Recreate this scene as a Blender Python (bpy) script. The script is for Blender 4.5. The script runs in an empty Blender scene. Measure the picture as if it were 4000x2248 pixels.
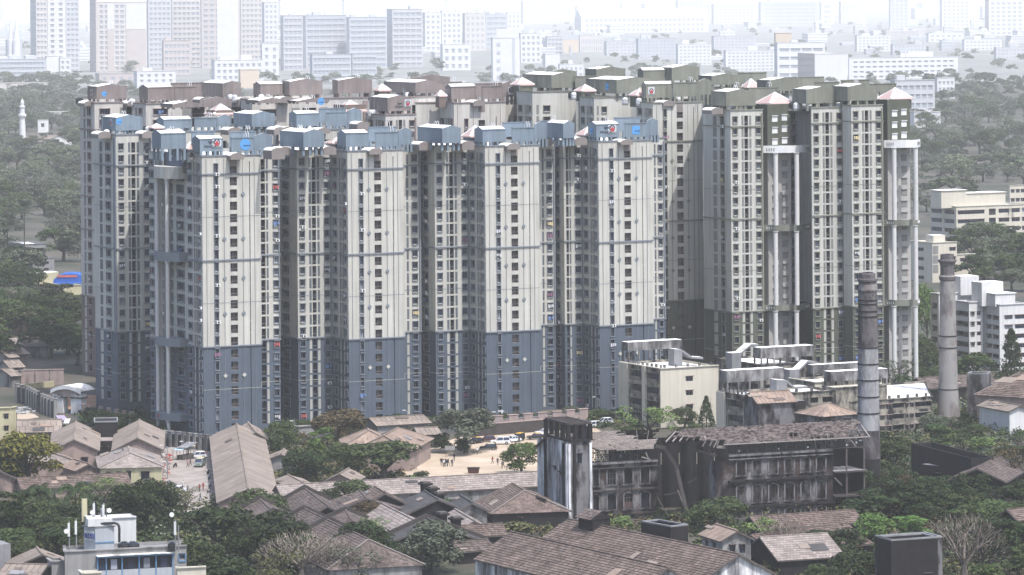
import bpy, math, random
from mathutils import Vector, Matrix
# camera, sky, sun, exposure
random.seed(7)
scene = bpy.context.scene
col = scene.collection
F, YH, XC, ROLL, CH = 15435.0, -31.0, 2000.0, 0.0078, 104.0
cam_d = bpy.data.cameras.new("camera")
cam = bpy.data.objects.new("camera", cam_d)
col.objects.link(cam)
cam.location = (0, 0, CH)
cam.rotation_euler = (Matrix.Rotation(ROLL, 3, 'Y') @ Matrix.Rotation(math.radians(90), 3, 'X')).to_euler()
cam_d.sensor_width = 36.0
cam_d.lens = F / 4000.0 * 36.0
cam_d.shift_y = -(1124.0 - YH) / 4000.0
cam_d.clip_start = 5.0
cam_d.clip_end = 120000.0
scene.camera = cam
SUN_EL, SUN_DIR = math.radians(62), Vector((0.62, -0.78, 0)).normalized()
world = bpy.data.worlds.new("World")
scene.world = world
world.use_nodes = True
wn = world.node_tree
wn.nodes.clear()
wo = wn.nodes.new("ShaderNodeOutputWorld")
bg = wn.nodes.new("ShaderNodeBackground")
sky = wn.nodes.new("ShaderNodeTexSky")
sky.sky_type = 'NISHITA'
sky.sun_disc = False
sky.sun_elevation = SUN_EL
sky.sun_rotation = math.atan2(SUN_DIR.x, SUN_DIR.y)
sky.air_density = 1.0
sky.dust_density = 2.6
sky.ozone_density = 1.0
bg.inputs["Strength"].default_value = 0.15
wn.links.new(sky.outputs[0], bg.inputs["Color"])
wn.links.new(bg.outputs[0], wo.inputs["Surface"])
sun_d = bpy.data.lights.new("sun", 'SUN')
sun_d.energy = 2.7
sun_d.angle = math.radians(0.8)
sun_d.color = (1.0, 0.975, 0.945)
sun = bpy.data.objects.new("sun", sun_d)
col.objects.link(sun)
sdir = Vector((SUN_DIR.x * math.cos(SUN_EL), SUN_DIR.y * math.cos(SUN_EL), math.sin(SUN_EL)))
sun.rotation_euler = sdir.to_track_quat('Z', 'Y').to_euler()
sun.location = (200, 0, 400)
scene.view_settings.view_transform = 'Standard'
scene.view_settings.look = 'None'
scene.view_settings.gamma = 1.0
scene.view_settings.use_curve_mapping = False
scene.view_settings.exposure = 1.1
scene.render.engine = 'CYCLES'
scene.cycles.volume_bounces = 1
scene.cycles.max_bounces = 5
scene.cycles.diffuse_bounces = 3
scene.cycles.glossy_bounces = 2
scene.cycles.transparent_max_bounces = 4
scene.cycles.use_denoising = True
# the place from the camera's geometry
def ray(x, y):
 dx, dy = x - XC, y - YH
 return (dx - ROLL * dy) / F, (dy + ROLL * dx) / F
def G(x, y, z=0.0):
 """photo point -> place, at height z"""
 a, b = ray(x, y)
 d = (CH - z) / b
 return Vector((a * d, d, z))
def AT(x, y, d):
 a, b = ray(x, y)
 return Vector((a * d, d, CH - b * d))
def SC(d):
 return F / d
def Zm(x0, y0, k):
 return lambda x, y: (x0 + x / k, y0 + y / k)
def P2(*a):
 r = [v / 0.644 for v in a]
 return r if len(r) > 1 else r[0]
def zat(x, y, d):
 return AT(x, y, d).z
ANG = math.radians(27)
U = Vector((math.cos(ANG), math.sin(ANG), 0))
Wv = Vector((math.sin(ANG), -math.cos(ANG), 0))
def march(p, dirv, x, y):
 """from p along dirv (flat) until the sight line of column x"""
 a, _ = ray(x, y)
 den = dirv.x - a * dirv.y
 t = (a * p.y - p.x) / den
 return Vector((p.x + dirv.x * t, p.y + dirv.y * t, 0))
# mesh building
class MB:
 def __init__(s):
  s.v, s.f, s.m, s.mats = [], [], [], []
 def mi(s, mat):
  if mat not in s.mats:
   s.mats.append(mat)
  return s.mats.index(mat)
 def face(s, pts, mat):
  i = len(s.v)
  s.v.extend([tuple(p) for p in pts])
  s.f.append(tuple(range(i, i + len(pts))))
  s.m.append(s.mi(mat))
 def box(s, c, sx, sy, sz, mat, rot=0.0, top=None):
  """c = centre of the base"""
  ca, sa = math.cos(rot), math.sin(rot)
  def q(x, y, z):
   return (c[0] + x * ca - y * sa, c[1] + x * sa + y * ca, c[2] + z)
  hx, hy = sx / 2, sy / 2
  b = [q(-hx, -hy, 0), q(hx, -hy, 0), q(hx, hy, 0), q(-hx, hy, 0)]
  t = [q(-hx, -hy, sz), q(hx, -hy, sz), q(hx, hy, sz), q(-hx, hy, sz)]
  s.hexa(b, t, mat, top)
 def hexa(s, b, t, mat, top=None):
  i = len(s.v)
  s.v.extend([tuple(p) for p in b] + [tuple(p) for p in t])
  n = len(b)
  k = s.mi(mat)
  for a in range(n):
   c = (a + 1) % n
   s.f.append((i + a, i + c, i + n + c, i + n + a)); s.m.append(k)
  s.f.append(tuple(range(i + n - 1, i - 1, -1))); s.m.append(k)
  s.f.append(tuple(range(i + n, i + 2 * n))); s.m.append(s.mi(top) if top else k)
 def prism(s, poly, z0, z1, mat, top=None):
  s.hexa([(p[0], p[1], z0) for p in poly], [(p[0], p[1], z1) for p in poly], mat, top)
 def bar(s, a, b, w, h, mat):
  """square bar from a to b"""
  a, b = Vector(a), Vector(b)
  d = (b - a)
  if d.length < 1e-6: return
  d.normalize()
  up = Vector((0, 0, 1)) if abs(d.z) < 0.95 else Vector((1, 0, 0))
  sx = d.cross(up).normalized() * (w / 2)
  sy = sx.cross(d).normalized() * (h / 2)
  s.hexa([a - sx - sy, a + sx - sy, a + sx + sy, a - sx + sy], [b - sx - sy, b + sx - sy, b + sx + sy, b - sx + sy], mat)
 def tube(s, a, b, ra, rb, mat, n=8, caps=True):
  a, b = Vector(a), Vector(b)
  d = (b - a).normalized()
  up = Vector((0, 0, 1)) if abs(d.z) < 0.95 else Vector((1, 0, 0))
  x = d.cross(up).normalized(); y = x.cross(d)
  i = len(s.v); k = s.mi(mat)
  for p, r in ((a, ra), (b, rb)):
   for j in range(n):
    t = 2 * math.pi * j / n
    s.v.append(tuple(p + x * (r * math.cos(t)) + y * (r * math.sin(t))))
  for j in range(n):
   c = (j + 1) % n
   s.f.append((i + j, i + c, i + n + c, i + n + j)); s.m.append(k)
  if caps:
   s.f.append(tuple(range(i + n - 1, i - 1, -1))); s.m.append(k)
   s.f.append(tuple(range(i + n, i + 2 * n))); s.m.append(k)
 def lathe(s, c, prof, mat, n=24, mats=None):
  """prof: (r, z) list from the bottom up"""
  i = len(s.v)
  for r, z in prof:
   for j in range(n):
    t = 2 * math.pi * j / n
    s.v.append((c[0] + r * math.cos(t), c[1] + r * math.sin(t), c[2] + z))
  for q in range(len(prof) - 1):
   k = s.mi(mats[q] if mats else mat)
   for j in range(n):
    e = (j + 1) % n
    s.f.append((i + q * n + j, i + q * n + e, i + (q + 1) * n + e, i + (q + 1) * n + j)); s.m.append(k)
  s.f.append(tuple(range(i + (len(prof) - 1) * n, i + len(prof) * n))); s.m.append(s.mi(mat))
 def mesh(s, name, off=None, smooth=False):
  me = bpy.data.meshes.new(name)
  v = s.v if off is None else [(p[0] - off[0], p[1] - off[1], p[2] - off[2]) for p in s.v]
  me.from_pydata(v, [], s.f)
  for m in s.mats: me.materials.append(m)
  me.polygons.foreach_set("material_index", s.m)
  if smooth: me.polygons.foreach_set("use_smooth", [True] * len(s.f))
  me.update()
  return me
def thing(name, label, cat, loc=(0, 0, 0), group=None, rz=0.0):
 o = bpy.data.objects.new(name, None)
 o.empty_display_size = 0.5
 col.objects.link(o)
 o.location = loc
 o.rotation_euler = (0, 0, rz)
 o["label"] = label; o["category"] = cat
 if group: o["group"] = group
 return o
def part(name, mb, parent, smooth=False, stuff=False, label=None):
 """mesh given in world coordinates, linked under parent (an object without rotation)"""
 off = Vector((0, 0, 0)); q = parent
 while q is not None:
  off += q.location; q = q.parent
 o = bpy.data.objects.new(name, mb.mesh(name, off, smooth))
 col.objects.link(o)
 o.parent = parent
 if stuff: o["kind"] = "stuff"
 if label: o["label"] = label
 return o
def lpart(name, me, parent, loc=(0, 0, 0), rz=0.0):
 """shared mesh in local coordinates under parent"""
 o = bpy.data.objects.new(name, me)
 col.objects.link(o)
 o.parent = parent
 o.location = loc; o.rotation_euler = (0, 0, rz)
 return o
def solo(name, mb, label, cat, loc=None, group=None, smooth=False):
 loc = Vector(loc) if loc is not None else Vector((0, 0, 0))
 o = bpy.data.objects.new(name, mb.mesh(name, loc, smooth))
 col.objects.link(o)
 o.location = loc
 o["label"] = label; o["category"] = cat
 if group: o["group"] = group
 return o
def structure(name, mb):
 o = bpy.data.objects.new(name, mb.mesh(name))
 col.objects.link(o)
 o["kind"] = "structure"
 return o
# materials
def new_mat(name):
 m = bpy.data.materials.new(name); m.use_nodes = True
 nt = m.node_tree
 b = nt.nodes["Principled BSDF"]
 return m, nt, b
def M(name, c, rough=0.85, var=0.12, scale=0.6, streak=0.0, sc=(0.25, 0.25, 0.25), island=0.0, spec=0.25, metal=0.0, bump=0.0, dirt=0.0, dirtc=(0.03, 0.028, 0.03), dscale=0.12):
 """plain surface with grain; streak = rain streaks; island = colour change from piece to piece; dirt = patches of dark staining"""
 m, nt, b = new_mat(name)
 c = tuple(v * 0.74 for v in c); dirtc = tuple(v * 0.74 for v in dirtc)
 N, L = nt.nodes, nt.links
 b.inputs["Roughness"].default_value = rough
 b.inputs["Specular IOR Level"].default_value = spec
 b.inputs["Metallic"].default_value = metal
 tc = N.new("ShaderNodeTexCoord")
 cur = N.new("ShaderNodeRGB"); cur.outputs[0].default_value = (*c, 1)
 out = cur.outputs[0]
 def mul(out, fac_socket, lo, hi):
  mr = N.new("ShaderNodeMapRange"); mr.inputs["From Min"].default_value = 0.25; mr.inputs["From Max"].default_value = 0.75
  mr.inputs["To Min"].default_value = lo; mr.inputs["To Max"].default_value = hi
  L.new(fac_socket, mr.inputs["Value"])
  mx = N.new("ShaderNodeMix"); mx.data_type = 'RGBA'; mx.blend_type = 'MULTIPLY'; mx.inputs["Factor"].default_value = 1
  L.new(out, mx.inputs["A"]); L.new(mr.outputs[0], mx.inputs["B"])
  return mx.outputs["Result"]
 if var:
  n = N.new("ShaderNodeTexNoise"); n.inputs["Scale"].default_value = scale; n.inputs["Detail"].default_value = 6
  L.new(tc.outputs["Object"], n.inputs["Vector"])
  out = mul(out, n.outputs["Fac"], 1 - var, 1 + var)
  if bump:
   bp = N.new("ShaderNodeBump"); bp.inputs["Strength"].default_value = bump; bp.inputs["Distance"].default_value = 0.1
   L.new(n.outputs["Fac"], bp.inputs["Height"]); L.new(bp.outputs[0], b.inputs["Normal"])
 if streak:
  mp = N.new("ShaderNodeMapping"); mp.inputs["Scale"].default_value = (1.3, 1.3, 0.06)
  L.new(tc.outputs["Object"], mp.inputs["Vector"])
  n = N.new("ShaderNodeTexNoise"); n.inputs["Scale"].default_value = 1.0; n.inputs["Detail"].default_value = 4
  L.new(mp.outputs[0], n.inputs["Vector"])
  out = mul(out, n.outputs["Fac"], 1 - streak, 1 + streak * 0.3)
 if island:
  g = N.new("ShaderNodeNewGeometry")
  mr = N.new("ShaderNodeMapRange"); mr.inputs["To Min"].default_value = 1 - island; mr.inputs["To Max"].default_value = 1 + island
  L.new(g.outputs["Random Per Island"], mr.inputs["Value"])
  mx = N.new("ShaderNodeMix"); mx.data_type = 'RGBA'; mx.blend_type = 'MULTIPLY'; mx.inputs["Factor"].default_value = 1
  L.new(out, mx.inputs["A"]); L.new(mr.outputs[0], mx.inputs["B"]); out = mx.outputs["Result"]
 if dirt:
  mp = N.new("ShaderNodeMapping"); mp.inputs["Scale"].default_value = (1, 1, 0.45)
  L.new(tc.outputs["Object"], mp.inputs["Vector"])
  n = N.new("ShaderNodeTexNoise"); n.inputs["Scale"].default_value = dscale; n.inputs["Detail"].default_value = 9; n.inputs["Roughness"].default_value = 0.68
  L.new(mp.outputs[0], n.inputs["Vector"])
  mr = N.new("ShaderNodeMapRange"); mr.inputs["From Min"].default_value = 0.62 - 0.3 * dirt; mr.inputs["From Max"].default_value = 0.72 - 0.2 * dirt
  L.new(n.outputs["Fac"], mr.inputs["Value"])
  mx = N.new("ShaderNodeMix"); mx.data_type = 'RGBA'
  L.new(mr.outputs[0], mx.inputs["Factor"]); L.new(out, mx.inputs["A"]); mx.inputs["B"].default_value = (*dirtc, 1); out = mx.outputs["Result"]
 L.new(out, b.inputs["Base Color"])
 return m
def M3(name, a, bcol, c, s1=0.16, s2=0.5, t1=0.5, t2=0.55, rough=0.95, zs=0.5):
 """three-tone ruined plaster: a = plaster, bcol = bared brick, c = soot"""
 m, nt, b = new_mat(name)
 a, bcol, c = [tuple(v * 0.74 for v in q) for q in (a, bcol, c)]
 N, L = nt.nodes, nt.links
 b.inputs["Roughness"].default_value = rough; b.inputs["Specular IOR Level"].default_value = 0.1
 tc = N.new("ShaderNodeTexCoord")
 mp = N.new("ShaderNodeMapping"); mp.inputs["Scale"].default_value = (1, 1, zs); L.new(tc.outputs["Object"], mp.inputs["Vector"])
 def nz(sc, th, w, dt=9):
  n = N.new("ShaderNodeTexNoise"); n.inputs["Scale"].default_value = sc; n.inputs["Detail"].default_value = dt; n.inputs["Roughness"].default_value = 0.65
  L.new(mp.outputs[0], n.inputs["Vector"])
  r = N.new("ShaderNodeMapRange"); r.inputs["From Min"].default_value = th - w; r.inputs["From Max"].default_value = th + w
  L.new(n.outputs["Fac"], r.inputs["Value"]); return r.outputs[0]
 x = N.new("ShaderNodeMix"); x.data_type = 'RGBA'; x.inputs["A"].default_value = (*a, 1); x.inputs["B"].default_value = (*bcol, 1)
 L.new(nz(s1, t1, 0.03), x.inputs["Factor"])
 y = N.new("ShaderNodeMix"); y.data_type = 'RGBA'; L.new(x.outputs["Result"], y.inputs["A"]); y.inputs["B"].default_value = (*c, 1)
 L.new(nz(s2, t2, 0.09), y.inputs["Factor"])
 L.new(y.outputs["Result"], b.inputs["Base Color"])
 return m
def MF(name, c1, c2, rough=0.7):
 """foliage: piece to piece change between two greens plus clumps, some light through the leaf"""
 m, nt, b = new_mat(name)
 N, L = nt.nodes, nt.links
 c1 = tuple(v * 0.8 for v in c1); c2 = tuple(v * 0.8 for v in c2)
 b.inputs["Roughness"].default_value = rough; b.inputs["Specular IOR Level"].default_value = 0.15
 g = N.new("ShaderNodeNewGeometry")
 oi = N.new("ShaderNodeObjectInfo")
 x = N.new("ShaderNodeMix"); x.data_type = 'RGBA'; x.inputs["A"].default_value = (*c1, 1); x.inputs["B"].default_value = (*c2, 1)
 L.new(g.outputs["Random Per Island"], x.inputs["Factor"])
 h = N.new("ShaderNodeHueSaturation")
 mr = N.new("ShaderNodeMapRange"); mr.inputs["To Min"].default_value = 0.75; mr.inputs["To Max"].default_value = 1.3
 L.new(oi.outputs["Random"], mr.inputs["Value"]); L.new(mr.outputs[0], h.inputs["Value"])
 mr2 = N.new("ShaderNodeMapRange"); mr2.inputs["To Min"].default_value = 0.485; mr2.inputs["To Max"].default_value = 0.515
 L.new(oi.outputs["Random"], mr2.inputs["Value"]); L.new(mr2.outputs[0], h.inputs["Hue"])
 L.new(x.outputs["Result"], h.inputs["Color"])
 L.new(h.outputs[0], b.inputs["Base Color"])
 return m
def glass_mat(name, c, rough=0.12):
 m, nt, b = new_mat(name)
 N, L = nt.nodes, nt.links
 oi = N.new("ShaderNodeObjectInfo")
 mr = N.new("ShaderNodeMapRange"); mr.inputs["To Min"].default_value = 0.5; mr.inputs["To Max"].default_value = 1.6
 L.new(oi.outputs["Random"], mr.inputs["Value"])
 x = N.new("ShaderNodeMix"); x.data_type = 'RGBA'; x.blend_type = 'MULTIPLY'; x.inputs["Factor"].default_value = 1; x.inputs["A"].default_value = (*c, 1)
 L.new(mr.outputs[0], x.inputs["B"]); L.new(x.outputs["Result"], b.inputs["Base Color"])
 b.inputs["Roughness"].default_value = rough; b.inputs["Specular IOR Level"].default_value = 0.3
 return m
MT = {}
MT['wall_blue_up'] = M('cream_render_cool', (0.525, 0.515, 0.470), var=0.10, streak=0.26, scale=0.12)
MT['wall_blue_lo'] = M('slate_blue_render', (0.092, 0.116, 0.150), var=0.14, streak=0.2, scale=0.12)
MT['wall_ol_up'] = M('cream_render_warm', (0.52, 0.515, 0.475), var=0.10, streak=0.26, scale=0.12)
MT['wall_ol_lo'] = M('olive_render', (0.100, 0.108, 0.083), var=0.14, streak=0.2, scale=0.12)
MT['wall_br_up'] = M('cream_render_pale', (0.54, 0.515, 0.48), var=0.10, streak=0.26, scale=0.12)
MT['wall_br_lo'] = M('brown_render', (0.17, 0.13, 0.115), var=0.08, streak=0.12, scale=0.25)
MT['tank_blue'] = M('tank_blue_paint', (0.185, 0.238, 0.290), var=0.12, streak=0.25, scale=0.3)
MT['tank_ol'] = M('tank_olive_paint', (0.205, 0.212, 0.175), var=0.12, streak=0.25, scale=0.3)
MT['tank_br'] = M('tank_brown_paint', (0.225, 0.190, 0.182), var=0.12, streak=0.25, scale=0.3)
MT['trim_blue'] = M('trim_blue', (0.19, 0.212, 0.242), var=0.05)
MT['trim_ol'] = M('trim_olive', (0.22, 0.22, 0.18), var=0.05)
MT['trim_br'] = M('trim_brown', (0.25, 0.20, 0.19), var=0.05)
MT['roof_white'] = M('white_roof_screed', (1.0, 0.99, 0.96), var=0.10, scale=0.3, dirt=0.35, dirtc=(0.35, 0.33, 0.3), dscale=0.2)
MT['white'] = M('white_paint', (0.74, 0.74, 0.74), var=0.05, streak=0.12)
MT['column'] = M('column_white_paint', (0.60, 0.595, 0.58), var=0.04, streak=0.1)
MT['void'] = M('dark_interior', (0.012, 0.013, 0.02), var=0.3, rough=0.9)
MT['glass'] = glass_mat('window_glass', (0.022, 0.028, 0.05))
MT['glass_pale'] = glass_mat('curtained_glass', (0.16, 0.17, 0.2), 0.3)
MT['strip'] = M('louvre_blue_grey', (0.125, 0.142, 0.16), var=0.08)
MT['strip_ol'] = M('louvre_grey', (0.22, 0.22, 0.21), var=0.08)
MT['red_roof'] = M('pale_red_tiles', (0.52, 0.375, 0.355), var=0.1, scale=1.5, island=0.12)
MT['canopy'] = M('cream_vault', (0.90, 0.87, 0.80), var=0.08)
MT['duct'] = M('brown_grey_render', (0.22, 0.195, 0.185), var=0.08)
MT['blacktank'] = M('black_plastic', (0.012, 0.012, 0.014), rough=0.35, var=0.1, spec=0.5)
MT['logo_blue'] = M('logo_blue', (0.09, 0.30, 0.62), var=0.05)
MT['logo_red'] = M('logo_red', (0.42, 0.05, 0.06), var=0.05)
MT['logo_dark'] = M('logo_dark', (0.03, 0.035, 0.06), var=0.05)
MT['logo_white'] = M('logo_white', (0.55, 0.57, 0.6), var=0.05)
MT['sign_red'] = M('sign_red_paint', (0.5, 0.03, 0.03), var=0.05)
MT['metal'] = M('grey_metal', (0.30, 0.31, 0.33), rough=0.5, metal=0.5)
MT['tile'] = M('clay_tiles_weathered', (0.150, 0.113, 0.098), var=0.28, scale=0.35, island=0.38, rough=0.95)
MT['tile_pale'] = M('clay_tiles_pale', (0.275, 0.235, 0.215), var=0.2, scale=0.3, island=0.22, rough=0.95)
MT['tile_dark'] = M('clay_tiles_dark', (0.125, 0.099, 0.090), var=0.3, scale=0.35, island=0.4, rough=0.95)
MT['sheet'] = M('fibre_cement_sheet', (0.265, 0.220, 0.188), var=0.28, scale=0.18, streak=0.12, island=0.1, rough=0.95)
MT['sheet_dark'] = M('tarred_sheet', (0.075, 0.072, 0.074), island=.1, var=0.3, scale=0.3, streak=0.15)
MT['sheet_rust'] = M('rusty_sheet', (0.30, 0.225, 0.18), island=.13, var=0.3, scale=0.35, streak=0.2)
MT['wall_house'] = M('pinkish_render', (0.33, 0.255, 0.225), var=0.15, scale=0.3, streak=0.2, dirt=0.2)
MT['wall_yellow'] = M('yellow_render', (0.50, 0.46, 0.30), var=0.1, scale=0.3, streak=0.2)
MT['wall_grey'] = M('grey_render', (0.30, 0.295, 0.29), var=0.15, scale=0.3, streak=0.25, dirt=0.3)
MT['wall_white'] = M('white_render', (0.66, 0.66, 0.66), var=0.06, scale=0.3, streak=0.18)
MT['wall_cream'] = M('cream_render', (0.60, 0.56, 0.47), var=0.06, scale=0.2, streak=0.14, dirt=0.06, dirtc=(0.12, 0.1, 0.1), dscale=0.3)
MT['wall_stain'] = M('stained_render', (0.38, 0.35, 0.29), var=0.2, scale=0.4, streak=0.3, dirt=0.75, dirtc=(0.025, 0.023, 0.026), dscale=0.35)
MT['tank_stain'] = M('stained_concrete', (0.30, 0.295, 0.295), var=0.2, scale=0.4, streak=0.6, dirt=0.75, dirtc=(0.055, 0.052, 0.055), dscale=0.3)
MT['ruin'] = M3('ruined_plaster_brick', (0.225, 0.215, 0.215), (0.060, 0.041, 0.038), (0.012, 0.011, 0.013), s1=0.17, s2=0.30, t1=0.47, t2=0.465)
MT['ruin_white'] = M3('ruined_white_plaster', (0.78, 0.78, 0.80), (0.42, 0.415, 0.43), (0.014, 0.013, 0.016), s1=0.3, s2=0.24, t1=0.52, t2=0.545, zs=0.22)
MT['ruin_grey'] = M3('ruined_grey_plaster', (0.19, 0.185, 0.195), (0.11, 0.10, 0.10), (0.013, 0.012, 0.015), s1=0.3, s2=0.3, t1=0.5, t2=0.51, zs=0.4)
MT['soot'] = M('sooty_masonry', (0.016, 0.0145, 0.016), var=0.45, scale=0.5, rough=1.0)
MT['timber'] = M('weathered_timber', (0.10, 0.085, 0.08), var=0.3, scale=1.5)
MT['timber_pale'] = M('bleached_timber', (0.30, 0.27, 0.25), var=0.25, scale=1.5)
MT['chim_stain'] = M3('chimney_lower', (0.36, 0.36, 0.37), (0.28, 0.275, 0.29), (0.05, 0.046, 0.05), s1=0.5, s2=0.22, t1=0.5, t2=0.58, zs=0.35)
MT['chim_dark'] = M3('chimney_upper', (0.140, 0.128, 0.130), (0.085, 0.077, 0.080), (0.035, 0.032, 0.035), s1=0.45, s2=0.5, t1=0.5, t2=0.56)
MT['chim_pale'] = M3('chimney_grey', (0.285, 0.272, 0.262), (0.225, 0.200, 0.192), (0.11, 0.103, 0.102), s1=0.25, s2=0.35, t1=0.54, t2=0.6)
MT['concrete'] = M('raw_concrete', (0.25, 0.25, 0.26), var=0.15, scale=0.4, streak=0.2)
MT['dirtwall'] = M('dark_stone_wall', (0.055, 0.047, 0.045), var=0.35, scale=0.6)
MT['pinkwall'] = M('pink_plaster_wall', (0.36, 0.28, 0.26), var=0.15, scale=0.5, streak=0.2)
MT['far_glass'] = M('far_glass_haze_tint', (.36, .39, .43), var=.25, scale=.15, rough=.3)  # window grey lightened: distance haze is put into this colour
MT['trunk'] = M('bark', (0.07, 0.058, 0.048), var=0.3, scale=2.0)
MT['trunk_pale'] = M('pale_bark', (0.20, 0.17, 0.15), var=0.25, scale=2.0)
# ground, water-free setting
def ground_sheet(name, pts, z, mat):
 mb = MB()
 mb.face([(p[0], p[1], z) for p in pts], mat)
 return structure(name, mb)
MT['soil'] = M('dry_ground', (0.10, 0.088, 0.068), var=0.4, scale=0.06, dirt=0.5, dirtc=(0.035, 0.045, 0.025), dscale=0.03)
MT['sand'] = M('sandy_ground', (0.44, 0.355, 0.265), var=0.16, scale=0.15, dirt=0.35, dirtc=(0.55, 0.45, 0.36), dscale=0.08)
MT['road'] = M('dusty_road', (0.34, 0.305, 0.28), var=0.2, scale=0.2, dirt=0.5, dirtc=(0.20, 0.165, 0.15), dscale=0.12)
MT['asphalt'] = M('asphalt', (0.06, 0.06, 0.062), var=0.15)
mbg = MB()
mbg.face([(-2500, 300, 0), (2500, 300, 0), (24000, 60000, 0), (-24000, 60000, 0)], MT['soil'])
structure('ground', mbg)
mbg = MB(); mbg.face([(-2500, 4300, .004), (2500, 4300, .004), (23900, 59800, .004), (-23900, 59800, .004)], M('far_ground_haze_tint', (.22, .225, .21), var=.3, scale=.01))  # ground colour lightened to carry the haze of distance
structure('far_ground', mbg)
# openings shared by all buildings
WIN = {}
def winmesh(style, w, h, trim, variant=0):
 key = (style, round(w, 1), round(h, 1), trim.name, variant)
 if key in WIN: return WIN[key]
 mb = MB()
 gl = MT['glass_pale'] if variant == 1 else MT['glass']
 w2 = w / 2
 def vb(x0, x1, y0, y1, z0, z1, m):
  mb.hexa([(x0, y0, z0), (x1, y0, z0), (x1, y1, z0), (x0, y1, z0)], [(x0, y0, z1), (x1, y0, z1), (x1, y1, z1), (x0, y1, z1)], m)
 if style == 'win':
  t = 0.13
  vb(-w2 - t, -w2, -0.22, 0.2, -0.1, h, trim); vb(w2, w2 + t, -0.22, 0.2, -0.1, h, trim)
  vb(-w2 - t, w2 + t, -0.42, 0.2, h, h + 0.16, trim); vb(-w2 - t, w2 + t, -0.26, 0.2, -0.26, -0.1, trim)
  mb.face([(-w2, 0.26, 0), (w2, 0.26, 0), (w2, 0.26, h), (-w2, 0.26, h)], gl)
  vb(-0.05, 0.05, 0.18, 0.25, 0, h, MT['strip']); vb(-w2, w2, 0.19, 0.25, h * 0.66, h * 0.72, MT['strip'])
 elif style == 'plain':
  mb.face([(-w2, 0.26, 0), (w2, 0.26, 0), (w2, 0.26, h), (-w2, 0.26, h)], gl)
  vb(-0.05, 0.05, 0.16, 0.25, 0, h, trim); vb(-w2, w2, 0.16, 0.25, h * 0.6, h * 0.6 + 0.09, trim)
  vb(-w2 - 0.15, w2 + 0.15, -0.45, 0.05, h, h + 0.12, trim)
 elif style == 'fplain':
  mb.face([(-w2, 0.2, 0), (w2, 0.2, 0), (w2, 0.2, h), (-w2, 0.2, h)], MT['far_glass'])
  vb(-w2 - .2, w2 + .2, -0.5, 0.05, h, h + 0.3, trim)
 elif style == 'strip' or style == 'strip_lo':
  vb(-w2, w2, 0.02, 0.16, 0, h, trim)
  vb(-w2 * 0.2, w2 * 0.2, -0.06, 0.02, 0, h, trim)
 elif style == 'dark':
  mb.face([(-w2, 0.55, 0), (w2, 0.55, 0), (w2, 0.55, h), (-w2, 0.55, h)], MT['void'])
  vb(-w2, w2, 0.05, 0.1, h * 0.30, h * 0.34, trim)
  vb(-w2, -w2 + 0.08, 0.42, 0.54, 0, h, trim)
 elif style == 'balc':
  mb.face([(-w2, 1.3, h * 0.25), (0.0, 1.3, h * 0.25), (0.0, 1.3, h), (-w2, 1.3, h)], gl)
  vb(0.0, 0.1, 1.2, 1.32, 0, h, trim); vb(-w2, w2, 0.02, 0.1, h * 0.32, h * 0.36, MT['duct'])
 elif style == 'blind':
  t = 0.14
  vb(-w2 - t, w2 + t, -0.35, 0.0, h, h + 0.14, trim)
  vb(-w2 - 0.05, w2 + 0.05, -0.1, 0.0, -0.12, h, gl if variant == 2 else trim)
 me = mb.mesh('window_' + style)
 WIN[key] = me
 return me
WNAME = {'win': 'window', 'plain': 'window', 'fplain': 'window', 'strip': 'louvre', 'strip_lo': 'louvre', 'dark': 'balcony_door', 'balc': 'balcony', 'blind': 'blind_window', 'slit': None}
DEPTH = {'win': 0.3, 'plain': 0.3, 'fplain': 0.3, 'strip': 0.18, 'strip_lo': 0.18, 'dark': 0.6, 'balc': 1.4, 'slit': 0.4}
def wash_mesh(i):
 if ('wash', i) not in WIN:
  c = [(.55, .55, .58), (.45, .12, .12), (.12, .2, .4), (.6, .5, .3), (.5, .5, .52), (.25, .12, .2)][i]
  m = M('washing_cloth', c, var=.1, scale=2); mb = MB(); r = random.Random(i)
  x = -.75
  while x < .7:
   w = r.uniform(.25, .5); h = r.uniform(.5, .95)
   mb.face([(x, -.48, 1.05 - h), (x + w, -.5, 1.05 - h), (x + w, -.44, 1.05), (x, -.44, 1.05)], m); x += w + r.uniform(.04, .3)
  WIN[('wash', i)] = mb.mesh('washing')
 return WIN[('wash', i)]
def ac_mesh():
 if 'ac' not in WIN:
  mb = MB(); mb.box((0, -.3, 0), .95, .42, .62, MT['white']); mb.tube((0, -.52, .31), (0, -.54, .31), .24, .24, MT['soot'], 10); WIN['ac'] = mb.mesh('air_conditioner')
 return WIN['ac']
def wall_quad(mb, p0, p1, za, zb_, zband, mu, ml):
 """vertical wall piece from p0 to p1; lower colour under the band"""
 if zb_ - za < 1e-4: return
 def q(a, b, m):
  mb.face([(p0.x, p0.y, a), (p1.x, p1.y, a), (p1.x, p1.y, b), (p0.x, p0.y, b)], m)
 if za < zband < zb_:
  q(za, zband, ml); q(zband, zb_, mu)
 else:
  q(za, zb_, mu if za >= zband - 1e-4 else ml)
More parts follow.
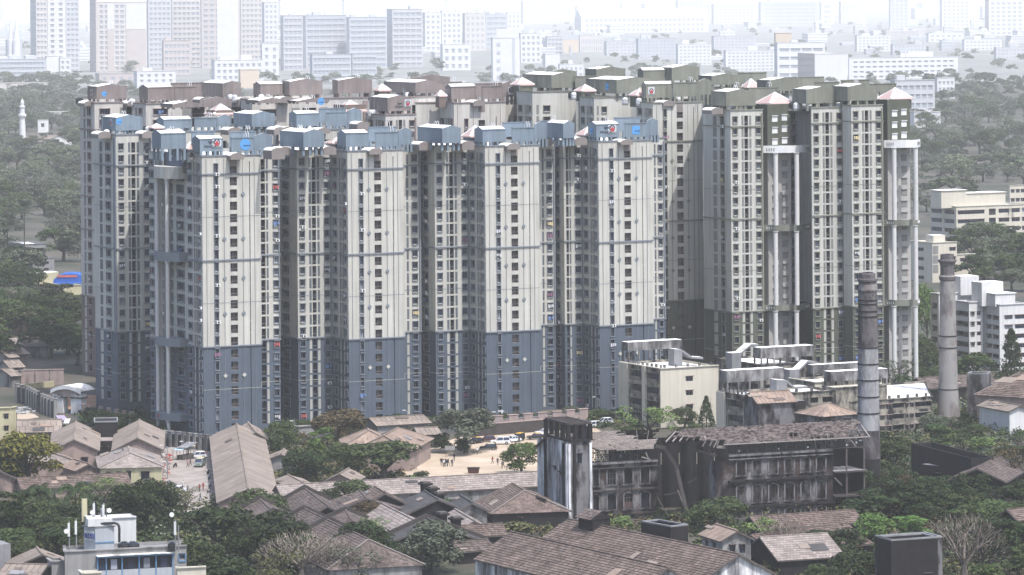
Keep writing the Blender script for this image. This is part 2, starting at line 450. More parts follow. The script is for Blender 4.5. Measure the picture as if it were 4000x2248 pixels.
def facade(mb, root, p0, p1, z0, z1, cols, zband, fh, mu, ml, kr, trim, trim_lo=None, strips=None, rnd=None, recmat=None):
 """wall from p0 (left) to p1 (right) with recessed openings; openings in cols = (a, b, za, zb, style)"""
 rnd = rnd or random
 p0 = Vector((p0.x, p0.y, 0)); p1 = Vector((p1.x, p1.y, 0))
 e = (p1 - p0); Ln = e.length
 e = e / Ln
 inn = Vector((-e.y, e.x, 0))
 rz = math.atan2(e.y, e.x)
 rl = root.location if root else Vector((0, 0, 0))
 cur = 0.0
 for c in sorted(cols):
  a, b, za, zt, st = c[:5]
  krr = c[5] if len(c) > 5 else kr
  A, B = p0 + e * (a * Ln), p0 + e * (b * Ln)
  wall_quad(mb, p0 + e * (cur * Ln), A, z0, z1, zband, mu, ml)
  cur = b
  if st == 'blind':
   wall_quad(mb, A, B, z0, z1, zband, mu, ml)
   for k in krr:
    zo = zband + fh * (k + za); zc = zband + fh * (k + zt)
    if zo < z0 + 0.2 or zc > z1 - 0.3: continue
    me = winmesh('blind', (b - a) * Ln, zc - zo, trim, 2 if False else 0)
    cc = (A + B) / 2
    lpart('blind_window', me, root, (cc.x - rl.x, cc.y - rl.y, zo - rl.z), rz)
   continue
  zc_prev = z0
  dp = DEPTH[st]
  for k in krr:
   zo = zband + fh * (k + za); zc = zband + fh * (k + zt)
   if zo < z0 + 0.15 or zc > z1 - 0.25: continue
   wall_quad(mb, A, B, zc_prev, zo, zband, mu, ml)
   zc_prev = zc
   m = mu if zo >= zband - 0.01 else ml
   Ai, Bi = A + inn * dp, B + inn * dp
   if st == 'fplain': back = MT['far_glass']
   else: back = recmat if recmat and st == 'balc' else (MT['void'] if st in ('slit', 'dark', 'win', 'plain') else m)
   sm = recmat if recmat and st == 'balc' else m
   mb.face([(Ai.x, Ai.y, zo), (Bi.x, Bi.y, zo), (Bi.x, Bi.y, zc), (Ai.x, Ai.y, zc)], back)
   mb.face([(A.x, A.y, zo), (Ai.x, Ai.y, zo), (Ai.x, Ai.y, zc), (A.x, A.y, zc)], sm)
   mb.face([(Bi.x, Bi.y, zo), (B.x, B.y, zo), (B.x, B.y, zc), (Bi.x, Bi.y, zc)], sm)
   mb.face([(A.x, A.y, zo), (B.x, B.y, zo), (Bi.x, Bi.y, zo), (Ai.x, Ai.y, zo)], sm)
   mb.face([(Ai.x, Ai.y, zc), (Bi.x, Bi.y, zc), (B.x, B.y, zc), (A.x, A.y, zc)], sm)
   if st != 'slit' and root is not None:
    w, h = (b - a) * Ln, zc - zo
    t = trim
    if st == 'strip':
     t = (strips[0] if k >= 0 else strips[1])
    elif k < 0 and trim_lo:
     t = trim_lo
    var = 1 if (st in ('win', 'plain') and rnd.random() < 0.08) else 0
    me = winmesh(st, w, h, t, var)
    cc = (A + B) / 2
    lpart(WNAME[st], me, root, (cc.x - rl.x, cc.y - rl.y, zo - rl.z), rz)
    if st == 'win' and rnd.random() < .16:
     q = cc - inn * .02
     if rnd.random() < .65: lpart('washing', wash_mesh(rnd.randrange(6)), root, (q.x - rl.x, q.y - rl.y, zo - rl.z + .1), rz)
     else: lpart('air_conditioner', ac_mesh(), root, (q.x - rl.x + e.x * .3, q.y - rl.y + e.y * .3, zo - rl.z - .75), rz)
  wall_quad(mb, A, B, zc_prev, z1, zband, mu, ml)
 wall_quad(mb, p0 + e * (cur * Ln), p1, z0, z1, zband, mu, ml)
W_ = (.33, .84)
FACE = {
 'A': [(.205, .266, .12, .82, 'win'), (.478, .60, 0.02, .70, 'balc'), (.812, .827, .0, .96, 'slit')],
 'Al': [(.36, .50, .05, .88, 'strip'), (.66, .78, .12, .84, 'win')],
 'B': [(.14, .35, *W_, 'win'), (.49, .555, .06, .92, 'strip'), (.575, .68, .06, .92, 'dark'), (.70, .76, .06, .92, 'strip'), (.84, .95, *W_, 'win')],
 'Bs': [(.08, .32, *W_, 'win'), (.42, .50, .06, .92, 'strip'), (.52, .66, .06, .92, 'dark'), (.68, .76, .06, .92, 'strip'), (.84, .95, *W_, 'win')],
 'Bl': [(.24, .37, .08, .92, 'strip'), (.55, .75, .28, .88, 'win')],
 'C': [(.07, .20, *W_, 'win'), (.335, .405, .08, .92, 'strip'), (.43, .548, .05, .92, 'dark'), (.58, .65, .08, .92, 'strip'), (.79, .93, *W_, 'win')],
 'C2': [(.12, .26, .05, .92, 'dark'), (.30, .38, .08, .92, 'strip'), (.60, .88, *W_, 'win')],
 'B2': [(.30, .62, .28, .86, 'win')],
 'D': [(.17, .30, .08, .92, 'strip'), (.50, .79, *W_, 'win')],
 'D1': [(.03, .26, .05, .92, 'dark'), (.31, .42, .08, .92, 'strip'), (.68, .93, *W_, 'win')],
 'P': [],
 'R': [(.12, .38, .25, .85, 'win'), (.58, .86, .25, .85, 'win')],
 'K1': [(.2, .42, .33, .80, 'blind'), (.62, .84, .42, .90, 'blind')],
}
DIRV = {'A': U, 'B': -Wv * -1.0, 'K': U}
SCH = {
 'blue': dict(up=MT['wall_blue_up'], lo=MT['wall_blue_lo'], tank=MT['tank_blue'], trim=MT['trim_blue'], strips=(MT['strip'], MT['wall_blue_up'])),
 'olive': dict(up=MT['wall_ol_up'], lo=MT['wall_ol_lo'], tank=MT['tank_ol'], trim=MT['trim_ol'], strips=(MT['strip_ol'], MT['wall_ol_up'])),
 'brown': dict(up=MT['wall_br_up'], lo=MT['wall_br_lo'], tank=MT['tank_br'], trim=MT['trim_br'], strips=(MT['strip_ol'], MT['wall_br_up'])),
}
TOWERS = {}
def tower(key, label, sch, xr, yb, yt, yband, spacing, left, right, group, back=30.0, bands=(0, 7, 14), roofz=-0.9, kmin=-9):
 """xr, yb, yt, yband: photo column of the reference corner, its foot, parapet and colour band (all in 4000-px photo points).
 left / right: lists of (column, dirkind, facekind) going away from the corner."""
 S = SCH[sch]
 base = G(xr, yb, 0)
 d = base.y
 s = SC(d)
 zt = zat(xr, yt, d); zb = zat(xr, yband, d)
 fh = spacing / s
 V = [base.copy()]
 kinds = []
 p = base
 for (x, dk, fk) in left:
  if dk == 'B': q = march(p, -Wv, x, yband)
  elif dk == 'K':
   q = p * ((p.y + x) / p.y); q.z = 0
  else: q = march(p, -U, x, yband)
  V.insert(0, q); kinds.insert(0, fk); p = q
 p = base
 for (x, dk, fk) in right:
  if dk == 'B': q = march(p, Wv, x, yband)
  elif dk == 'K':
   q = p * ((p.y + x) / p.y); q.z = 0
  else: q = march(p, U, x, yband)
  V.append(q); kinds.append(fk); p = q
 root = thing('apartment_tower', label, 'apartment tower', (base.x, base.y, 0), group)
 kmax = int((zt - zb) / fh - 0.3)
 kr = list(range(max(kmin, -int(zb / fh)), kmax))
 rnd = random.Random(hash(key) % 1000 if False else sum(map(ord, key)))
 mb = MB()
 for i, fk in enumerate(kinds):
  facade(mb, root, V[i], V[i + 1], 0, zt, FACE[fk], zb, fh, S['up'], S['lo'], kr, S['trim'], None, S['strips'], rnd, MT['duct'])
 b0 = V[0] * (1 + back / V[0].length) + U * 1.0; b1 = V[-1] - Wv * back
 b0.z = 0
 for a, b in ((b0, V[0]), (V[-1], b1), (b1, b0)):
  wall_quad(mb, a, b, 0, zt, zb, S['up'], S['lo'])
 part('wall', mb, root)
 poly = V + [b1, b0]
 rb = MB()
 rb.face([(q.x, q.y, zt + roofz) for q in poly], MT['roof_white'])
 part('roof', rb, root)
 def course(name, zc, h, out, mat, pts):
  cb = MB()
  for i in range(len(pts) - 1):
   a, b = pts[i], pts[i + 1]
   e = (b - a)
   if e.length < 0.05: continue
   e.normalize(); n = Vector((e.y, -e.x, 0)) * out
   a2, b2 = a - e * out * 0.7, b + e * out * 0.7
   cb.hexa([(a2 - n).to_tuple()[:2] + (zc,), (a2 + n).to_tuple()[:2] + (zc,), (b2 + n).to_tuple()[:2] + (zc,), (b2 - n).to_tuple()[:2] + (zc,)][::-1],
     [(a2 - n).to_tuple()[:2] + (zc + h,), (a2 + n).to_tuple()[:2] + (zc + h,), (b2 + n).to_tuple()[:2] + (zc + h,), (b2 - n).to_tuple()[:2] + (zc + h,)][::-1], mat)
  part(name, cb, root)
 course('coping', zt - 0.05, 0.28, 0.22, S['trim'], V)
 for k in bands:
  zc = zb + k * fh
  if zc < zt - 1.5:
   course('string_course', zc - 0.18, 0.3, 0.28, S['trim'], V)
 for k in (3.5, 10.5, -3.5):
  zc = zb + k * fh
  if 1 < zc < zt - 1: course('groove_line', zc, 0.09, 0.05, S['trim'] if k > 0 else S['up'], V)
 T = dict(root=root, d=d, s=s, zt=zt, zb=zb, fh=fh, V=V, S=S, kinds=kinds, kr=kr)
 for i, fk in enumerate(kinds):
  a, b = V[i], V[i + 1]
  L_ = (b - a).length
  if L_ < 1: continue
  e = (b - a) / L_; n = Vector((e.y, -e.x, 0))
  if fk == 'A':
   for f in (.07, .375, .70, .90):
    pb = MB(); c = a + e * (f * L_) + n * 0.06
    pb.box((c.x, c.y, 1.0), 0.08, 0.1, zt - 1.6, S['trim'], math.atan2(e.y, e.x)); part('rain_pipe', pb, root)
   for k in (2.62, 5.5, 8.7, 12.3, -2.4):
    for f in (.375, .70):
     zc = zb + k * fh
     if zc < 3 or zc > zt - 2: continue
     db = MB(); c = a + e * (f * L_) + n * 0.16; r = 0.55
     m = S['trim'] if k > 0 else S['up']
     p1, p2 = c - e * r, c + e * r
     db.hexa([(p1.x, p1.y, zc), (c.x, c.y, zc - r), (p2.x, p2.y, zc), (c.x, c.y, zc + r)], [(p1.x + n.x * .06, p1.y + n.y * .06, zc), (c.x + n.x * .06, c.y + n.y * .06, zc - r), (p2.x + n.x * .06, p2.y + n.y * .06, zc), (c.x + n.x * .06, c.y + n.y * .06, zc + r)], m)
     part('diamond_ornament', db, root)
  pil = {'C': [(.955, .995)], 'D': [(.90, .995)], 'D1': [(.955, .995)], 'Bl': [(.90, .995)], 'C2': [(.94, .995)]}.get(fk, [])
  if sch == 'blue' or fk in ('C',):
   for f0, f1 in pil:
    c = a + e * ((f0 + f1) / 2 * L_) + n * 0.1
    pb = MB()
    pb.box((c.x, c.y, zb), (f1 - f0) * L_, 0.36, zt - zb - 0.8, S['trim'], math.atan2(e.y, e.x))
    part('pilaster', pb, root)
 TOWERS[key] = T
 return T
def emblem_house(parent, o, e, n, w, h):
 """red house in a dark ring on a pale square, white lines below"""
 def poly(pts, off, mat):
  mb = MB()
  q = [o + e * (x * w) + n * off + Vector((0, 0, y * h)) for x, y in pts]
  mb.face(q, mat); return mb
 mb = poly([(0, 0), (1, 0), (1, 1), (0, 1)], 0.05, MT['logo_white'])
 ring = [(0.5 + 0.36 * math.cos(t), 0.52 + 0.34 * math.sin(t)) for t in [i * math.pi / 10 for i in range(20)]]
 for pts, off, mat in ((ring, 0.09, MT['logo_dark']),
       ([(.22, .48), (.5, .80), (.78, .48), (.72, .42), (.28, .42)], 0.13, MT['logo_white']),
       ([(.28, .18), (.72, .18), (.72, .46), (.5, .70), (.28, .46)], 0.17, MT['logo_red']),
       ([(.04, .03), (.96, .03), (.96, .08), (.04, .08)], 0.17, MT['logo_dark']),
       ([(.02, .14), (.2, .14), (.2, .18), (.02, .18)], 0.17, MT['logo_dark']), ([(.8, .14), (.98, .14), (.98, .18), (.8, .18)], 0.17, MT['logo_dark'])):
  q = [o + e * (x * w) + n * off + Vector((0, 0, y * h)) for x, y in pts]
  mb.face(q, mat)
 part('house_emblem', mb, parent)
def text_on(parent, txt, o, e, height, mat, name='lettering', depth=0.03, sx=1.0):
 cu = bpy.data.curves.new(name, 'FONT'); cu.body = txt; cu.size = height * 1.38; cu.extrude = depth
 ob = bpy.data.objects.new(name, cu); col.objects.link(ob)
 dg = bpy.context.evaluated_depsgraph_get()
 me = bpy.data.meshes.new_from_object(ob.evaluated_get(dg))
 bpy.data.objects.remove(ob); bpy.data.curves.remove(cu)
 me.materials.clear(); me.materials.append(mat)
 rz = math.atan2(e.y, e.x)
 off = Vector((0, 0, 0)); q = parent
 while q is not None: off += q.location; q = q.parent
 o2 = bpy.data.objects.new(name, me); col.objects.link(o2); o2.parent = parent
 o2.location = o - off
 o2.rotation_euler = (math.radians(90), 0, rz)
 o2.scale = (sx, 1, 1)
 return o2
def disc_logo(parent, o, e, n, r, square=False):
 mb = MB()
 m = 4 if square else 24
 pts = [(math.cos(2 * math.pi * i / m + (math.pi / 4 if square else 0)), math.sin(2 * math.pi * i / m + (math.pi / 4 if square else 0))) for i in range(m)]
 k = 1.25 if square else 1.0
 mb.face([o + e * (x * r * k) + n * 0.06 + Vector((0, 0, y * r * k)) for x, y in pts], MT['logo_blue'])
 for i in range(4):
  c = o + e * (r * (-0.25 + 0.36 * i)) + n * 0.12 + Vector((0, 0, -r * 0.2))
  mb.face([c + e * dx * r + Vector((0, 0, dz * r)) for dx, dz in ((-.13, -.09), (.13, -.09), (.15, .09), (-.11, .09))], MT['logo_dark'])
 part('blue_logo', mb, parent)
def tank(tk, xl, xc, xr, yt, yb, off=6.0, gable='', logo=None, lb=8.0, la=10.0):
 """raised roof water tank; columns / rows in the 2576-px view of the photo. off = metres behind the tower's reference corner"""
 T = TOWERS[tk]; S = T['S']
 xl, xc, xr, yt, yb = [v / 0.644 for v in (xl, xc, xr, yt, yb)]
 zr = T['zt'] - 0.9
 d = T['d'] + off
 c = AT(xc, yt, d); zt = c.z
 c.z = 0
 pr = march(c, U, xr, yt) if xr > xc + 0.5 else c + U * la
 pl = march(c, -Wv, xl, yt) if xl < xc - 0.5 else c - Wv * lb
 a = pr - c; b = pl - c
 if a.length > 24: a = a.normalized() * 24
 if b.length > 22: b = b.normalized() * 22
 z0 = max(zt - 3.6, min(zr + 1.8, zt - 2.2))
 if zt < zr + 2.5: z0 = zr + 0.4
 mb = MB()
 tm = S['tank']
 P0, P1, P2_, P3 = c, c + a, c + a + b, c + b
 pk = 0.75
 if gable == 'A':
  m0, m1 = c + a * 0.5, c + a * 0.5 + b
  mb.face([(P0.x, P0.y, z0), (P1.x, P1.y, z0), (P1.x, P1.y, zt), (m0.x, m0.y, zt + pk), (P0.x, P0.y, zt)], tm)
  mb.face([(P2_.x, P2_.y, z0), (P3.x, P3.y, z0), (P3.x, P3.y, zt), (m1.x, m1.y, zt + pk), (P2_.x, P2_.y, zt)], tm)
  mb.face([(P1.x, P1.y, z0), (P2_.x, P2_.y, z0), (P2_.x, P2_.y, zt), (P1.x, P1.y, zt)], tm)
  mb.face([(P3.x, P3.y, z0), (P0.x, P0.y, z0), (P0.x, P0.y, zt), (P3.x, P3.y, zt)], tm)
  for q in ((P0, m0, m1, P3, 0, 1), (m0, P1, P2_, m1, 1, 0)):
   mb.face([(q[0].x, q[0].y, zt + pk * q[4]), (q[1].x, q[1].y, zt + pk * q[5]), (q[2].x, q[2].y, zt + pk * q[5]), (q[3].x, q[3].y, zt + pk * q[4])], MT['roof_white'])
 elif gable == 'B':
  m0, m1 = c + b * 0.5, c + b * 0.5 + a
  mb.face([(P3.x, P3.y, z0), (P0.x, P0.y, z0), (P0.x, P0.y, zt), (m0.x, m0.y, zt + pk), (P3.x, P3.y, zt)], tm)
  mb.face([(P1.x, P1.y, z0), (P2_.x, P2_.y, z0), (P2_.x, P2_.y, zt), (m1.x, m1.y, zt + pk), (P1.x, P1.y, zt)], tm)
  mb.face([(P0.x, P0.y, z0), (P1.x, P1.y, z0), (P1.x, P1.y, zt), (P0.x, P0.y, zt)], tm)
  mb.face([(P2_.x, P2_.y, z0), (P3.x, P3.y, z0), (P3.x, P3.y, zt), (P2_.x, P2_.y, zt)], tm)
  mb.face([(P0.x, P0.y, zt), (P1.x, P1.y, zt), (m1.x, m1.y, zt + pk), (m0.x, m0.y, zt + pk)], MT['roof_white'])
  mb.face([(m0.x, m0.y, zt + pk), (m1.x, m1.y, zt + pk), (P2_.x, P2_.y, zt), (P3.x, P3.y, zt)], MT['roof_white'])
 else:
  mb.prism([P0, P1, P2_, P3], z0, zt, tm, MT['roof_white'])
 mb.face([(P3.x, P3.y, z0), (P2_.x, P2_.y, z0), (P1.x, P1.y, z0), (P0.x, P0.y, z0)], tm)
 for q0, q1 in ((P0, P1), (P1, P2_), (P2_, P3), (P3, P0)):
  if (gable == 'A' and (q0, q1) in ((P0, P1), (P2_, P3))) or (gable == 'B' and (q0, q1) in ((P1, P2_), (P3, P0))): continue
  mb.bar((q0.x, q0.y, zt + 0.02), (q1.x, q1.y, zt + 0.02), 0.25, 0.2, tm)
 rz = math.atan2(a.y, a.x)
 for fa, fb in ((.06, .06), (.36, .05), (.66, .05), (.94, .06), (.06, .5), (.94, .5), (.06, .94), (.94, .94)):
  q = c + a * fa + b * fb
  mb.box((q.x, q.y, zr), 0.6, 0.6, z0 - zr + 0.05, tm, rz)
 o = part('roof_water_tank', mb, T['root'])
 e = a.normalized(); n = Vector((e.y, -e.x, 0))
 if a.length > 5 and random.random() < 0.5:
  lb_ = MB()
  base = c + a * 0.7 + b * 0.75
  for dx in (-0.3, 0.3):
   prev = None
   for t in range(7):
    th = math.pi * t / 6
    q = Vector((base.x, base.y, zt + 0.2)) + e * dx + n * (0.7 * math.cos(th)) + Vector((0, 0, 1.3 * math.sin(th)))
    if prev is not None: lb_.bar(prev, q, 0.09, 0.09, MT['white'])
    prev = q
  part('ladder_rail', lb_, o)
 if logo:
  for lg in logo:
   k, fr, fz, sz = lg
   face_e, face_n, org, Lf = (e, n, c, a.length)
   if k.endswith('_b'):
    face_e = -(b.normalized()); face_n = Vector((face_e.y, -face_e.x, 0)); org = c + b; Lf = b.length
   oo = org + face_e * (fr * Lf) + Vector((0, 0, z0 + (zt - z0) * fz))
   if k.startswith('house'): emblem_house(o, oo, face_e, face_n, sz, sz * 1.05)
   elif k.startswith('disc'): disc_logo(o, oo, face_e, face_n, sz, False)
   elif k.startswith('square'): disc_logo(o, oo, face_e, face_n, sz, True)
   elif k.startswith('text'):
    text_on(o, 'MHADA', oo + face_n * 0.06, face_e, sz, MT['logo_dark'])
    text_on(o, 'म्हाडा', oo + face_n * 0.06 + face_e * (sz * 1.6) + Vector((0, 0, sz * 1.7)), face_e, sz * 0.9, MT['logo_dark'])
 return o
def canopy(tk, x, y, off=1.5, w=3.4):
 """little barrel-vaulted stair hood on the roof edge"""
 T = TOWERS[tk]
 x, y = x / 0.644, y / 0.644
 p = AT(x, y, T['d'] + off)
 mb = MB()
 zr = T['zt'] - 0.9
 r = w / 2
 base = max(zr + 0.2, p.z - r * 0.42)
 n = 8
 def ring(q):
  return [(q.x + U.x * r * math.cos(math.pi * (1 - i / n)), q.y + U.y * r * math.cos(math.pi * (1 - i / n)), base + r * 0.42 * math.sin(math.pi * i / n)) for i in range(n + 1)]
 a = Vector((p.x, p.y, 0)); b = a - Wv * 5
 ra, rb = ring(a), ring(b)
 for i in range(n):
  mb.face([ra[i], ra[i + 1], rb[i + 1], rb[i]], MT['canopy'])
 mb.face(ra, MT['duct']); mb.face(rb[::-1], MT['duct'])
 cc = a - Wv * 2.5
 mb.box((cc.x, cc.y, zr), w, 5.0, base - zr + 0.01, MT['duct'], math.atan2(U.y, U.x))
 part('stair_hood', mb, T['root'])
def duct(tk, f_i, ysp=None):
 pass
def hip_cap(tk, xa, ya, x0, x1, yb, off=6.0, wall=3.0, wallmat=None):
 """pale red pyramid roof on a roof-top room"""
 T = TOWERS[tk]
 xa, ya, x0, x1, yb = [v / 0.644 for v in (xa, ya, x0, x1, yb)]
 d = T['d'] + off
 c = AT((x0 + x1) / 2, yb, d)
 side = (x1 - x0) / SC(d) / (U.x + U.y)
 z0 = c.z
 za = zat(xa, ya, d)
 h = side / 2
 pts = [c - U * h + Wv * h, c + U * h + Wv * h, c + U * h - Wv * h, c - U * h - Wv * h]
 mb = MB()
 ap = Vector((c.x, c.y, za))
 for i in range(4):
  mb.face([(pts[i].x, pts[i].y, z0), (pts[(i + 1) % 4].x, pts[(i + 1) % 4].y, z0), tuple(ap)], MT['red_roof'])
 mb.prism(pts, z0 - 0.25, z0 - 0.01, MT['red_roof'])
 for i in range(4):
  mb.bar((pts[i].x, pts[i].y, z0 + 0.05), tuple(ap), 0.4, 0.25, MT['tile_pale'] if False else MT['roof_white'])
 part('pyramid_roof', mb, T['root'])
 wb = MB()
 k = 0.86
 q = [Vector((c.x, c.y, 0)) + (Vector((p.x, p.y, 0)) - Vector((c.x, c.y, 0))) * k for p in pts]
 wb.prism(q, T['zt'] - 1.2, z0 - 0.26, wallmat or T['S']['lo'])
 part('roof_room', wb, T['root'])
 return c, side, z0
s_ = lambda *a: tuple(v / 0.644 for v in a)
GB = 'blue and cream apartment towers'
tower('TL', 'blue and cream tower at the far left of the blue front row', 'blue', 297.2 / .644, 1040 / .644, 340.1 / .644, 835.8 / .644, 29.9 / .644,
  [(240.2 / .644, 'B', 'Bl')], [(384 / .644, 'A', 'C')], GB)
tower('T2', 'blue and cream tower, second front wing from left, behind the rusty hipped hall', 'blue', 879.2 / .644, 1074 / .644, 381.1 / .644, 854.8 / .644, 30.58 / .644,
  [(836.2 / .644, 'B', 'B'), (750.2 / .644, 'A', 'C'), (698 / .644, 'B', 'B2')], [(1017.2 / .644, 'A', 'A'), (13, 'K', 'P'), (1060.2 / .644, 'A', 'D')], GB)
tower('T3', 'blue and cream tower, third front wing, rising behind the sandy yard tree', 'blue', 1225.2 / .644, 1055 / .644, 368.9 / .644, 836.8 / .644, 30.29 / .644,
  [(1182.2 / .644, 'B', 'B'), (1096.2 / .644, 'A', 'C'), (1054 / .644, 'B', 'B2')], [(1359.2 / .644, 'A', 'A'), (13, 'K', 'P'), (1398 / .644, 'A', 'D')], GB)
tower('T4', 'blue and cream tower, rightmost of the blue row, behind the cream stained block', 'blue', 1510.2 / .644, 1037 / .644, 356.9 / .644, 820.8 / .644, 30.05 / .644,
  [(1467.2 / .644, 'B', 'B'), (1421.2 / .644, 'A', 'C2'), (1394 / .644, 'B', 'B2')], [(1643.2 / .644, 'A', 'A'), (13, 'K', 'P'), (1674.4 / .644, 'A', 'D')], GB)
tower('T1', 'nearest blue and cream tower with tall white entrance columns and curved balconies', 'blue', 513.2 / .644, 1104 / .644, 394.1 / .644, 874.2 / .644, 31.08 / .644,
  [(474 / .644, 'B', 'Bs'), (5, 'K', 'P'), (415 / .644, 'B', 'R'), (-5, 'K', 'P'), (378.2 / .644, 'B', 'Bs')], [(657.2 / .644, 'A', 'A'), (12, 'K', 'P'), (705.2 / .644, 'A', 'D1')], GB)
GO = 'olive and cream apartment towers'
tower('O1', 'olive and cream tower, left of the two olive entrance cores, behind the white terraces', 'olive', 1843 / .644, 1003 / .644, 278.7 / .644, 785.6 / .644, 29.16 / .644,
  [(1772 / .644, 'B', 'Al')], [(1922 / .644, 'A', 'C')], GO, bands=(0, 8, 16))
tower('O2', 'olive and cream tower between the two olive entrance cores, behind the left chimney', 'olive', 2047 / .644, 1000 / .644, 272 / .644, 776.4 / .644, 29.1 / .644,
  [(2043 / .644, 'B', 'P')], [(2125.6 / .644, 'A', 'C')], GO, bands=(0, 8, 16))
tower('O3', 'olive and cream tower at the right end of the row, right of the left chimney', 'olive', 2147 / .644, 1000 / .644, 266.5 / .644, 771 / .644, 29.07 / .644,
  [(2123 / .644, 'B', 'P')], [(2224 / .644, 'A', 'C')], GO, bands=(0, 8, 16))
tower('OF', 'shaded olive and cream tower just right of the blue row', 'olive', 1648 / .644, 985 / .644, 260 / .644, 758.5 / .644, 28.7 / .644,
  [(1604 / .644, 'B', 'B')], [(1771 / .644, 'A', 'A')], GO, bands=(0, 7, 14))
GR = 'brown and cream apartment towers'
tower('BL', 'brown and cream tower at the left edge of the estate, only its left flank showing', 'brown', 243 / .644, 950 / .644, 259.5 / .644, 748 / .644, 28.1 / .644,
  [(205 / .644, 'B', 'Bl')], [(430 / .644, 'A', 'C')], GR, bands=(0, 6, 9, 15))
tower('B2', 'brown and cream tower with balcony wing rising behind the middle of the blue roofs', 'brown', 1147 / .644, 960 / .644, 260 / .644, 750 / .644, 28.4 / .644,
  [(1110 / .644, 'B', 'Bs'), (1049 / .644, 'A', 'P')], [(1275 / .644, 'A', 'A'), (12, 'K', 'P'), (1316 / .644, 'A', 'D')], GR)
tower('B3', 'brown and cream tower behind the blue roofs, its tank carrying the red house emblem', 'brown', 975 / .644, 965 / .644, 290 / .644, 755 / .644, 28.4 / .644,
  [(925 / .644, 'B', 'B')], [(1050 / .644, 'A', 'C')], GR)
tower('B4', 'brown and cream tower behind the left blue roofs, under the leftmost brown tanks', 'brown', 372 / .644, 955 / .644, 262 / .644, 750 / .644, 28.2 / .644,
  [(335 / .644, 'B', 'Bl')], [(640 / .644, 'A', 'C')], GR)
tower('B5', 'brown and cream tower behind the middle blue roofs, under a long row of brown tanks', 'brown', 640 / .644, 960 / .644, 252 / .644, 752 / .644, 28.2 / .644,
  [(610 / .644, 'B', 'B')], [(930 / .644, 'A', 'C')], GR)
tower('B6', 'brown and cream tower at the back, right of the pale red pyramid roof', 'brown', 985 / .644, 940 / .644, 246 / .644, 740 / .644, 28.0 / .644,
  [(940 / .644, 'B', 'B')], [(1115 / .644, 'A', 'C')], GR)
tower('BF1', 'blue and cream tower of the second row behind the nearest front tower', 'blue', 412 / .644, 1025 / .644, 333 / .644, 830 / .644, 29.6 / .644,
  [(388 / .644, 'B', 'B')], [(705 / .644, 'A', 'C')], GB)
tower('BF2', 'blue and cream tower of the second row with a pale red pyramid roof behind it', 'blue', 735 / .644, 1012 / .644, 329 / .644, 822 / .644, 29.4 / .644,
  [(715 / .644, 'B', 'B')], [(935 / .644, 'A', 'C')], GB)
tower('OB1', 'olive and cream tower just right of the brown towers, beside a dark olive shaft', 'olive', 1345 / .644, 958 / .644, 232 / .644, 742 / .644, 28.2 / .644,
  [(1304 / .644, 'B', 'B')], [(1398 / .644, 'A', 'D'), (1452 / .644, 'A', 'P')], GO)
tower('OB2', 'olive and cream tower behind the blue row with a blue logo tank', 'olive', 1500 / .644, 968 / .644, 246 / .644, 748 / .644, 28.4 / .644,
  [(1462 / .644, 'B', 'B')], [(1537 / .644, 'A', 'D'), (1592 / .644, 'A', 'P')], GO)
tower('OB3', 'olive and cream tower at the far back, its tanks the highest of the olive roofs', 'olive', 1700 / .644, 915 / .644, 222 / .644, 712 / .644, 27.4 / .644,
  [(1610 / .644, 'B', 'B')], [(1930 / .644, 'A', 'C')], GO)
tower('OB4', 'olive and cream tower behind the right end of the olive row', 'olive', 1990 / .644, 930 / .644, 238 / .644, 722 / .644, 27.6 / .644,
  [(1930 / .644, 'B', 'B')], [(2258 / .644, 'A', 'C')], GO)
# roof water tanks (left, corner, right column, top, foot; in the 2576-px view)
tank('TL', 254, 291, 359, 297, 336, 4, 'A', [('disc', .12, .72, 0.8), ('house_b', .62, .35, 1.6)])
tank('T1', 382, 405, 468, 337, 379, -2, 'B')
tank('T1', 482, 503, 561, 351, 391, 5, 'B', [('house', .53, .30, 2.3), ('text', .18, .30, .62)])
tank('T1', 580, 582, 638, 348, 387, 6, '', [('disc', .62, .50, 1.35)], lb=6)
tank('T1', 638, 639, 685, 343, 381, 12, 'A', lb=7)
tank('T1', 481, 482, 540, 332, 360, 26, '', lb=9)
tank('T1', 577, 578, 643, 333, 352, 26, '', lb=9)
tank('T2', 704, 763, 815, 334, 377, -4, 'A')
tank('T2', 848, 870, 927, 336, 379, 4, 'B')
tank('T2', 943, 944, 1001, 334, 375, 5, '', lb=6)
tank('T2', 1001, 1002, 1035, 329, 367, 14, 'A', lb=7)
tank('T2', 926, 927, 996, 321, 345, 26, '', lb=9)
tank('T3', 1050, 1112, 1159, 324, 364, -4, 'A')
tank('T3', 1193, 1214, 1272, 327, 367, 4, 'B')
tank('T3', 1287, 1288, 1343, 323, 363, 5, '', lb=6)
tank('T3', 1343, 1344, 1375, 314, 355, 14, 'A', lb=7)
tank('T3', 1264, 1265, 1337, 309, 330, 26, '', lb=9)
tank('T3', 1356, 1357, 1407, 305, 330, 28, '', lb=9)
tank('T4', 1374, 1417, 1445, 312, 352, -4, 'A')
tank('T4', 1479, 1500, 1557, 314, 355, 4, 'B', [('house', .52, .30, 2.3), ('text', .16, .30, .66), ('square_b', .45, .5, .8)])
tank('T4', 1572, 1573, 1626, 311, 350, 5, '', [('square', .5, .5, 1.2)], lb=6)
tank('T4', 1626, 1627, 1655, 305, 342, 14, 'A', lb=7)
tank('T4', 1544, 1545, 1611, 297, 320, 26, '', lb=9)
tank('BF1', 394, 412, 483, 302, 330, 6, 'B')
tank('BF1', 488, 489, 545, 298, 332, 6, '', lb=6)
tank('BF1', 545, 546, 582, 296, 328, 14, 'A', lb=7)
tank('BF1', 587, 633, 691, 288, 322, 6, 'A')
tank('BF2', 727, 746, 803, 287, 325, 4, 'B')
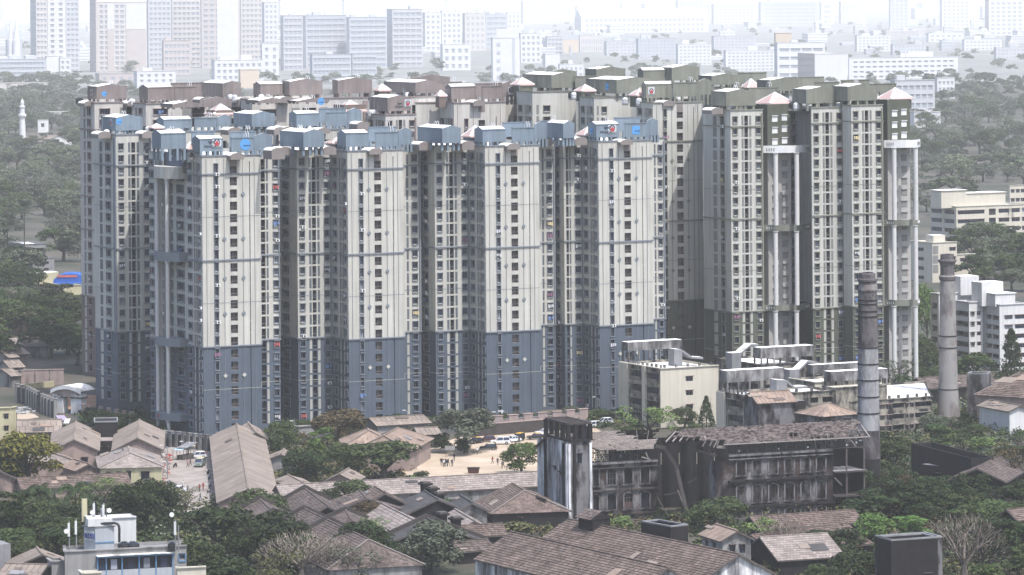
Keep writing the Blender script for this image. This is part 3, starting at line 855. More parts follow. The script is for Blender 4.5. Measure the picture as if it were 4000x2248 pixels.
tank('BF2', 819, 820, 874, 284, 322, 5, '', lb=6)
tank('BF2', 874, 875, 909, 279, 318, 13, 'A', lb=7)
tank('BF2', 802, 803, 870, 274, 300, 24, '', lb=9)
tank('BL', 220, 243, 319, 219, 258, 4, 'A', [('disc', .25, .42, .75), ('house_b', .35, .3, 1.5)])
tank('B4', 350, 372, 436, 221, 260, 4, 'B')
tank('B4', 438, 439, 494, 220, 258, 4, '', lb=6)
tank('B4', 430, 431, 507, 210, 235, 24, '', lb=9)
tank('B4', 507, 560, 606, 211, 250, 8, 'A')
tank('B4', 404, 434, 505, 263, 295, -22, 'A')
tank('B4', 510, 511, 583, 251, 290, -16, 'A', lb=7)
tank('B5', 617, 650, 720, 254, 297, -14, 'A')
tank('B5', 637, 655, 711, 213, 250, 14, 'B')
tank('B5', 711, 728, 811, 206, 245, 14, 'A')
tank('B5', 723, 745, 828, 255, 283, -10, 'A', [('disc', .75, .45, 1.0)])
tank('B5', 836, 850, 936, 203, 242, 16, 'A')
tank('B3', 929, 975, 1034, 247, 287, 4, 'A', [('house', .72, .3, 1.9), ('text', .3, .25, .5)])
tank('B6', 966, 1045, 1105, 209, 246, 6, 'A')
tank('B6', 1092, 1093, 1162, 208, 240, 12, '', lb=8)
tank('B6', 1034, 1035, 1132, 196, 220, 30, 'A', lb=9)
tank('B2', 1120, 1135, 1196, 219, 258, 4, 'B')
tank('B2', 1211, 1212, 1262, 218, 255, 5, '', lb=6)
tank('B2', 1262, 1263, 1299, 211, 250, 12, 'A', lb=7)
tank('B2', 1196, 1197, 1262, 211, 235, 24, '', lb=9)
tank('OB1', 1315, 1387, 1450, 190, 228, 4, 'A')
tank('OB1', 1377, 1378, 1451, 181, 210, 24, 'A', lb=9)
tank('OB1', 1446, 1447, 1509, 193, 230, 6, '', lb=8)
tank('OB1', 1472, 1500, 1573, 175, 205, 28, 'A')
tank('OB2', 1474, 1551, 1647, 202, 242, 2, 'A', [('square_b', .7, .5, .9)])
tank('OB3', 1604, 1618, 1675, 178, 215, 6, 'B')
tank('OB3', 1661, 1690, 1760, 171, 215, 6, 'A')
tank('OF', 1614, 1625, 1690, 213, 254, 5, 'B', [('house', .08, .25, 1.9)])
tank('OF', 1692, 1693, 1756, 209, 250, 5, '', lb=6)
tank('OF', 1755, 1756, 1791, 205, 247, 12, 'A', lb=7)
tank('OB3', 1757, 1790, 1863, 192, 225, -6, 'A')
tank('OB3', 1857, 1858, 1928, 184, 215, 2, '', lb=8)
tank('O1', 1789, 1827, 1901, 232, 275, 2, 'A')
tank('O1', 1882, 1883, 1958, 222, 250, 22, '', lb=9)
tank('O1', 1812, 1813, 1872, 222, 250, 24, '', lb=9)
tank('OB4', 1904, 1935, 2012, 203, 245, 0, 'A')
tank('OB4', 1963, 1964, 2073, 196, 230, 12, '', lb=8)
tank('O2', 1992, 2028, 2105, 226, 268, 3, 'A')
tank('OB4', 2049, 2050, 2112, 208, 240, 0, '', lb=8)
tank('O3', 2092, 2132, 2206, 219, 265, 2, 'A')
tank('OB4', 2190, 2191, 2255, 212, 250, -4, '', lb=8)
tank('OB4', 2115, 2116, 2186, 203, 235, 6, '', lb=8)
# little vaulted stair hoods on the roof edges
for tk, x, y in (('TL', 263, 331), ('TL', 374, 330), ('T1', 597, 385), ('T1', 700, 372), ('T2', 716, 370), ('T2', 830, 368), ('T2', 946, 373), ('T3', 1070, 357), ('T3', 1178, 355), ('T3', 1292, 361),
     ('T4', 1372, 349), ('T4', 1462, 345), ('T4', 1577, 351), ('BF1', 590, 321), ('BF1', 705, 320), ('BF2', 725, 319), ('BF2', 815, 322), ('BF2', 914, 306),
     ('BL', 227, 254), ('BL', 335, 254), ('B4', 517, 245), ('B4', 615, 245), ('B5', 720, 243), ('B2', 1205, 252), ('OF', 1683, 253), ('O1', 1805, 271)):
 canopy(tk, x, y)
for tk in ('T1', 'T2', 'T3', 'T4', 'B2', 'OF'):
 T = TOWERS[tk]
 for i, fk in enumerate(T['kinds']):
  if fk == 'A':
   a, b = T['V'][i], T['V'][i + 1]
   e = b - a; n = Vector((e.y, -e.x, 0)).normalized()
   p0, p1 = a + e * .476 + n * .07, a + e * .602 + n * .07
   mb = MB(); zt = T['zt']
   mb.hexa([(p0.x, p0.y, zt - 2.5), (p1.x, p1.y, zt - 2.5), (p1.x - n.x * .5, p1.y - n.y * .5, zt - 2.5), (p0.x - n.x * .5, p0.y - n.y * .5, zt - 2.5)],
     [(p0.x, p0.y, zt + .35), (p1.x, p1.y, zt + .35), (p1.x - n.x * .5, p1.y - n.y * .5, zt + .35), (p0.x - n.x * .5, p0.y - n.y * .5, zt + .35)], MT['duct'])
   part('balcony_head', mb, T['root'])
# pale red pyramid roofs
hip_cap('B4', 554, 262, 512, 597, 287, -20)
hip_cap('B5', 870, 253, 832, 928, 279, -8)
hip_cap('T1', 482, 358, 458, 500, 374, 10)
hip_cap('T2', 855, 346, 815, 885, 360, 12)
hip_cap('T3', 1215, 317, 1160, 1230, 343, 14)
hip_cap('T4', 1495, 318, 1448, 1515, 339, 12)
hip_cap('OB1', 1325, 196, 1284, 1345, 213, 10)
hip_cap('OB2', 1482, 213, 1444, 1500, 229, 10)
hip_cap('OF', 1622, 222, 1581, 1640, 240, 10)
hip_cap('OB3', 1890, 199, 1863, 1915, 221, -2)
hip_cap('BF1', 400, 312, 372, 415, 322, 0)
hip_cap('B6', 965, 212, 938, 985, 228, 2)
hip_cap('B2', 1110, 228, 1093, 1125, 242, 4)
ra_ = random.Random(9)
for tk, T in TOWERS.items():
 vs = [v for v in T['V']]
 for i in range(7):
  a, b = ra_.choice(list(zip(vs, vs[1:]))); p = a.lerp(b, ra_.uniform(.1, .9)) - Wv * ra_.uniform(2, 16); z = T['zt'] - .9; h = ra_.uniform(2.5, 6.5)
  mb = MB(); mb.box((p.x, p.y, z), .1, .1, h, MT['metal'])
  if ra_.random() < .6: [mb.box((p.x, p.y, z + h - .4 * k - .2), 1.1, .06, .06, MT['metal'], .5) for k in range(3)]
  part('aerial', mb, T['root'])
 for i in range(4):
  a, b = ra_.choice(list(zip(vs, vs[1:]))); p = a.lerp(b, ra_.uniform(.2, .8)) - Wv * ra_.uniform(3, 12); z = T['zt'] - .9
  mb = MB(); mb.lathe((p.x, p.y, z + .5), [(.75, 0), (.8, .3), (.75, .6), (.8, .9), (.72, 1.3), (.3, 1.6)], MT['blacktank'] if ra_.random() < .5 else MT['white'], 10); mb.box((p.x, p.y, z), 1.5, 1.5, .5, MT['concrete']); part('small_water_tank', mb, T['root'])
# entrance cores with white columns and curved balconies
def core(tk, x0, x1, ytop, yband_list, cap, colx, foot, balw, balcol, wallkind='K1', proj=4.0, upper=None, z_off=0.0, off=0.0):
 """x0..x1 front of the shaft (2576-px view); yband_list = rows of the curved balconies (top, bottom); colx = column positions"""
 T = TOWERS[tk]; S = T['S']; root = T['root']
 d = T['d'] + off
 c0 = AT(x0 / .644, 760 / .644, d); c0.z = 0
 c1 = march(c0, U, x1 / .644, 760 / .644)
 zt = zat((x0 + x1) / 2 / .644, ytop / .644, (c0.y + c1.y) / 2)
 zb = T['zb']; fh = T['fh']
 mb = MB()
 zup = zat((x0 + x1) / 2 / .644, yband_list[0][0] / .644, c0.y) if upper else zt
 kr = T['kr']
 beige = MT['core_beige']
 facade(mb, root, c0, c1, 0, zup, FACE[wallkind], zb, fh, beige, beige, kr, MT['strip_ol'])
 if upper:
  facade(mb, root, c0, c1, zup, zt, FACE[wallkind], zb, fh, S['lo'], S['lo'], list(range(kr[-1] - 8, kr[-1] + 4)), MT['white'])
 b0, b1 = c0 - Wv * 14, c1 - Wv * 14
 for a, b in ((b0, c0), (c1, b1), (b1, b0)):
  wall_quad(mb, a, b, 0, zup, zup, beige, beige)
  wall_quad(mb, a, b, zup, zt, zup, S['lo'], S['lo'])
 mb.face([(q.x, q.y, zt) for q in (c0, c1, b1, b0)], MT['roof_white'])
 part('entrance_shaft', mb, root)
 xm0, xm1 = balw
 for j, (ya, yb) in enumerate(yband_list):
  q0 = AT(xm0 / .644, ya / .644, c0.y - proj * .35); q1 = AT(xm1 / .644, ya / .644, c0.y - proj * .35)
  q0.z = q1.z = 0
  q1 = march(q0, U, xm1 / .644, ya / .644)
  zt_ = zat((xm0 + xm1) / 2 / .644, ya / .644, q0.y); zb_ = zat((xm0 + xm1) / 2 / .644, yb / .644, q0.y)
  e = q1 - q0; n = Vector((e.y, -e.x, 0)).normalized()
  bb = MB()
  m = balcol[j]
  N = 10
  front = [q0 + e * (i / N) + n * (proj * 0.75 * math.sin(math.pi * i / N)) for i in range(N + 1)]
  inner = [p - n * 0.3 for p in front]
  for i in range(N):
   bb.hexa([(front[i].x, front[i].y, zb_), (front[i + 1].x, front[i + 1].y, zb_), (inner[i + 1].x, inner[i + 1].y, zb_), (inner[i].x, inner[i].y, zb_)],
     [(front[i].x, front[i].y, zt_), (front[i + 1].x, front[i + 1].y, zt_), (inner[i + 1].x, inner[i + 1].y, zt_), (inner[i].x, inner[i].y, zt_)], m)
  back = [q1 - n * proj * .7, q0 - n * proj * .7]
  bb.face([(p.x, p.y, zb_ + .35) for p in front + back], MT['roof_white'])
  bb.face([(p.x, p.y, zb_ + .02) for p in (front + back)[::-1]], m)
  for f0 in (.05, .82):
   for k in range(4):
    f = f0 + k * .035
    p = q0 + e * f + n * (proj * 0.75 * math.sin(math.pi * f) + 0.05)
    bb.box((p.x, p.y, zb_ + (zt_ - zb_) * .3), .16, .2, (zt_ - zb_) * .4, MT['white'] if m is not MT['white'] else MT['strip_ol'], math.atan2(e.y, e.x))
  part('curved_balcony', bb, root)
  znext = zat((xm0 + xm1) / 2 / .644, yband_list[j + 1][0] / .644, q0.y) if j + 1 < len(yband_list) else 0.0
  for cx in colx:
   p = AT(cx / .644, yb / .644, q0.y - proj * .35)
   cb = MB()
   cb.tube((p.x, p.y, znext), (p.x, p.y, zb_ - .3), .6, .6, MT['column'], 14)
   cb.tube((p.x, p.y, zb_ - .5), (p.x, p.y, zb_ + .05), .55, .8, MT['column'], 14)
   part('column', cb, root)
 if cap:
  xa, ya, cx0, cx1, cy = cap
  hip_cap(tk, xa, ya, cx0, cx1, cy, (c0.y + c1.y) / 2 + 4 - T['d'])
 return c0, c1
MT['core_beige'] = M('beige_render', (0.42, 0.405, 0.385), var=0.06, streak=0.15)
MT['core_dark'] = M('slate_dark_render', (0.10, 0.13, 0.18), var=0.06, streak=0.1)
core('O1', 1934, 1992, 262, [(367, 385), (566, 582), (767, 782)], (1944, 233, 1901, 1998, 259), (1951, 2004), 925, (1920, 2040), [MT['white'], SCH['olive']['tank'], SCH['olive']['tank']], upper=True, proj=4.5, off=7)
core('O3', 2236, 2292, 250, [(353, 372), (553, 568), (754, 770)], (2243, 222, 2206, 2298, 248), (2249, 2303), 925, (2224, 2315), [MT['white'], SCH['olive']['tank'], SCH['olive']['tank']], upper=True, proj=4.5, off=8)
T = TOWERS['O1']
p0 = AT(1990 / .644, 760 / .644, T['d'] + 26); p0.z = 0
p1 = march(p0, U, 2056 / .644, 760 / .644)
mb = MB()
facade(mb, T['root'], p0, p1, 0, T['zt'] - 1.2, [(.05, .30, .25, .85, 'win'), (.62, .86, .2, .88, 'win')], T['zb'], T['fh'], MT['core_beige'], MT['core_beige'], T['kr'], MT['strip_ol'])
part('recessed_wall', mb, T['root'])
T = TOWERS['T1']
iB = [i for i, k in enumerate(T['kinds']) if k == 'R'][0]
va, vb = T['V'][iB], T['V'][iB + 1]
e = (vb - va).normalized(); n = Vector((e.y, -e.x, 0))
hb = MB()
zhead = zat(445 / .644, 430 / .644, va.y)
q0, q1 = va + n * 1.2, vb + n * 1.2
hb.hexa([(q0.x, q0.y, zhead), (q1.x, q1.y, zhead), (vb.x, vb.y, zhead), (va.x, va.y, zhead)], [(q0.x, q0.y, T['zt'] + .3), (q1.x, q1.y, T['zt'] + .3), (vb.x, vb.y, T['zt'] + .3), (va.x, va.y, T['zt'] + .3)], MT['core_dark'])
part('entrance_head_wall', hb, T['root'])
sh = MB()
ca = va + e * 2.2 + n * 0.8
sh.tube((ca.x, ca.y, 0), (ca.x, ca.y, zhead), 2.3, 2.3, MT['core_beige'], 20)
part('rounded_shaft', sh, T['root'])
rows = [(418, 448, MT['wall_blue_up']), (632, 655, MT['trim_blue']), (848, 868, MT['trim_blue']), (1036, 1054, MT['trim_blue'])]
for j, (ya, yb, m) in enumerate(rows):
 a = va + n * 2.2; b = vb + n * 2.2
 ym = (a.y + b.y) / 2
 zt_, zb_ = zat(447 / .644, ya / .644, ym), zat(447 / .644, yb / .644, ym)
 ee = b - a
 N = 8
 fr = [a + ee * (i / N) + n * (2.6 * math.sin(math.pi * i / N)) for i in range(N + 1)]
 bb = MB()
 poly = fr + [vb, va]
 bb.prism([(p.x, p.y) for p in poly], zb_, zt_, m)
 o = part('curved_balcony', bb, T['root'])
 if j == 3:
  mid = fr[4] + n * .08
  text_on(o, 'ॐ', Vector((mid.x, mid.y, zb_ + .35)) - e * .6, e, 1.0, MT['sign_red'], 'red_sign_mark')
 znext = zat(447 / .644, rows[j + 1][0] / .644, ym) if j + 1 < len(rows) else 0.0
 for f in (.28, .72):
  p = a + ee * f + n * 1.3
  cb = MB()
  cb.tube((p.x, p.y, znext), (p.x, p.y, zb_), .46, .46, MT['column'], 14)
  cb.tube((p.x, p.y, zb_ - .7), (p.x, p.y, zb_ + .02), .5, .75, MT['column'], 14)
  part('column', cb, T['root'])
# roofs, houses, sheds
z14, z24, z34, z44 = Zm(0, 1450, 1.815), Zm(1000, 1450, 1.815), Zm(2000, 1450, 1.815), Zm(3000, 1450, 1.815)
zh, zrf, zt5, zt6, zt7 = Zm(0, 1440, 3.147), Zm(1000, 1850, 2.576), Zm(2040, 1620, 3.292), Zm(2540, 1600, 3.292), Zm(2980, 1600, 3.292)
zk, zk8, zyd, zst = Zm(2780, 1320, 2.862), Zm(2400, 1300, 3.62), Zm(1780, 1620, 6.03), Zm(620, 1640, 4.523)
V3 = Vector
def tiled(mb, ra, rb, ea, eb, tw, tl, mat, jit=0.03, holes=0.0, rnd=random, lip=0.07, skip=None, mats=None):
 """courses of separate tiles on the slope ra-rb (ridge) to ea-eb (eave)"""
 ra, rb, ea, eb = V3(ra), V3(rb), V3(ea), V3(eb)
 nu = max(1, int(round(((rb - ra).length + (eb - ea).length) / 2 / tw)))
 nv = max(1, int(round((ea - ra).length / tl)))
 nrm = (rb - ra).cross(ea - ra)
 if nrm.length < 1e-6: nrm = (eb - ea).cross(ea - ra)
 nrm.normalize()
 if nrm.z < 0: nrm = -nrm
 def pt(u, v):
  a = ra.lerp(rb, u); b = ea.lerp(eb, u)
  return a.lerp(b, v)
 for j in range(nv):
  off = 0.5 * (j % 2) / nu
  for i in range(nu + (j % 2)):
   u0, u1 = max(0, i / nu - off), min(1, (i + 1) / nu - off)
   if u1 - u0 < 0.2 / nu: continue
   if holes and rnd.random() < holes: continue
   if skip and skip((u0 + u1) / 2, (j + .5) / nv): continue
   v0, v1 = j / nv, (j + 1.06) / nv
   j0, j1 = rnd.uniform(0, jit), rnd.uniform(0, jit)
   g = 0.03 / nu
   a, b = pt(u0 + g, v0) + nrm * 0.02, pt(u1 - g, v0) + nrm * 0.02
   c, d = pt(u1 - g, v1) + nrm * (lip + j0), pt(u0 + g, v1) + nrm * (lip + j1)
   c2, d2 = pt(u1 - g, v1) - nrm * 0.01, pt(u0 + g, v1) - nrm * 0.01
   k = len(mb.v)
   mb.v.extend([tuple(q) for q in (a, b, c, d, c2, d2)])
   mi = mb.mi(mat if not mats or rnd.random() > mats[1] else mats[0])
   mb.f.append((k, k + 3, k + 2, k + 1)); mb.m.append(mi)
   mb.f.append((k + 3, k + 5, k + 4, k + 2)); mb.m.append(mi)
TS = {'tile': (0.46, 0.62, 'tile', 0.05, 0.09), 'tile_pale': (0.62, 0.75, 'tile_pale', 0.03, 0.07), 'tile_dark': (0.5, 0.66, 'tile_dark', 0.05, 0.09), 'sheet': (1.05, 2.4, 'sheet', 0.015, 0.05),
  'sheet_dark': (1.05, 2.4, 'sheet_dark', 0.015, 0.05), 'sheet_rust': (0.9, 2.4, 'sheet_rust', 0.015, 0.05)}
RN = {'tile': 'roof_tiles', 'tile_pale': 'roof_tiles', 'tile_dark': 'roof_tiles', 'sheet': 'roof_sheets', 'sheet_dark': 'roof_sheets', 'sheet_rust': 'roof_sheets'}
def gable(label, a, b, zr, run, drop, roof='tile', wall='wall_house', cat='house', name='old_house', group=None, hip=(0, 0), run2=None, drop2=None, near=None, side=None, holes=0.0,
   over=0.5, base=0.0, ridgecap=True, far_plain=True, parapet=None, wl=None, skip=None):
 """a, b = ridge ends in the photo (b nearer or right); zr ridge height; run / drop of the slope; hip = lengths of the hipped ends"""
 A, B = G(*a, zr), G(*b, zr)
 r = (B - A); r.z = 0; L_ = r.length; r.normalize()
 pv = V3((-r.y, r.x, 0))
 run2 = run2 or run; drop2 = drop2 or drop
 ze1, ze2 = zr - drop, zr - drop2
 wall_m = MT[wall]
 ext0, ext1 = hip
 A2, B2 = A - r * ext0, B + r * ext1
 e1a = A2 + pv * run; e1b = B2 + pv * run; e2a = A2 - pv * run2; e2b = B2 - pv * run2
 for q, z in ((e1a, ze1), (e1b, ze1), (e2a, ze2), (e2b, ze2)): q.z = z
 cen = (A + B) / 2
 root = thing(name, label, cat, (cen.x, cen.y, base), group)
 tw, tl, mk, jit, lip = TS[roof]
 mat = MT[mk]
 dist = cen.y
 f = max(1.0, dist / 780.0)
 tb = MB()
 rnd = random.Random(int(a[0] * 7 + a[1]))
 for (p, q, e0, e1) in ((A, B, e1a, e1b), (B, A, e2b, e2a)):
  tiled(tb, p, q, e0, e1, tw * f, tl * f, mat, jit, holes, rnd, lip, skip)
 if ext0: tiled(tb, A, A + V3((0, 0, .001)), e2a, e1a, tw * f, tl * f, mat, jit, holes, rnd, lip)
 if ext1: tiled(tb, B, B + V3((0, 0, .001)), e1b, e2b, tw * f, tl * f, mat, jit, holes, rnd, lip)
 if ridgecap:
  n = max(2, int(L_ / (0.7 * f)))
  for i in range(n):
   p, q = A.lerp(B, i / n), A.lerp(B, (i + 1.05) / n)
   tb.bar(p + V3((0, 0, .1)), q + V3((0, 0, .12)), .34, .16, mat)
  for (c, es, ex) in ((A, (e1a, e2a), ext0), (B, (e1b, e2b), ext1)):
   if ex:
    for e_ in es: tb.bar(c + V3((0, 0, .1)), e_ + V3((0, 0, .12)), .3, .14, MT['sheet'] if roof.startswith('sheet') else MT['tile_pale'])
 part(RN[roof], tb, root, stuff=True)
 for _ in range(rnd.choice([1, 2, 3, 4, 5]) if L_ > 6 else 0):
  p, q, e0, e1 = rnd.choice([(A, B, e1a, e1b), (B, A, e2b, e2a)]); u, v = rnd.uniform(.05, .85), rnd.uniform(.1, .75); du, dv = rnd.uniform(1.2, 3.4) / L_, rnd.uniform(.12, .3)
  P_ = [p.lerp(q, a_).lerp(e0.lerp(e1, a_), b_) + V3((0, 0, .16 + .03 * rnd.random())) for a_, b_ in ((u, v), (u, v + dv), (u + du, v + dv), (u + du, v))]
  sb = MB(); sb.hexa(P_, [w + V3((0, 0, .05)) for w in P_], MT[rnd.choice(['sheet', 'sheet_rust', 'sheet_dark', 'concrete', 'sheet', 'tile_dark', 'sheet_rust'])]); part('patch_sheet', sb, root)
 ins = over
 w1a, w1b = A2 + pv * (run - ins) + r * ins, B2 + pv * (run - ins) - r * ins
 w2a, w2b = A2 - pv * (run2 - ins) + r * ins, B2 - pv * (run2 - ins) - r * ins
 zw1, zw2 = ze1 + (drop * ins / run) * 0.6, ze2 + (drop2 * ins / run2) * 0.6
 wb = MB()
 def wf(p, q, z, cols):
  if cols: facade(wb, root, p, q, base, z, cols, base, 1.0, wall_m, wall_m, [0], MT['timber'])
  else: wall_quad(wb, p, q, base, z, base, wall_m, wall_m)
 wf(w1b, w1a, zw1, side if side and (pv.y < 0) else None)
 wf(w2a, w2b, zw2, side if side and (pv.y >= 0) else None)
 wf(w1a, w2a, min(zw1, zw2), None)
 nearB = B.y < A.y
 wf(w2b, w1b, min(zw1, zw2), near)
 if not ext0: wb.face([(w1a.x, w1a.y, zw1), (w2a.x, w2a.y, zw2), (A.x + r.x * ins, A.y + r.y * ins, zr - .12)], wall_m)
 if not ext1: wb.face([(w2b.x, w2b.y, zw2), (w1b.x, w1b.y, zw1), (B.x - r.x * ins, B.y - r.y * ins, zr - .12)], wall_m)
 part('wall', wb, root)
 lst = []
 if not ext1: lst += [(B, e1b, .3), (B, e2b, .3)]
 if not ext0: lst += [(A, e1a, .3), (A, e2a, .3)]
 lst += [(e1a, e1b, .2), (e2a, e2b, .2)]
 for p, q, hh in lst:
  vb = MB(); vb.bar(p - V3((0, 0, .12)), q - V3((0, 0, .12)), .12, hh, MT['timber']); part('verge_board' if hh > .25 else 'eave_board', vb, root)
 if parapet:
  for t in parapet:
   c = A.lerp(B, t)
   pb = MB()
   for sgn, rn, dp in ((1, run, drop), (-1, run2, drop2)):
    e_ = c + pv * sgn * (rn + .3)
    p0, p1 = c - r * .3, c + r * .3
    q0, q1 = e_ - r * .3, e_ + r * .3
    zz = zr - dp - .2
    pb.hexa([(p0.x, p0.y, base), (p1.x, p1.y, base), (q1.x, q1.y, base), (q0.x, q0.y, base)][::sgn], [(p0.x, p0.y, zr + .8), (p1.x, p1.y, zr + .8), (q1.x, q1.y, zz + .8), (q0.x, q0.y, zz + .8)][::sgn], MT['dirtwall'])
   part('fire_wall', pb, root)
 return root, dict(A=A, B=B, r=r, pv=pv, e=(e1a, e1b, e2a, e2b))
HS = 'low houses beside the street'
# houses left of the street
gable('low house with a long grey sheet roof behind the twin gabled houses', zh(205, 640), zh(760, 628), 6.2, 4.5, 2.3, 'sheet', 'wall_house', group=HS, side=[(.42, .54, 1.0, 2.9, 'plain')])
gable('gabled house with pink end wall, left of the dark flat-roofed link', zh(935, 650), zh(910, 876), 7.3, 5.4, 2.5, 'sheet', 'wall_house', group=HS, near=[(.27, .40, 1.6, 3.4, 'plain'), (.66, .80, 1.6, 3.4, 'plain')])
gable('gabled house with pink end wall, right of the dark flat-roofed link', zh(1715, 628), zh(1690, 856), 7.3, 5.6, 2.7, 'sheet', 'wall_house', group=HS, near=[(.58, .72, 2.3, 3.6, 'plain')])
gable('hipped house with brown roof and pale yellow front at the street corner', zh(1575, 960), zh(1600, 1040), 5.9, 7.0, 2.5, 'tile_pale', 'wall_yellow', group=HS, hip=(3, 5.5), near=[(.10, .17, 1.2, 2.6, 'plain'), (.26, .33, 1.2, 2.6, 'plain'), (.42, .50, .7, 2.7, 'plain'), (.66, .80, .9, 2.5, 'plain')])
gable('small brown-roofed house half hidden by the yellow flowering tree', zh(520, 960), zh(560, 1010), 5.4, 7.5, 2.7, 'tile_pale', 'wall_house', group=HS, hip=(0, 2))
gable('long low tiled shed in front of the yellow-fronted house', zh(205, 1352), zh(1565, 1285), 4.0, 4.2, 1.9, 'tile', 'wall_house', group=HS)
gable('tiled roof at the left edge below the yellow flowering tree', zh(-160, 1180), zh(10, 1262), 5.5, 5.0, 2.6, 'tile', 'wall_house', group=HS)
gable('low brown-roofed lean-to between the yellow tree and the yellow-fronted house', zh(900, 1115), zh(1090, 1175), 3.6, 3.0, 1.3, 'sheet_rust', 'wall_house', group=HS)
mb = MB()
p0 = G(*zh(1105, 1130)); p1 = march(p0, U.copy() if False else V3((1, .1, 0)).normalized(), zh(1500, 1100)[0], zh(1500, 1100)[1])
root = thing('flat_roofed_link', 'dark sooty flat-roofed link between the two gabled houses', 'house', p0, HS)
ee = (p1 - p0).normalized(); nn = V3((ee.y, -ee.x, 0))
facade(mb, root, p0, p1, 0, 4.3, [(.10, .18, 1.3, 3.0, 'plain'), (.30, .38, 1.3, 3.0, 'plain'), (.55, .63, 1.3, 3.0, 'plain'), (.78, .86, 1.3, 3.0, 'plain')], 0, 1, MT['soot'], MT['soot'], [0], MT['timber'])
q0, q1 = p0 - nn * 7, p1 - nn * 7
wall_quad(mb, q0, p0, 0, 4.3, 0, MT['soot'], MT['soot']); wall_quad(mb, p1, q1, 0, 4.3, 0, MT['soot'], MT['soot'])
mb.face([(q.x, q.y, 4.3) for q in (p0, p1, q1, q0)], MT['tile_pale'])
part('wall', mb, root)
ub = MB()
u0, u1 = p0 - nn * 10 + ee * 1, p1 - nn * 10 - ee * 1
ub.hexa([(u0.x, u0.y, 4), (u1.x, u1.y, 4), (u1.x - nn.x * 8, u1.y - nn.y * 8, 4), (u0.x - nn.x * 8, u0.y - nn.y * 8, 4)], [(u0.x, u0.y, 7.4), (u1.x, u1.y, 7.4), (u1.x - nn.x * 8, u1.y - nn.y * 8, 7.4), (u0.x - nn.x * 8, u0.y - nn.y * 8, 7.4)], MT['soot'])
for pa, pb_ in ((u0, u1), (u0 - nn * 8, u1 - nn * 8), (u0, u0 - nn * 8), (u1, u1 - nn * 8)):
 ub.bar((pa.x, pa.y, 7.5), (pb_.x, pb_.y, 7.5), .3, .3, MT['concrete'])
part('upper_wall', ub, root)
# the long hall
HALL, hall = gable('long grey-brown sheet-roofed hall with open gable, right of the street', (925.6, 1656.6), (970, 1910), 6.0, 6.2, 2.7, 'sheet', 'wall_house', cat='hall', name='hall', near=[(.35, .65, .2, 2.4, 'plain')])
gable('small brown gabled roof just behind the far end of the long hall', (968, 1650), (1000, 1690), 5.0, 2.6, 1.5, 'sheet', 'wall_house', cat='shed', name='shed')
gable('little white-roofed lean-to beside the long hall', z24(200, 553), z24(175, 590), 4.3, 3.4, 1.3, 'sheet', 'wall_grey', cat='shed', name='shed')
# the rusty hipped hall by the yard
gable('hipped hall with rusty pale sheet roof at the edge of the sandy yard', z24(905, 460), z24(1010, 402), 7.5, 6.6, 3.1, 'sheet_rust', 'wall_house', cat='hall', name='hall', hip=(2, 7.0), over=.6)
gable('smaller hipped roof left of the rusty hall, same brown sheets', z24(790, 408), z24(800, 422), 6.6, 6.0, 2.8, 'sheet_rust', 'wall_house', cat='hall', name='hall', hip=(4.5, 4.5))
gable('low brown sheet roof under the trees left of the rusty hall', z24(660, 690), z24(590, 730), 4.2, 3.5, 1.7, 'sheet', 'wall_house', cat='shed', name='shed')
gable('pale lean-to roof at the left end of the long tiled shed', z24(225, 735), z24(330, 790), 3.6, 3.0, .9, 'sheet', 'wall_grey', cat='shed', name='shed')
# long tiled shed and the mill sheds in front of it
MILL = 'old tiled mill sheds'
gable('very long low tiled shed crossing below the sandy yard', (1078, 1897), (2112, 1843), 5.2, 4.6, 2.4, 'tile_pale', 'wall_grey', cat='mill shed', name='mill_shed', group=MILL)
sheds = [
 ('dark tiled mill shed at the left end, thick fire walls across its roof', zrf(40, 262), zrf(190, 400), 6.5, 6.0, 2.9, 'tile_dark', [0.0, .9]),
 ('broad tiled mill shed behind the large green trees with a pale hip line', zrf(470, 352), zrf(1130, 665), 7.6, 9.0, 4.3, 'tile_dark', [0.02, .38]),
 ('small tiled mill shed with brown sagging slope below the long shed', zrf(490, 152), zrf(720, 330), 6.3, 5.0, 2.6, 'tile_dark', [0.0]),
 ('sagging tiled mill shed with ragged broken eave below the long shed', zrf(1040, 172), zrf(1120, 262), 6.8, 9.5, 3.0, 'tile_dark', None),
 ('mill shed with open gable and long dark end wall among the tiled roofs', zrf(1190, 130), zrf(1300, 200), 7.4, 7.0, 3.6, 'tile', None),
 ('tiled mill shed with pale slope right of the dark round tree', zrf(1270, 305), zrf(1610, 480), 6.0, 5.0, 2.4, 'tile_pale', None),
 ('black tarred shed with two ridge ventilators left of the round green tree', zrf(1690, 175), zrf(1830, 260), 7.0, 8.5, 3.6, 'sheet_dark', None),
 ('small grey lean-to roof with white gable between the green tree and the ruin', zrf(2055, 220), zrf(2180, 300), 6.3, 3.4, 1.7, 'sheet_dark', None),
 ('tiled shed below the small grey gable, left of the brown dry bush', zrf(2000, 360), zrf(2200, 480), 5.2, 3.2, 1.6, 'tile_pale', None),
 ('black tarred shed behind the grey-leaved tree at the bottom', zrf(1715, 450), zrf(1800, 500), 7.2, 11.0, 4.4, 'sheet_dark', [0.0]),
 ('low tiled shed between the grey-leaved tree and the big foreground roof', zrf(1995, 530), zrf(2480, 505), 4.6, 3.4, 1.7, 'tile', None),
 ('lower lean-to of dark tiles below the low tiled shed', zrf(1960, 690), zrf(2330, 660), 3.8, 3.2, 1.5, 'tile_dark', None),
 ('hipped tiled roof with red ridge caps left of the ruin', zrf(2576, 100), zrf(2700, 175), 7.0, 8.0, 3.5, 'tile', None),
 ('small tiled roof left of the dark round tree, with dark parapet', zrf(900, 370), zrf(960, 470), 5.6, 5.5, 2.4, 'tile_dark', [0.0]),
]
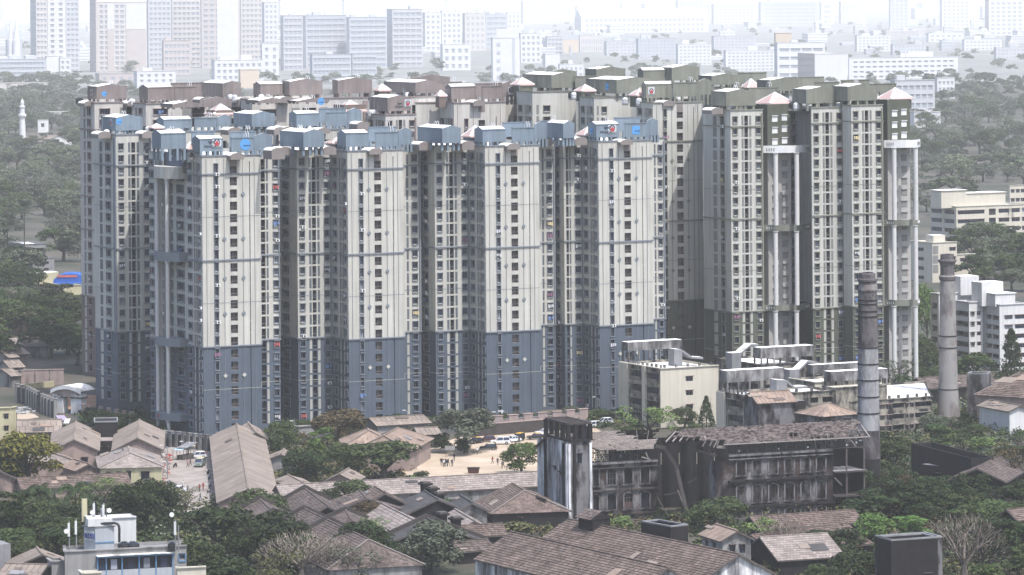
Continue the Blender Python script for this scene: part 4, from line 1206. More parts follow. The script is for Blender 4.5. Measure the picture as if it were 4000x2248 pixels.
for lb, a, b, zr_, rn, dp, rf, pp in sheds:
 hipv = (0, 6) if 'hipped' in lb else ((0, 5) if 'pale hip' in lb else (0, 0))
 gable(lb, a, b, zr_, rn, dp, rf, 'wall_grey' if 'white gable' in lb or 'broad' in lb else 'soot', cat='mill shed', name='mill_shed', group=MILL, hip=hipv, parapet=pp, holes=.03 if 'ragged' in lb else 0)
for (lb, x, y, z, h) in (('ridge ventilator on the tarred shed, rear one', 1705, 165, 6.3, 1.6), ('ridge ventilator on the tarred shed, nearer one', 1775, 215, 6.2, 1.6), ('ridge ventilator on the tarred shed by the green tree', 1845, 255, 5.8, 1.3),
      ('dark roof ventilator left of the low tiled shed', 1870, 490, 6.0, 1.9), ('small dark roof ventilator beside the low tiled shed', 2010, 515, 5.2, 1.5)):
 p = G(*zrf(x, y), z)
 mb = MB(); mb.box((p.x, p.y, z - 1.2), 1.5, 1.5, h + .6, MT['soot'], ANG); mb.box((p.x, p.y, z + h - .6), 2.2, 2.2, .35, MT['soot'], ANG); mb.box((p.x, p.y, z + h - .25), 1.6, 1.6, .3, MT['timber'], ANG)
 solo('roof_ventilator', mb, lb, 'ventilator', p, 'black ridge ventilators')
# big foreground roofs
BR1, br1 = gable('big tiled foreground mill roof, rear ridge with a raised vent house', (2220, 2028.5), (2887, 2166), 11.0, 7.6, 3.9, 'tile', 'ruin_white', cat='mill shed', name='mill_shed', group='big foreground mill roofs')
BR2, br2 = gable('big tiled foreground mill roof, front ridge over striped stained walls', (1994, 2078), (2609, 2218.6), 10.6, 7.4, 4.2, 'tile', 'ruin_white', cat='mill shed', name='mill_shed', group='big foreground mill roofs')
e1a, e1b, e2a, e2b = br2['e']
fa, fb = (e1a, e1b) if e1a.y < e2a.y else (e2a, e2b)
inn = (br2['A'] - fa); inn.z = 0; inn.normalize()
for i in range(26):
 p = fa.lerp(fb, .01 + i / 26) + inn * .42
 mb = MB(); mb.box((p.x, p.y, 0), .55, .28, fa.z - .1, MT['wall_grey'] if i % 3 else MT['wall_white'], math.atan2(br2['r'].y, br2['r'].x)); part('wall_post', mb, BR2)
c = br1['A'] + br1['r'] * 8.5
rt, ru = br1['r'], br1['pv']
vb = MB()
for sg in (1, -1):
 tiled(vb, c - rt * 2.6 + V3((0, 0, 2.6)), c + rt * 2.6 + V3((0, 0, 2.6)), c - rt * 2.6 + ru * 2.4 * sg + V3((0, 0, 1.2)), c + rt * 2.6 + ru * 2.4 * sg + V3((0, 0, 1.2)), .6, .7, MT['tile_dark'])
vb.box((c.x, c.y, c.z - 1.5), 4.6, 3.6, 2.7, MT['soot'], math.atan2(rt.y, rt.x))
vb.face([c + rt * 2.5 + V3((0, 0, 2.5)), c + rt * 2.5 + ru * 2.2 + V3((0, 0, 1.2)), c + rt * 2.5 - ru * 2.2 + V3((0, 0, 1.2))], MT['soot'])
part('vent_house', vb, BR1)
gable('small red sheet-roofed hut with balcony right of the big foreground roof', z34(1440, 1085), z34(1600, 1135), 9.2, 3.2, 1.6, 'sheet_rust', 'wall_grey', cat='hut', name='hut', base=0, near=[(.25, .45, 5.2, 6.8, 'plain'), (.6, .8, 5.2, 6.8, 'plain')], side=[(.12, .28, 5.0, 6.8, 'plain'), (.5, .66, 5.0, 6.8, 'plain')])
gable('long tiled shed below the ruined facade at lower right', z44(-130, 1035), z44(615, 985), 6.0, 4.0, 1.9, 'tile', 'soot', cat='mill shed', name='mill_shed', group=MILL)
gable('second long tiled shed at lower right, in front of the first, behind a bare tree', z44(-120, 1165), z44(560, 1080), 5.4, 7.0, 3.0, 'tile', 'soot', cat='mill shed', name='mill_shed', group=MILL, holes=.01)
gable('pale tiled roof edge behind the bare tree at lower right', z44(-60, 1180), z44(420, 1150), 6.6, 7.6, 3.2, 'tile_pale', 'soot', cat='mill shed', name='mill_shed', group=MILL)
gable('tiled roof at the right edge with rust coloured tiles', z44(1690, 985), z44(1960, 960), 6.8, 6.5, 3.4, 'tile', 'soot', cat='mill shed', name='mill_shed', group=MILL)
gable('tiled roof sloping down to the ruined wall at the right', z44(1640, 600), z44(1480, 690), 8.2, 6.0, 2.6, 'tile_dark', 'soot', cat='mill shed', name='mill_shed', group=MILL)
gable('large brown hipped roof at the right edge behind the second chimney', z44(1790, 8), z44(1990, 20), 12.0, 10.0, 5.0, 'tile', 'wall_house', cat='mill hall', name='mill_hall', hip=(7, 3))
gable('pale lean-to roof on white walls below the hipped roof at the right edge', z44(1560, 205), z44(1790, 245), 6.6, 3.2, 1.2, 'sheet', 'wall_white', cat='shed', name='shed')
gable('dark tiled roof band between the two chimneys', z44(1050, 52), z44(1560, 18), 6.0, 5.5, 2.2, 'tile_dark', 'soot', cat='mill shed', name='mill_shed', group=MILL)
def ruin_box(label, p_left, p_right, zt, depth, mat='soot', h0=0.0, rim=True, cat='ruin', cols=None, open_top=True, name='roofless_ruin', group=None, deep=3.0):
 """roofless walls: front from p_left to p_right (photo points of the wall top)"""
 a, b = G(*p_left, zt), G(*p_right, zt)
 a.z = b.z = 0
 root = thing(name, label, cat, a, group)
 e = (b - a).normalized(); n = V3((e.y, -e.x, 0))
 c, d = b - n * depth, a - n * depth
 mb = MB()
 m = MT[mat]
 facade(mb, root, a, b, h0, zt, cols or [], h0, 1.0, m, m, [0], MT['timber'])
 for p, q in ((b, c), (c, d), (d, a)): wall_quad(mb, p, q, h0, zt, h0, m, m)
 t = .45
 ia, ib, ic, id_ = a - n * t + e * t, b - n * t - e * t, c + n * t - e * t, d + n * t + e * t
 if open_top:
  for p, q in ((ib, ia), (ic, ib), (id_, ic), (ia, id_)): wall_quad(mb, p, q, zt - deep, zt, 0, m, m)
  mb.face([(q.x, q.y, zt - deep) for q in (ia, ib, ic, id_)], MT['soot' if deep > 2 else 'concrete'])
  rm = MT['concrete'] if rim else m
  for p, q, ip, iq in ((a, b, ia, ib), (b, c, ib, ic), (c, d, ic, id_), (d, a, id_, ia)):
   mb.hexa([(p.x, p.y, zt), (q.x, q.y, zt), (iq.x, iq.y, zt), (ip.x, ip.y, zt)], [(p.x, p.y, zt + .25), (q.x, q.y, zt + .25), (iq.x, iq.y, zt + .25), (ip.x, ip.y, zt + .25)], rm)
 else:
  mb.face([(q.x, q.y, zt) for q in (a, b, c, d)], MT['concrete'])
 part('wall', mb, root)
 return root, a, b, e, n
RG = 'roofless ruined walls at lower right'
ruin_box('roofless black water house with pale rim at the bottom right', z44(875, 1205), z44(1235, 1180), 9.5, 6.0, 'ruin_grey', group=RG, cols=[(.62, .78, 0.5, 3.6, 'plain')])
ruin_box('dark left flank of the roofless water house', z44(770, 1178), z44(872, 1206), 9.5, 9.0, 'soot', group=RG)
ruin_box('long roofless ruined range with dark outer wall right of the ruin', z44(1015, 520), z44(1440, 628), 8.5, 5.0, 'soot', group=RG, deep=.9, rim=False)
ruin_box('pale flat terrace in front of the long roofless range', z44(1090, 660), z44(1400, 695), 5.5, 5.0, 'soot', open_top=False, group=RG, cols=[(.35, .45, 1.0, 4.0, 'plain'), (.6, .72, 1.0, 4.0, 'plain')])
ruin_box('stained dark tank house between the right chimney and the hipped roof', z44(1410, 22), z44(1555, 25), 11.0, 5.0, 'ruin_grey', group=RG)
ruin_box('dark low tank wall right of the big foreground roof', z34(915, 1072), z34(1125, 1108), 7.0, 4.0, 'soot', group=RG)
# the burnt-out mill
AR = math.radians(22)
Ur = V3((math.cos(AR), math.sin(AR), 0)); Wr = V3((math.sin(AR), -math.cos(AR), 0))
MT['brickup'] = M('bricked_up', (0.085, 0.055, 0.05), var=0.3, scale=0.8)
ARCHW = {}
def arch_mesh(w, h, kind):
 key = (round(w, 1), round(h, 1), kind)
 if key in ARCHW: return ARCHW[key]
 mb = MB(); r = w / 2; hs = h - r * .55; N = 8
 arc = [(r * math.cos(math.pi * i / N), hs + r * .55 * math.sin(math.pi * i / N)) for i in range(N + 1)]
 out = [((r + .28) * math.cos(math.pi * i / N), hs + (r * .55 + .3) * math.sin(math.pi * i / N)) for i in range(N + 1)]
 pl = MT['ruin_grey']
 for i in range(N):
  mb.face([(out[i][0], -.12, out[i][1]), (arc[i][0], -.12, arc[i][1]), (arc[i + 1][0], -.12, arc[i + 1][1]), (out[i + 1][0], -.12, out[i + 1][1])], pl)
  mb.face([(out[i][0], .02, out[i][1]), (out[i][0], -.12, out[i][1]), (out[i + 1][0], -.12, out[i + 1][1]), (out[i + 1][0], .02, out[i + 1][1])], pl)
 for sg in (-1, 1):
  x0, x1 = sorted((sg * r, sg * (r + .28)))
  mb.hexa([(x0, -.12, 0), (x1, -.12, 0), (x1, .02, 0), (x0, .02, 0)], [(x0, -.12, hs), (x1, -.12, hs), (x1, .02, hs), (x0, .02, hs)], pl)
 mb.hexa([(-r - .4, -.22, -.25), (r + .4, -.22, -.25), (r + .4, .02, -.25), (-r - .4, .02, -.25)], [(-r - .4, -.22, 0), (r + .4, -.22, 0), (r + .4, .02, 0), (-r - .4, .02, 0)], pl)
 if kind == 'brick':
  mb.face([(-r, .18, 0), (r, .18, 0)] + [(a[0], .18, a[1]) for a in arc[1:-1]], MT['brickup'])
 elif kind == 'half':
  mb.face([(-r, .18, 0), (r, .18, 0), (r, .18, h * .45), (-r, .18, h * .45)], MT['brickup'])
 if kind in ('grid', 'half'):
  for x in (-r * .33, r * .33): mb.hexa([(x - .05, .2, 0), (x + .05, .2, 0), (x + .05, .28, 0), (x - .05, .28, 0)], [(x - .05, .2, h), (x + .05, .2, h), (x + .05, .28, h), (x - .05, .28, h)], MT['timber'])
  for z in (h * .35, h * .68): mb.hexa([(-r, .2, z), (r, .2, z), (r, .28, z), (-r, .28, z)], [(-r, .2, z + .1), (r, .2, z + .1), (r, .28, z + .1), (-r, .28, z + .1)], MT['timber'])
 me = mb.mesh('arched_window'); ARCHW[key] = me
 return me
def wall_arch(mb, root, p0, p1, z0, z1, ops, mat, depth=.5, rnd=random, through=False, obj=True, holes=()):
 """ops: (centre distance along, width, bottom z, top z, kind)"""
 e = p1 - p0; e.z = 0; Ln = e.length; e.normalize(); inn = V3((-e.y, e.x, 0)); rz = math.atan2(e.y, e.x)
 xs = {}
 for o in ops: xs.setdefault((round(o[0] - o[1] / 2, 2), round(o[0] + o[1] / 2, 2)), []).append(o)
 cur = 0.0
 def q(x, z, y=0.0): v = p0 + e * x + inn * y; return (v.x, v.y, z)
 for (a, b), lst in sorted(xs.items()):
  mb.face([q(cur, z0), q(a, z0), q(a, z1), q(cur, z1)], mat)
  zc = z0
  for o in sorted(lst, key=lambda t: t[2]):
   mb.face([q(a, zc), q(b, zc), q(b, o[2]), q(a, o[2])], mat); zc = o[3]
   r = (b - a) / 2; hs = o[3] - r * .55; N = 8; cx = (a + b) / 2
   arc = [(cx + r * math.cos(math.pi * i / N), hs + r * .55 * math.sin(math.pi * i / N)) for i in range(N + 1)]
   mb.face([q(b, o[3])] + [q(*p) for p in arc[:N // 2 + 1][::-1]], mat)
   mb.face([q(a, o[3])] + [q(*p) for p in arc[N // 2:][::-1]], mat)
   for i in range(N): mb.face([q(*arc[i]), q(*arc[i + 1]), q(*arc[i + 1], depth), q(*arc[i], depth)], mat)
   for x in (a, b): mb.face([q(x, o[2]), q(x, hs), q(x, hs, depth), q(x, o[2], depth)], mat)
   mb.face([q(a, o[2]), q(b, o[2]), q(b, o[2], depth), q(a, o[2], depth)], mat)
   if not through and o[4] != 'open': mb.face([q(a, o[2], depth), q(b, o[2], depth), q(b, o[3], depth), q(a, o[3], depth)], MT['void'])
   if obj:
    c = p0 + e * cx
    ob = bpy.data.objects.new('arched_window', arch_mesh(b - a, o[3] - o[2], o[4])); col.objects.link(ob); ob.parent = root
    ob.location = (c.x - root.location.x, c.y - root.location.y, o[2] - root.location.z); ob.rotation_euler = (0, 0, rz)
  mb.face([q(a, zc), q(b, zc), q(b, z1), q(a, z1)], mat)
  cur = b
 mb.face([q(cur, z0), q(Ln, z0), q(Ln, z1), q(cur, z1)], mat)
YB = 2042
# stair tower with the open concrete frame
tc = G(zt5(600, 0)[0], YB)
DT = tc.y
tl = march(tc, -Wr, *zt5(300, 500)); tr = march(tc, Ur, *zt5(882, 500))
ztop = zat(*zt5(600, 345), DT)
RT = thing('ruined_mill_tower', 'white and black stained mill stair tower crowned by an open concrete frame', 'ruin', tc)
mb = MB()
bt = tl + (tr - tc)
facade(mb, RT, tl, tc, 0, ztop, [(.36, .47, .60, .645, 'plain', [0]), (.60, .72, .565, .60, 'plain', [0])], 0, ztop, MT['ruin_white'], MT['ruin_white'], [0], MT['soot'])
facade(mb, RT, tc, tr, 0, ztop, [(.40, .60, .72, .84, 'plain', [0])], 0, ztop, MT['ruin_grey'], MT['ruin_grey'], [0], MT['soot'])
wall_quad(mb, tr, bt, 0, ztop, 0, MT['ruin_grey'], MT['ruin_grey']); wall_quad(mb, bt, tl, 0, ztop, 0, MT['ruin_grey'], MT['ruin_grey'])
mb.face([(q.x, q.y, ztop - .02) for q in (tl, tc, tr, bt)], MT['soot'])
part('wall', mb, RT)
mb = MB()
for a, b in ((tl, tc), (tc, tr), (tr, bt), (bt, tl)):
 mb.bar((a.x, a.y, ztop + .12), (b.x, b.y, ztop + .12), .9, .3, MT['soot'])
part('ledge', mb, RT)
for f in (.02, .18, .82, .97):
 p = tl.lerp(tc, f) + V3((-Ur.x, -Ur.y, 0)) * .18
 pb = MB(); pb.box((p.x, p.y, 0), .42, .5, ztop - .5, MT['ruin_white'] if f in (.18, .97) else MT['soot'], AR); part('pilaster', pb, RT)
for f in (.03, .26, .97):
 p = tc.lerp(tr, f) + Wr * .16
 pb = MB(); pb.box((p.x, p.y, 0), .5, .4, ztop - .5, MT['ruin_white'] if f != .26 else MT['soot'], AR); part('pilaster', pb, RT)
zf = zat(*zt5(585, 132), DT)
il, ic_, ir, ib_ = [p.lerp((tl + tr) / 2, .03) for p in (tl, tc, tr, bt)]
for a, b, n in ((il, ic_, 5), (ic_, ir, 4), (ib_, ir, 5), (il, ib_, 3)):
 for i in range(n):
  if i == 0 and (a is ic_ or a is il and b is ib_): continue
  p = a.lerp(b, i / (n - 1))
  pb = MB(); pb.box((p.x, p.y, ztop + .2), .75, .75, zf - ztop - .2, MT['soot'], AR); part('frame_post', pb, RT)
for a, b in ((il, ic_), (ic_, ir), (ir, ib_), (ib_, il)):
 pb = MB(); pb.bar((a.x, a.y, zf + .1), (b.x, b.y, zf + .1), .5, .45, MT['dirtwall']); part('frame_beam', pb, RT)
for i in range(1, 5):
 a, b = il.lerp(ic_, i / 5), ib_.lerp(ir, i / 5)
 pb = MB(); pb.bar((a.x, a.y, zf + .12), (b.x, b.y, zf + .12), .4, .35, MT['dirtwall']); part('frame_beam', pb, RT)
sb = MB(); a, b = ib_.lerp(ir, .45), ib_.lerp(ir, .98)
sb.hexa([(a.x, a.y, ztop), (b.x, b.y, ztop), (b.x - .3, b.y + .3, ztop), (a.x - .3, a.y + .3, ztop)], [(a.x, a.y, zf - .6), (b.x, b.y, zf - .6), (b.x - .3, b.y + .3, zf - .6), (a.x - .3, a.y + .3, zf - .6)], MT['ruin_grey'])
part('frame_back_wall', sb, RT)
def px2z(x, y, d): return zat(x, y, d)
# left wing
WL = thing('ruined_mill_wing', 'burnt-out left mill wing with arched windows and a ragged tiled roof', 'ruin', tr)
f0 = tr - Wr * .7; f1 = march(f0, Ur, *zt5(1738, 700))
f0 = march(f0, Ur, *zt5(884, 700))
zc = px2z(*zt5(900, 640), f0.y)
def along(p0, x, y): return (march(p0, Ur, x, y) - p0).length
ops = []
r1b, r1t = px2z(*zt5(1150, 905), f0.y + 2), px2z(*zt5(1150, 690), f0.y + 2)
r2b, r2t = px2z(*zt5(1150, 1225), f0.y + 2), px2z(*zt5(1150, 1020), f0.y + 2)
r3t = px2z(*zt5(1575, 1330), f0.y + 3)
for i, x in enumerate((945, 1148, 1362, 1577)):
 al = along(f0, *zt5(x, 800))
 w = 1.75 if i else 1.15
 ops += [(al, w, r1b, r1t, ('dark', 'grid', 'open', 'open')[i]), (al, w, r2b, r2t, ('dark', 'dark', 'half', 'dark')[i])]
 if i: ops.append((al, w, r3t - 2.3, r3t, ('brick', 'brick', 'open')[i - 1]))
mb = MB()
wall_arch(mb, WL, f0, f1, 0, zc, ops, MT['ruin'])
DP = 15.0
lend = march(tl, -Wr, *zt5(195, 700))
back0 = lend; back1 = f1 - Wr * DP
m2 = MB(); wall_quad(m2, lend, tl, 0, ztop - 1.0, 0, MT['ruin_white'], MT['ruin_white']); part('end_wall', m2, WL)
part('wall', mb, WL)
mb = MB(); wall_quad(mb, f1, f1 - Wr * 3.5, 0, zc - 1.5, 0, MT['ruin'], MT['ruin']); part('torn_wall', mb, WL)
cb = MB()
for zz, hh in ((zc, .35), (zc - .95, .18), ((r1b + r2t) / 2 - .15, .35), ((r2b + r3t) / 2, .35)):
 for sgm in range(5):
  if zz < zc - 1 and sgm == 2: continue
  a, b = f0.lerp(f1, sgm / 5), f0.lerp(f1, (sgm + .97) / 5)
  c1 = MB(); c1.bar((a.x + Wr.x * .2, a.y + Wr.y * .2, zz), (b.x + Wr.x * .2, b.y + Wr.y * .2, zz), .6, hh, MT['ruin_grey'] if zz > zc - .5 else MT['dirtwall']); part('cornice', c1, WL)
def clerestory(root, a, b, z0, z1, nx, nz, rnd, out=.4):
 e = (b - a); n = V3((e.y, -e.x, 0)).normalized()
 pm = [MT['void'], MT['pane_a'], MT['pane_a'], MT['pane_b']]
 gb = MB()
 for i in range(nx):
  for j in range(nz):
   r = rnd.random()
   if r < .22: continue
   m = MT['pane_a'] if r < .93 else (MT['pane_b'] if r < .985 else MT['pane_w'])
   p, q = a.lerp(b, (i + .06) / nx), a.lerp(b, (i + .94) / nx)
   za, zb2 = z0 + (z1 - z0) * (j + .06) / nz, z0 + (z1 - z0) * (j + .94) / nz
   gb.face([(p.x, p.y, za), (q.x, q.y, za), (q.x, q.y, zb2), (p.x, p.y, zb2)], m)
 part('window_panes', gb, root, stuff=True)
 for i in range(0, nx + 1, 6):
  p = a.lerp(b, min(1, i / nx)) + n * .06
  pb = MB(); pb.box((p.x, p.y, z0), .12, .12, z1 - z0, MT['timber'], AR); part('mullion', pb, root)
 for zz in (z0, z1):
  pb = MB(); pb.bar((a.x, a.y, zz), (b.x, b.y, zz), .2, .15, MT['timber']); part('clerestory_rail', pb, root)
MT['pane_a'] = M('sooty_pane', (0.014, 0.015, 0.02), var=0.4, scale=1.5, rough=.5, island=.35)
MT['pane_b'] = M('dusty_pane', (0.035, 0.036, 0.045), var=0.3, scale=1.5, rough=.5)
MT['pane_w'] = M('bright_pane', (0.45, 0.46, 0.48), var=0.2, scale=1.5, rough=.5)
rndr = random.Random(11)
ze = px2z(*zt5(1000, 440), f0.y)
clerestory(WL, f0 - Wr * .5, march(f0, Ur, *zt5(1560, 600)) - Wr * .5, zc + .2, ze + .1, 40, 7, rndr)
rb_ = MB()
ridge_d = 7.6
zrg = px2z(*zt5(890, 232), f0.y + ridge_d)
ra = f0 - Wr * ridge_d - Ur * 6; ra.z = zrg
rbp = march(f0 - Wr * ridge_d, Ur, *zt5(1240, 228)); rbp.z = zrg
ea = f0 + Wr * 1.1; ea.z = ze - .3
ea = ea + Ur * 6
ebp = march(f0 + Wr * 1.1, Ur, *zt5(1690, 400)); ebp.z = ze - .3
rfull = ra + (ebp - ea).normalized() * ((ebp - f0).length + 6.0); rfull.z = zrg
def sk(u, v):
 if u < .1 and v > .25: return True
 return u > (.60 if v < .28 else (.74 if v < .55 else 1.1)) + .03 * math.sin(v * 40)
tiled(rb_, ra, rfull, ea - Ur * 6, ebp, .55, .62, MT['ruin_tile'] if 'ruin_tile' in MT else MT['tile_pale'], .08, .02, rndr, .1, sk)
far = ra - Wr * 8.0 ; far.z = px2z(*zt5(130, 470), lend.y) if False else zrg - 3.6
far2 = rfull - Wr * 8.0; far2.z = far.z
tiled(rb_, rfull, ra, far2, far, .7, .8, MT['tile_dark'], .05, .05, rndr, .08)
part('roof_tiles', rb_, WL, stuff=True)
for i in range(9):
 u = i / 8
 a = ra.lerp(rfull, .12 + .86 * u); b = (ea - Ur * 6).lerp(ebp, .12 + .86 * u)
 pb = MB(); pb.bar(a - V3((0, 0, .25)), b - V3((0, 0, .25)), .16, .22, MT['timber']); part('rafter', pb, WL)
pb = MB(); pb.bar(ea - Ur * 1 - V3((0, 0, .1)), ebp - V3((0, 0, .1)), .12, .22, MT['timber_pale']); part('eave_board', pb, WL)
# right wing
MT['ruin_tile'] = M('ruined_clay_tiles', (0.18, 0.148, 0.137), var=0.3, scale=0.5, island=0.65, rough=0.95)
g0 = G(zt6(1000, 0)[0], YB + 2)
g0 = march(g0, Ur, *zt6(1000, 700)); gl = march(g0, Ur, *zt6(845, 700)); g1 = march(g0, Ur, *zt7(902, 700)); g2 = march(g0, Ur, *zt7(1312, 700))
WRt = thing('ruined_mill_wing', 'burnt-out right mill wing, long tiled roof over broken panes and arched windows', 'ruin', g0)
zc2 = px2z(*zt6(1100, 596), g0.y)
q1b, q1t = px2z(*zt6(1370, 840), g0.y + 2), px2z(*zt6(1370, 655), g0.y + 2)
q2b, q2t = px2z(*zt6(1580, 1185), g0.y + 3), px2z(*zt6(1580, 965), g0.y + 3)
q3t = px2z(*zt6(1580, 1285), g0.y + 3)
ops = []
for i, (x, zf_) in enumerate(((1167, zt6), (1370, zt6), (1580, zt6), (1787, zt6), (545, zt7), (747, zt7))):
 al = along(g0, *zf_(x, 800))
 ops += [(al, 1.8, q1b, q1t, ('dark', 'grid', 'dark', 'half', 'brick', 'half')[i]), (al, 1.8, q2b, q2t, ('half', 'dark', 'half', 'dark', 'dark', 'grid')[i]), (al, 1.9, q3t - 2.4, q3t, 'dark')]
mb = MB()
wall_arch(mb, WRt, g0, g1, 0, zc2, ops, MT['ruin'])
wall_quad(mb, gl, g0, 0, zc2 - .9, 0, MT['ruin'], MT['ruin'])
m2 = MB(); wall_quad(m2, gl - Wr * 3.2, gl, 0, zc2 - .9, 0, MT['ruin_grey'], MT['ruin_grey']); part('torn_wall', m2, WRt)
part('wall', mb, WRt)
for zz, hh in ((zc2, .35), (zc2 - .75, .18), ((q1b + q2t) / 2 - .1, .5), ((q2b + q3t) / 2 - .05, .5)):
 for sgm in range(6):
  a, b = g0.lerp(g1, sgm / 6), g0.lerp(g1, (sgm + .97) / 6)
  c1 = MB(); c1.bar((a.x + Wr.x * .2, a.y + Wr.y * .2, zz), (b.x + Wr.x * .2, b.y + Wr.y * .2, zz), .7, hh, MT['ruin_grey'] if zz > zc2 - .9 else MT['soot']); part('cornice', c1, WRt)
ze2 = px2z(*zt6(1100, 420), g0.y)
clerestory(WRt, g0 - Wr * .5, g2 - Wr * .5, zc2 + .2, ze2 + .15, 84, 7, rndr)
for k, yy in enumerate((770, 1080)):
 z_ = px2z(*zt7(1100, yy), g1.y + 3)
 s0, s1 = g1 + Wr * .6, g2 + Wr * .8
 sb = MB(); sb.hexa([(s0.x, s0.y, z_ - .35), (s1.x, s1.y, z_ - .35), (s1.x - Wr.x * 12, s1.y - Wr.y * 12, z_ - .35), (s0.x - Wr.x * 12, s0.y - Wr.y * 12, z_ - .35)], [(s0.x, s0.y, z_), (s1.x, s1.y, z_), (s1.x - Wr.x * 12, s1.y - Wr.y * 12, z_), (s0.x - Wr.x * 12, s0.y - Wr.y * 12, z_)], MT['dirtwall'], MT['concrete'] if k == 0 else MT['dirtwall'])
 part('floor_slab', sb, WRt)
m2 = MB(); wall_quad(m2, g1 - Wr * 7, g2 - Wr * 7, 0, zc2 - .3, 0, MT['soot'], MT['soot']); part('inner_wall', m2, WRt)
m2 = MB(); wall_quad(m2, g2 - Wr * .5, g2 - Wr * 7, 0, zc2 - .3, 0, MT['soot'], MT['soot']); part('side_wall', m2, WRt)
for f in (.42, .97):
 p = g1.lerp(g2, f); pb = MB(); pb.box((p.x, p.y, 0), .3, .3, zc2, MT['timber'], AR); part('post', pb, WRt)
bk0, bk1 = f1 - Wr * DP - Ur * 4, g2 - Wr * DP
mbk = MB()
ops = []
bz1b, bz1t = px2z(*zt6(545, 675), bk0.y + 5), px2z(*zt6(545, 505), bk0.y + 5)
bz2b, bz2t = px2z(*zt6(340, 950), bk0.y + 5), px2z(*zt6(340, 850), bk0.y + 5)
for x in (130, 342, 548, 752):
 al = (march(bk0, Ur, *zt6(x, 600)) - bk0).length
 ops += [(al, 1.8, bz1b, bz1t, 'open'), (al, 1.4, bz2b, bz2t, 'open')]
wall_arch(mbk, WRt, bk0, bk1, 0, zc2 + 1.0, ops, MT['soot'], through=True, obj=False)
part('back_wall', mbk, WRt)
for zz in ((q1b - 1.0), (q2b - 1.0)):
 s0, s1 = gl - Wr * 3 + Ur * 4, g1 - Wr * 1.0
 sb = MB(); sb.hexa([(s0.x, s0.y, zz - .3), (s1.x, s1.y, zz - .3), (s1.x - Wr.x * 10, s1.y - Wr.y * 10, zz - .3), (s0.x - Wr.x * 10, s0.y - Wr.y * 10, zz - .3)], [(s0.x, s0.y, zz), (s1.x, s1.y, zz), (s1.x - Wr.x * 10, s1.y - Wr.y * 10, zz), (s0.x - Wr.x * 10, s0.y - Wr.y * 10, zz)], MT['soot']); part('floor_slab', sb, WRt)
rd = 7.4
zr2 = px2z(*zt6(1975, 165), g0.y + rd + 8)
rl = march(g0 - Wr * rd, Ur, *zt6(330, 262)); rl.z = zr2
rr = march(g0 - Wr * rd, Ur, *zt7(1225, 183)); rr.z = zr2
el = march(g0 + Wr * 1.2, Ur, *zt6(120, 430)); el.z = ze2 - .25
er = march(g0 + Wr * 1.2, Ur, *zt7(1375, 280)); er.z = ze2 - .25
def sk2(u, v):
 if u < .17 and v > .42 + .5 * u: return True
 if u < .30 and v > .70: return True
 if u < .03 + .02 * math.sin(v * 30): return True
 if .615 < u < .655 and .55 < v < .78: return True
 if .69 < u < .83 and v > .80 and (int(u * 90) % 3): return True
 if u > .90 and .55 < v and (int(u * 120) % 4): return True
 if u > .975 and v > .25: return True
 return False
rb2 = MB()
tiled(rb2, rl, rr, el, er, .62, .66, MT['ruin_tile'], .10, .012, rndr, .12, sk2)
fl_, fr_ = rl - Wr * 8, rr - Wr * 8
fl_.z = fr_.z = zr2 - 3.6
tiled(rb2, rr, rl, fr_, fl_, .8, .9, MT['tile_dark'], .05, .03, rndr, .08)
part('roof_tiles', rb2, WRt, stuff=True)
for i in range(31):
 u = i / 30
 a, b = rl.lerp(rr, u), el.lerp(er, u)
 if u < .2: b = a.lerp(b, .62)
 pb = MB(); pb.bar(a - V3((0, 0, .28)), b - V3((0, 0, .2)), .2, .2, MT['timber_pale'] if u > .65 or u < .1 else MT['timber']); part('rafter', pb, WRt)
pb = MB(); a = el.lerp(er, .30); pb.bar(a - V3((0, 0, .05)), er - V3((0, 0, .05)), .14, .24, MT['timber_pale']); part('eave_board', pb, WRt)
def beam(p, q, w, mat, d0, d1):
 a, b = AT(*p, d0), AT(*q, d1)
 pb = MB(); pb.bar(a, b, w, w, mat); part('fallen_beam', pb, WRt)
D0 = g0.y
for p, q, w, m, a_, b_ in ((zt6(60, 468), zt6(180, 490), .7, 'dirtwall', 1, 2), (zt6(180, 490), zt6(330, 720), .7, 'dirtwall', 2, 2), (zt6(330, 720), zt6(475, 1330), .7, 'dirtwall', 2, 0), (zt6(500, 500), zt6(850, 600), .4, 'timber', 4, 1),
       (zt6(860, 400), zt6(815, 490), .22, 'timber_pale', 0, 0), (zt6(640, 395), zt6(860, 390), .2, 'timber_pale', 0, 0), (zt6(690, 345), zt6(720, 390), .2, 'timber_pale', 1, 0), (zt6(850, 480), zt6(965, 490), .5, 'timber_pale', 0, 0),
       (zt6(480, 950), zt6(600, 880), .2, 'timber', 6, 6), (zt6(180, 1100), zt6(385, 1065), .18, 'timber', 3, 3), (zt6(530, 400), zt6(530, 900), .25, 'timber', 8, 8), (zt6(690, 430), zt6(690, 1100), .25, 'timber', 8, 8), (zt6(90, 1130), zt6(240, 1380), .2, 'timber', 1, 1),
       (zt6(740, 520), zt6(800, 570), .25, 'timber', 3, 3), (zt6(350, 1040), zt6(430, 1240), .3, 'timber', 4, 2), (zt7(920, 880), zt7(1015, 980), .25, 'timber', 2, 1), (zt7(1140, 400), zt7(1190, 470), .18, 'timber_pale', 1, 1), (zt7(1045, 310), zt7(1065, 340), .2, 'timber_pale', 0, 0),
       (zt5(1590, 490), zt5(1625, 570), .2, 'timber_pale', -3, -3), (zt5(1535, 545), zt5(1650, 580), .2, 'timber_pale', -3, -3)):
 beam(p, q, w, MT[m], D0 + a_, D0 + b_)
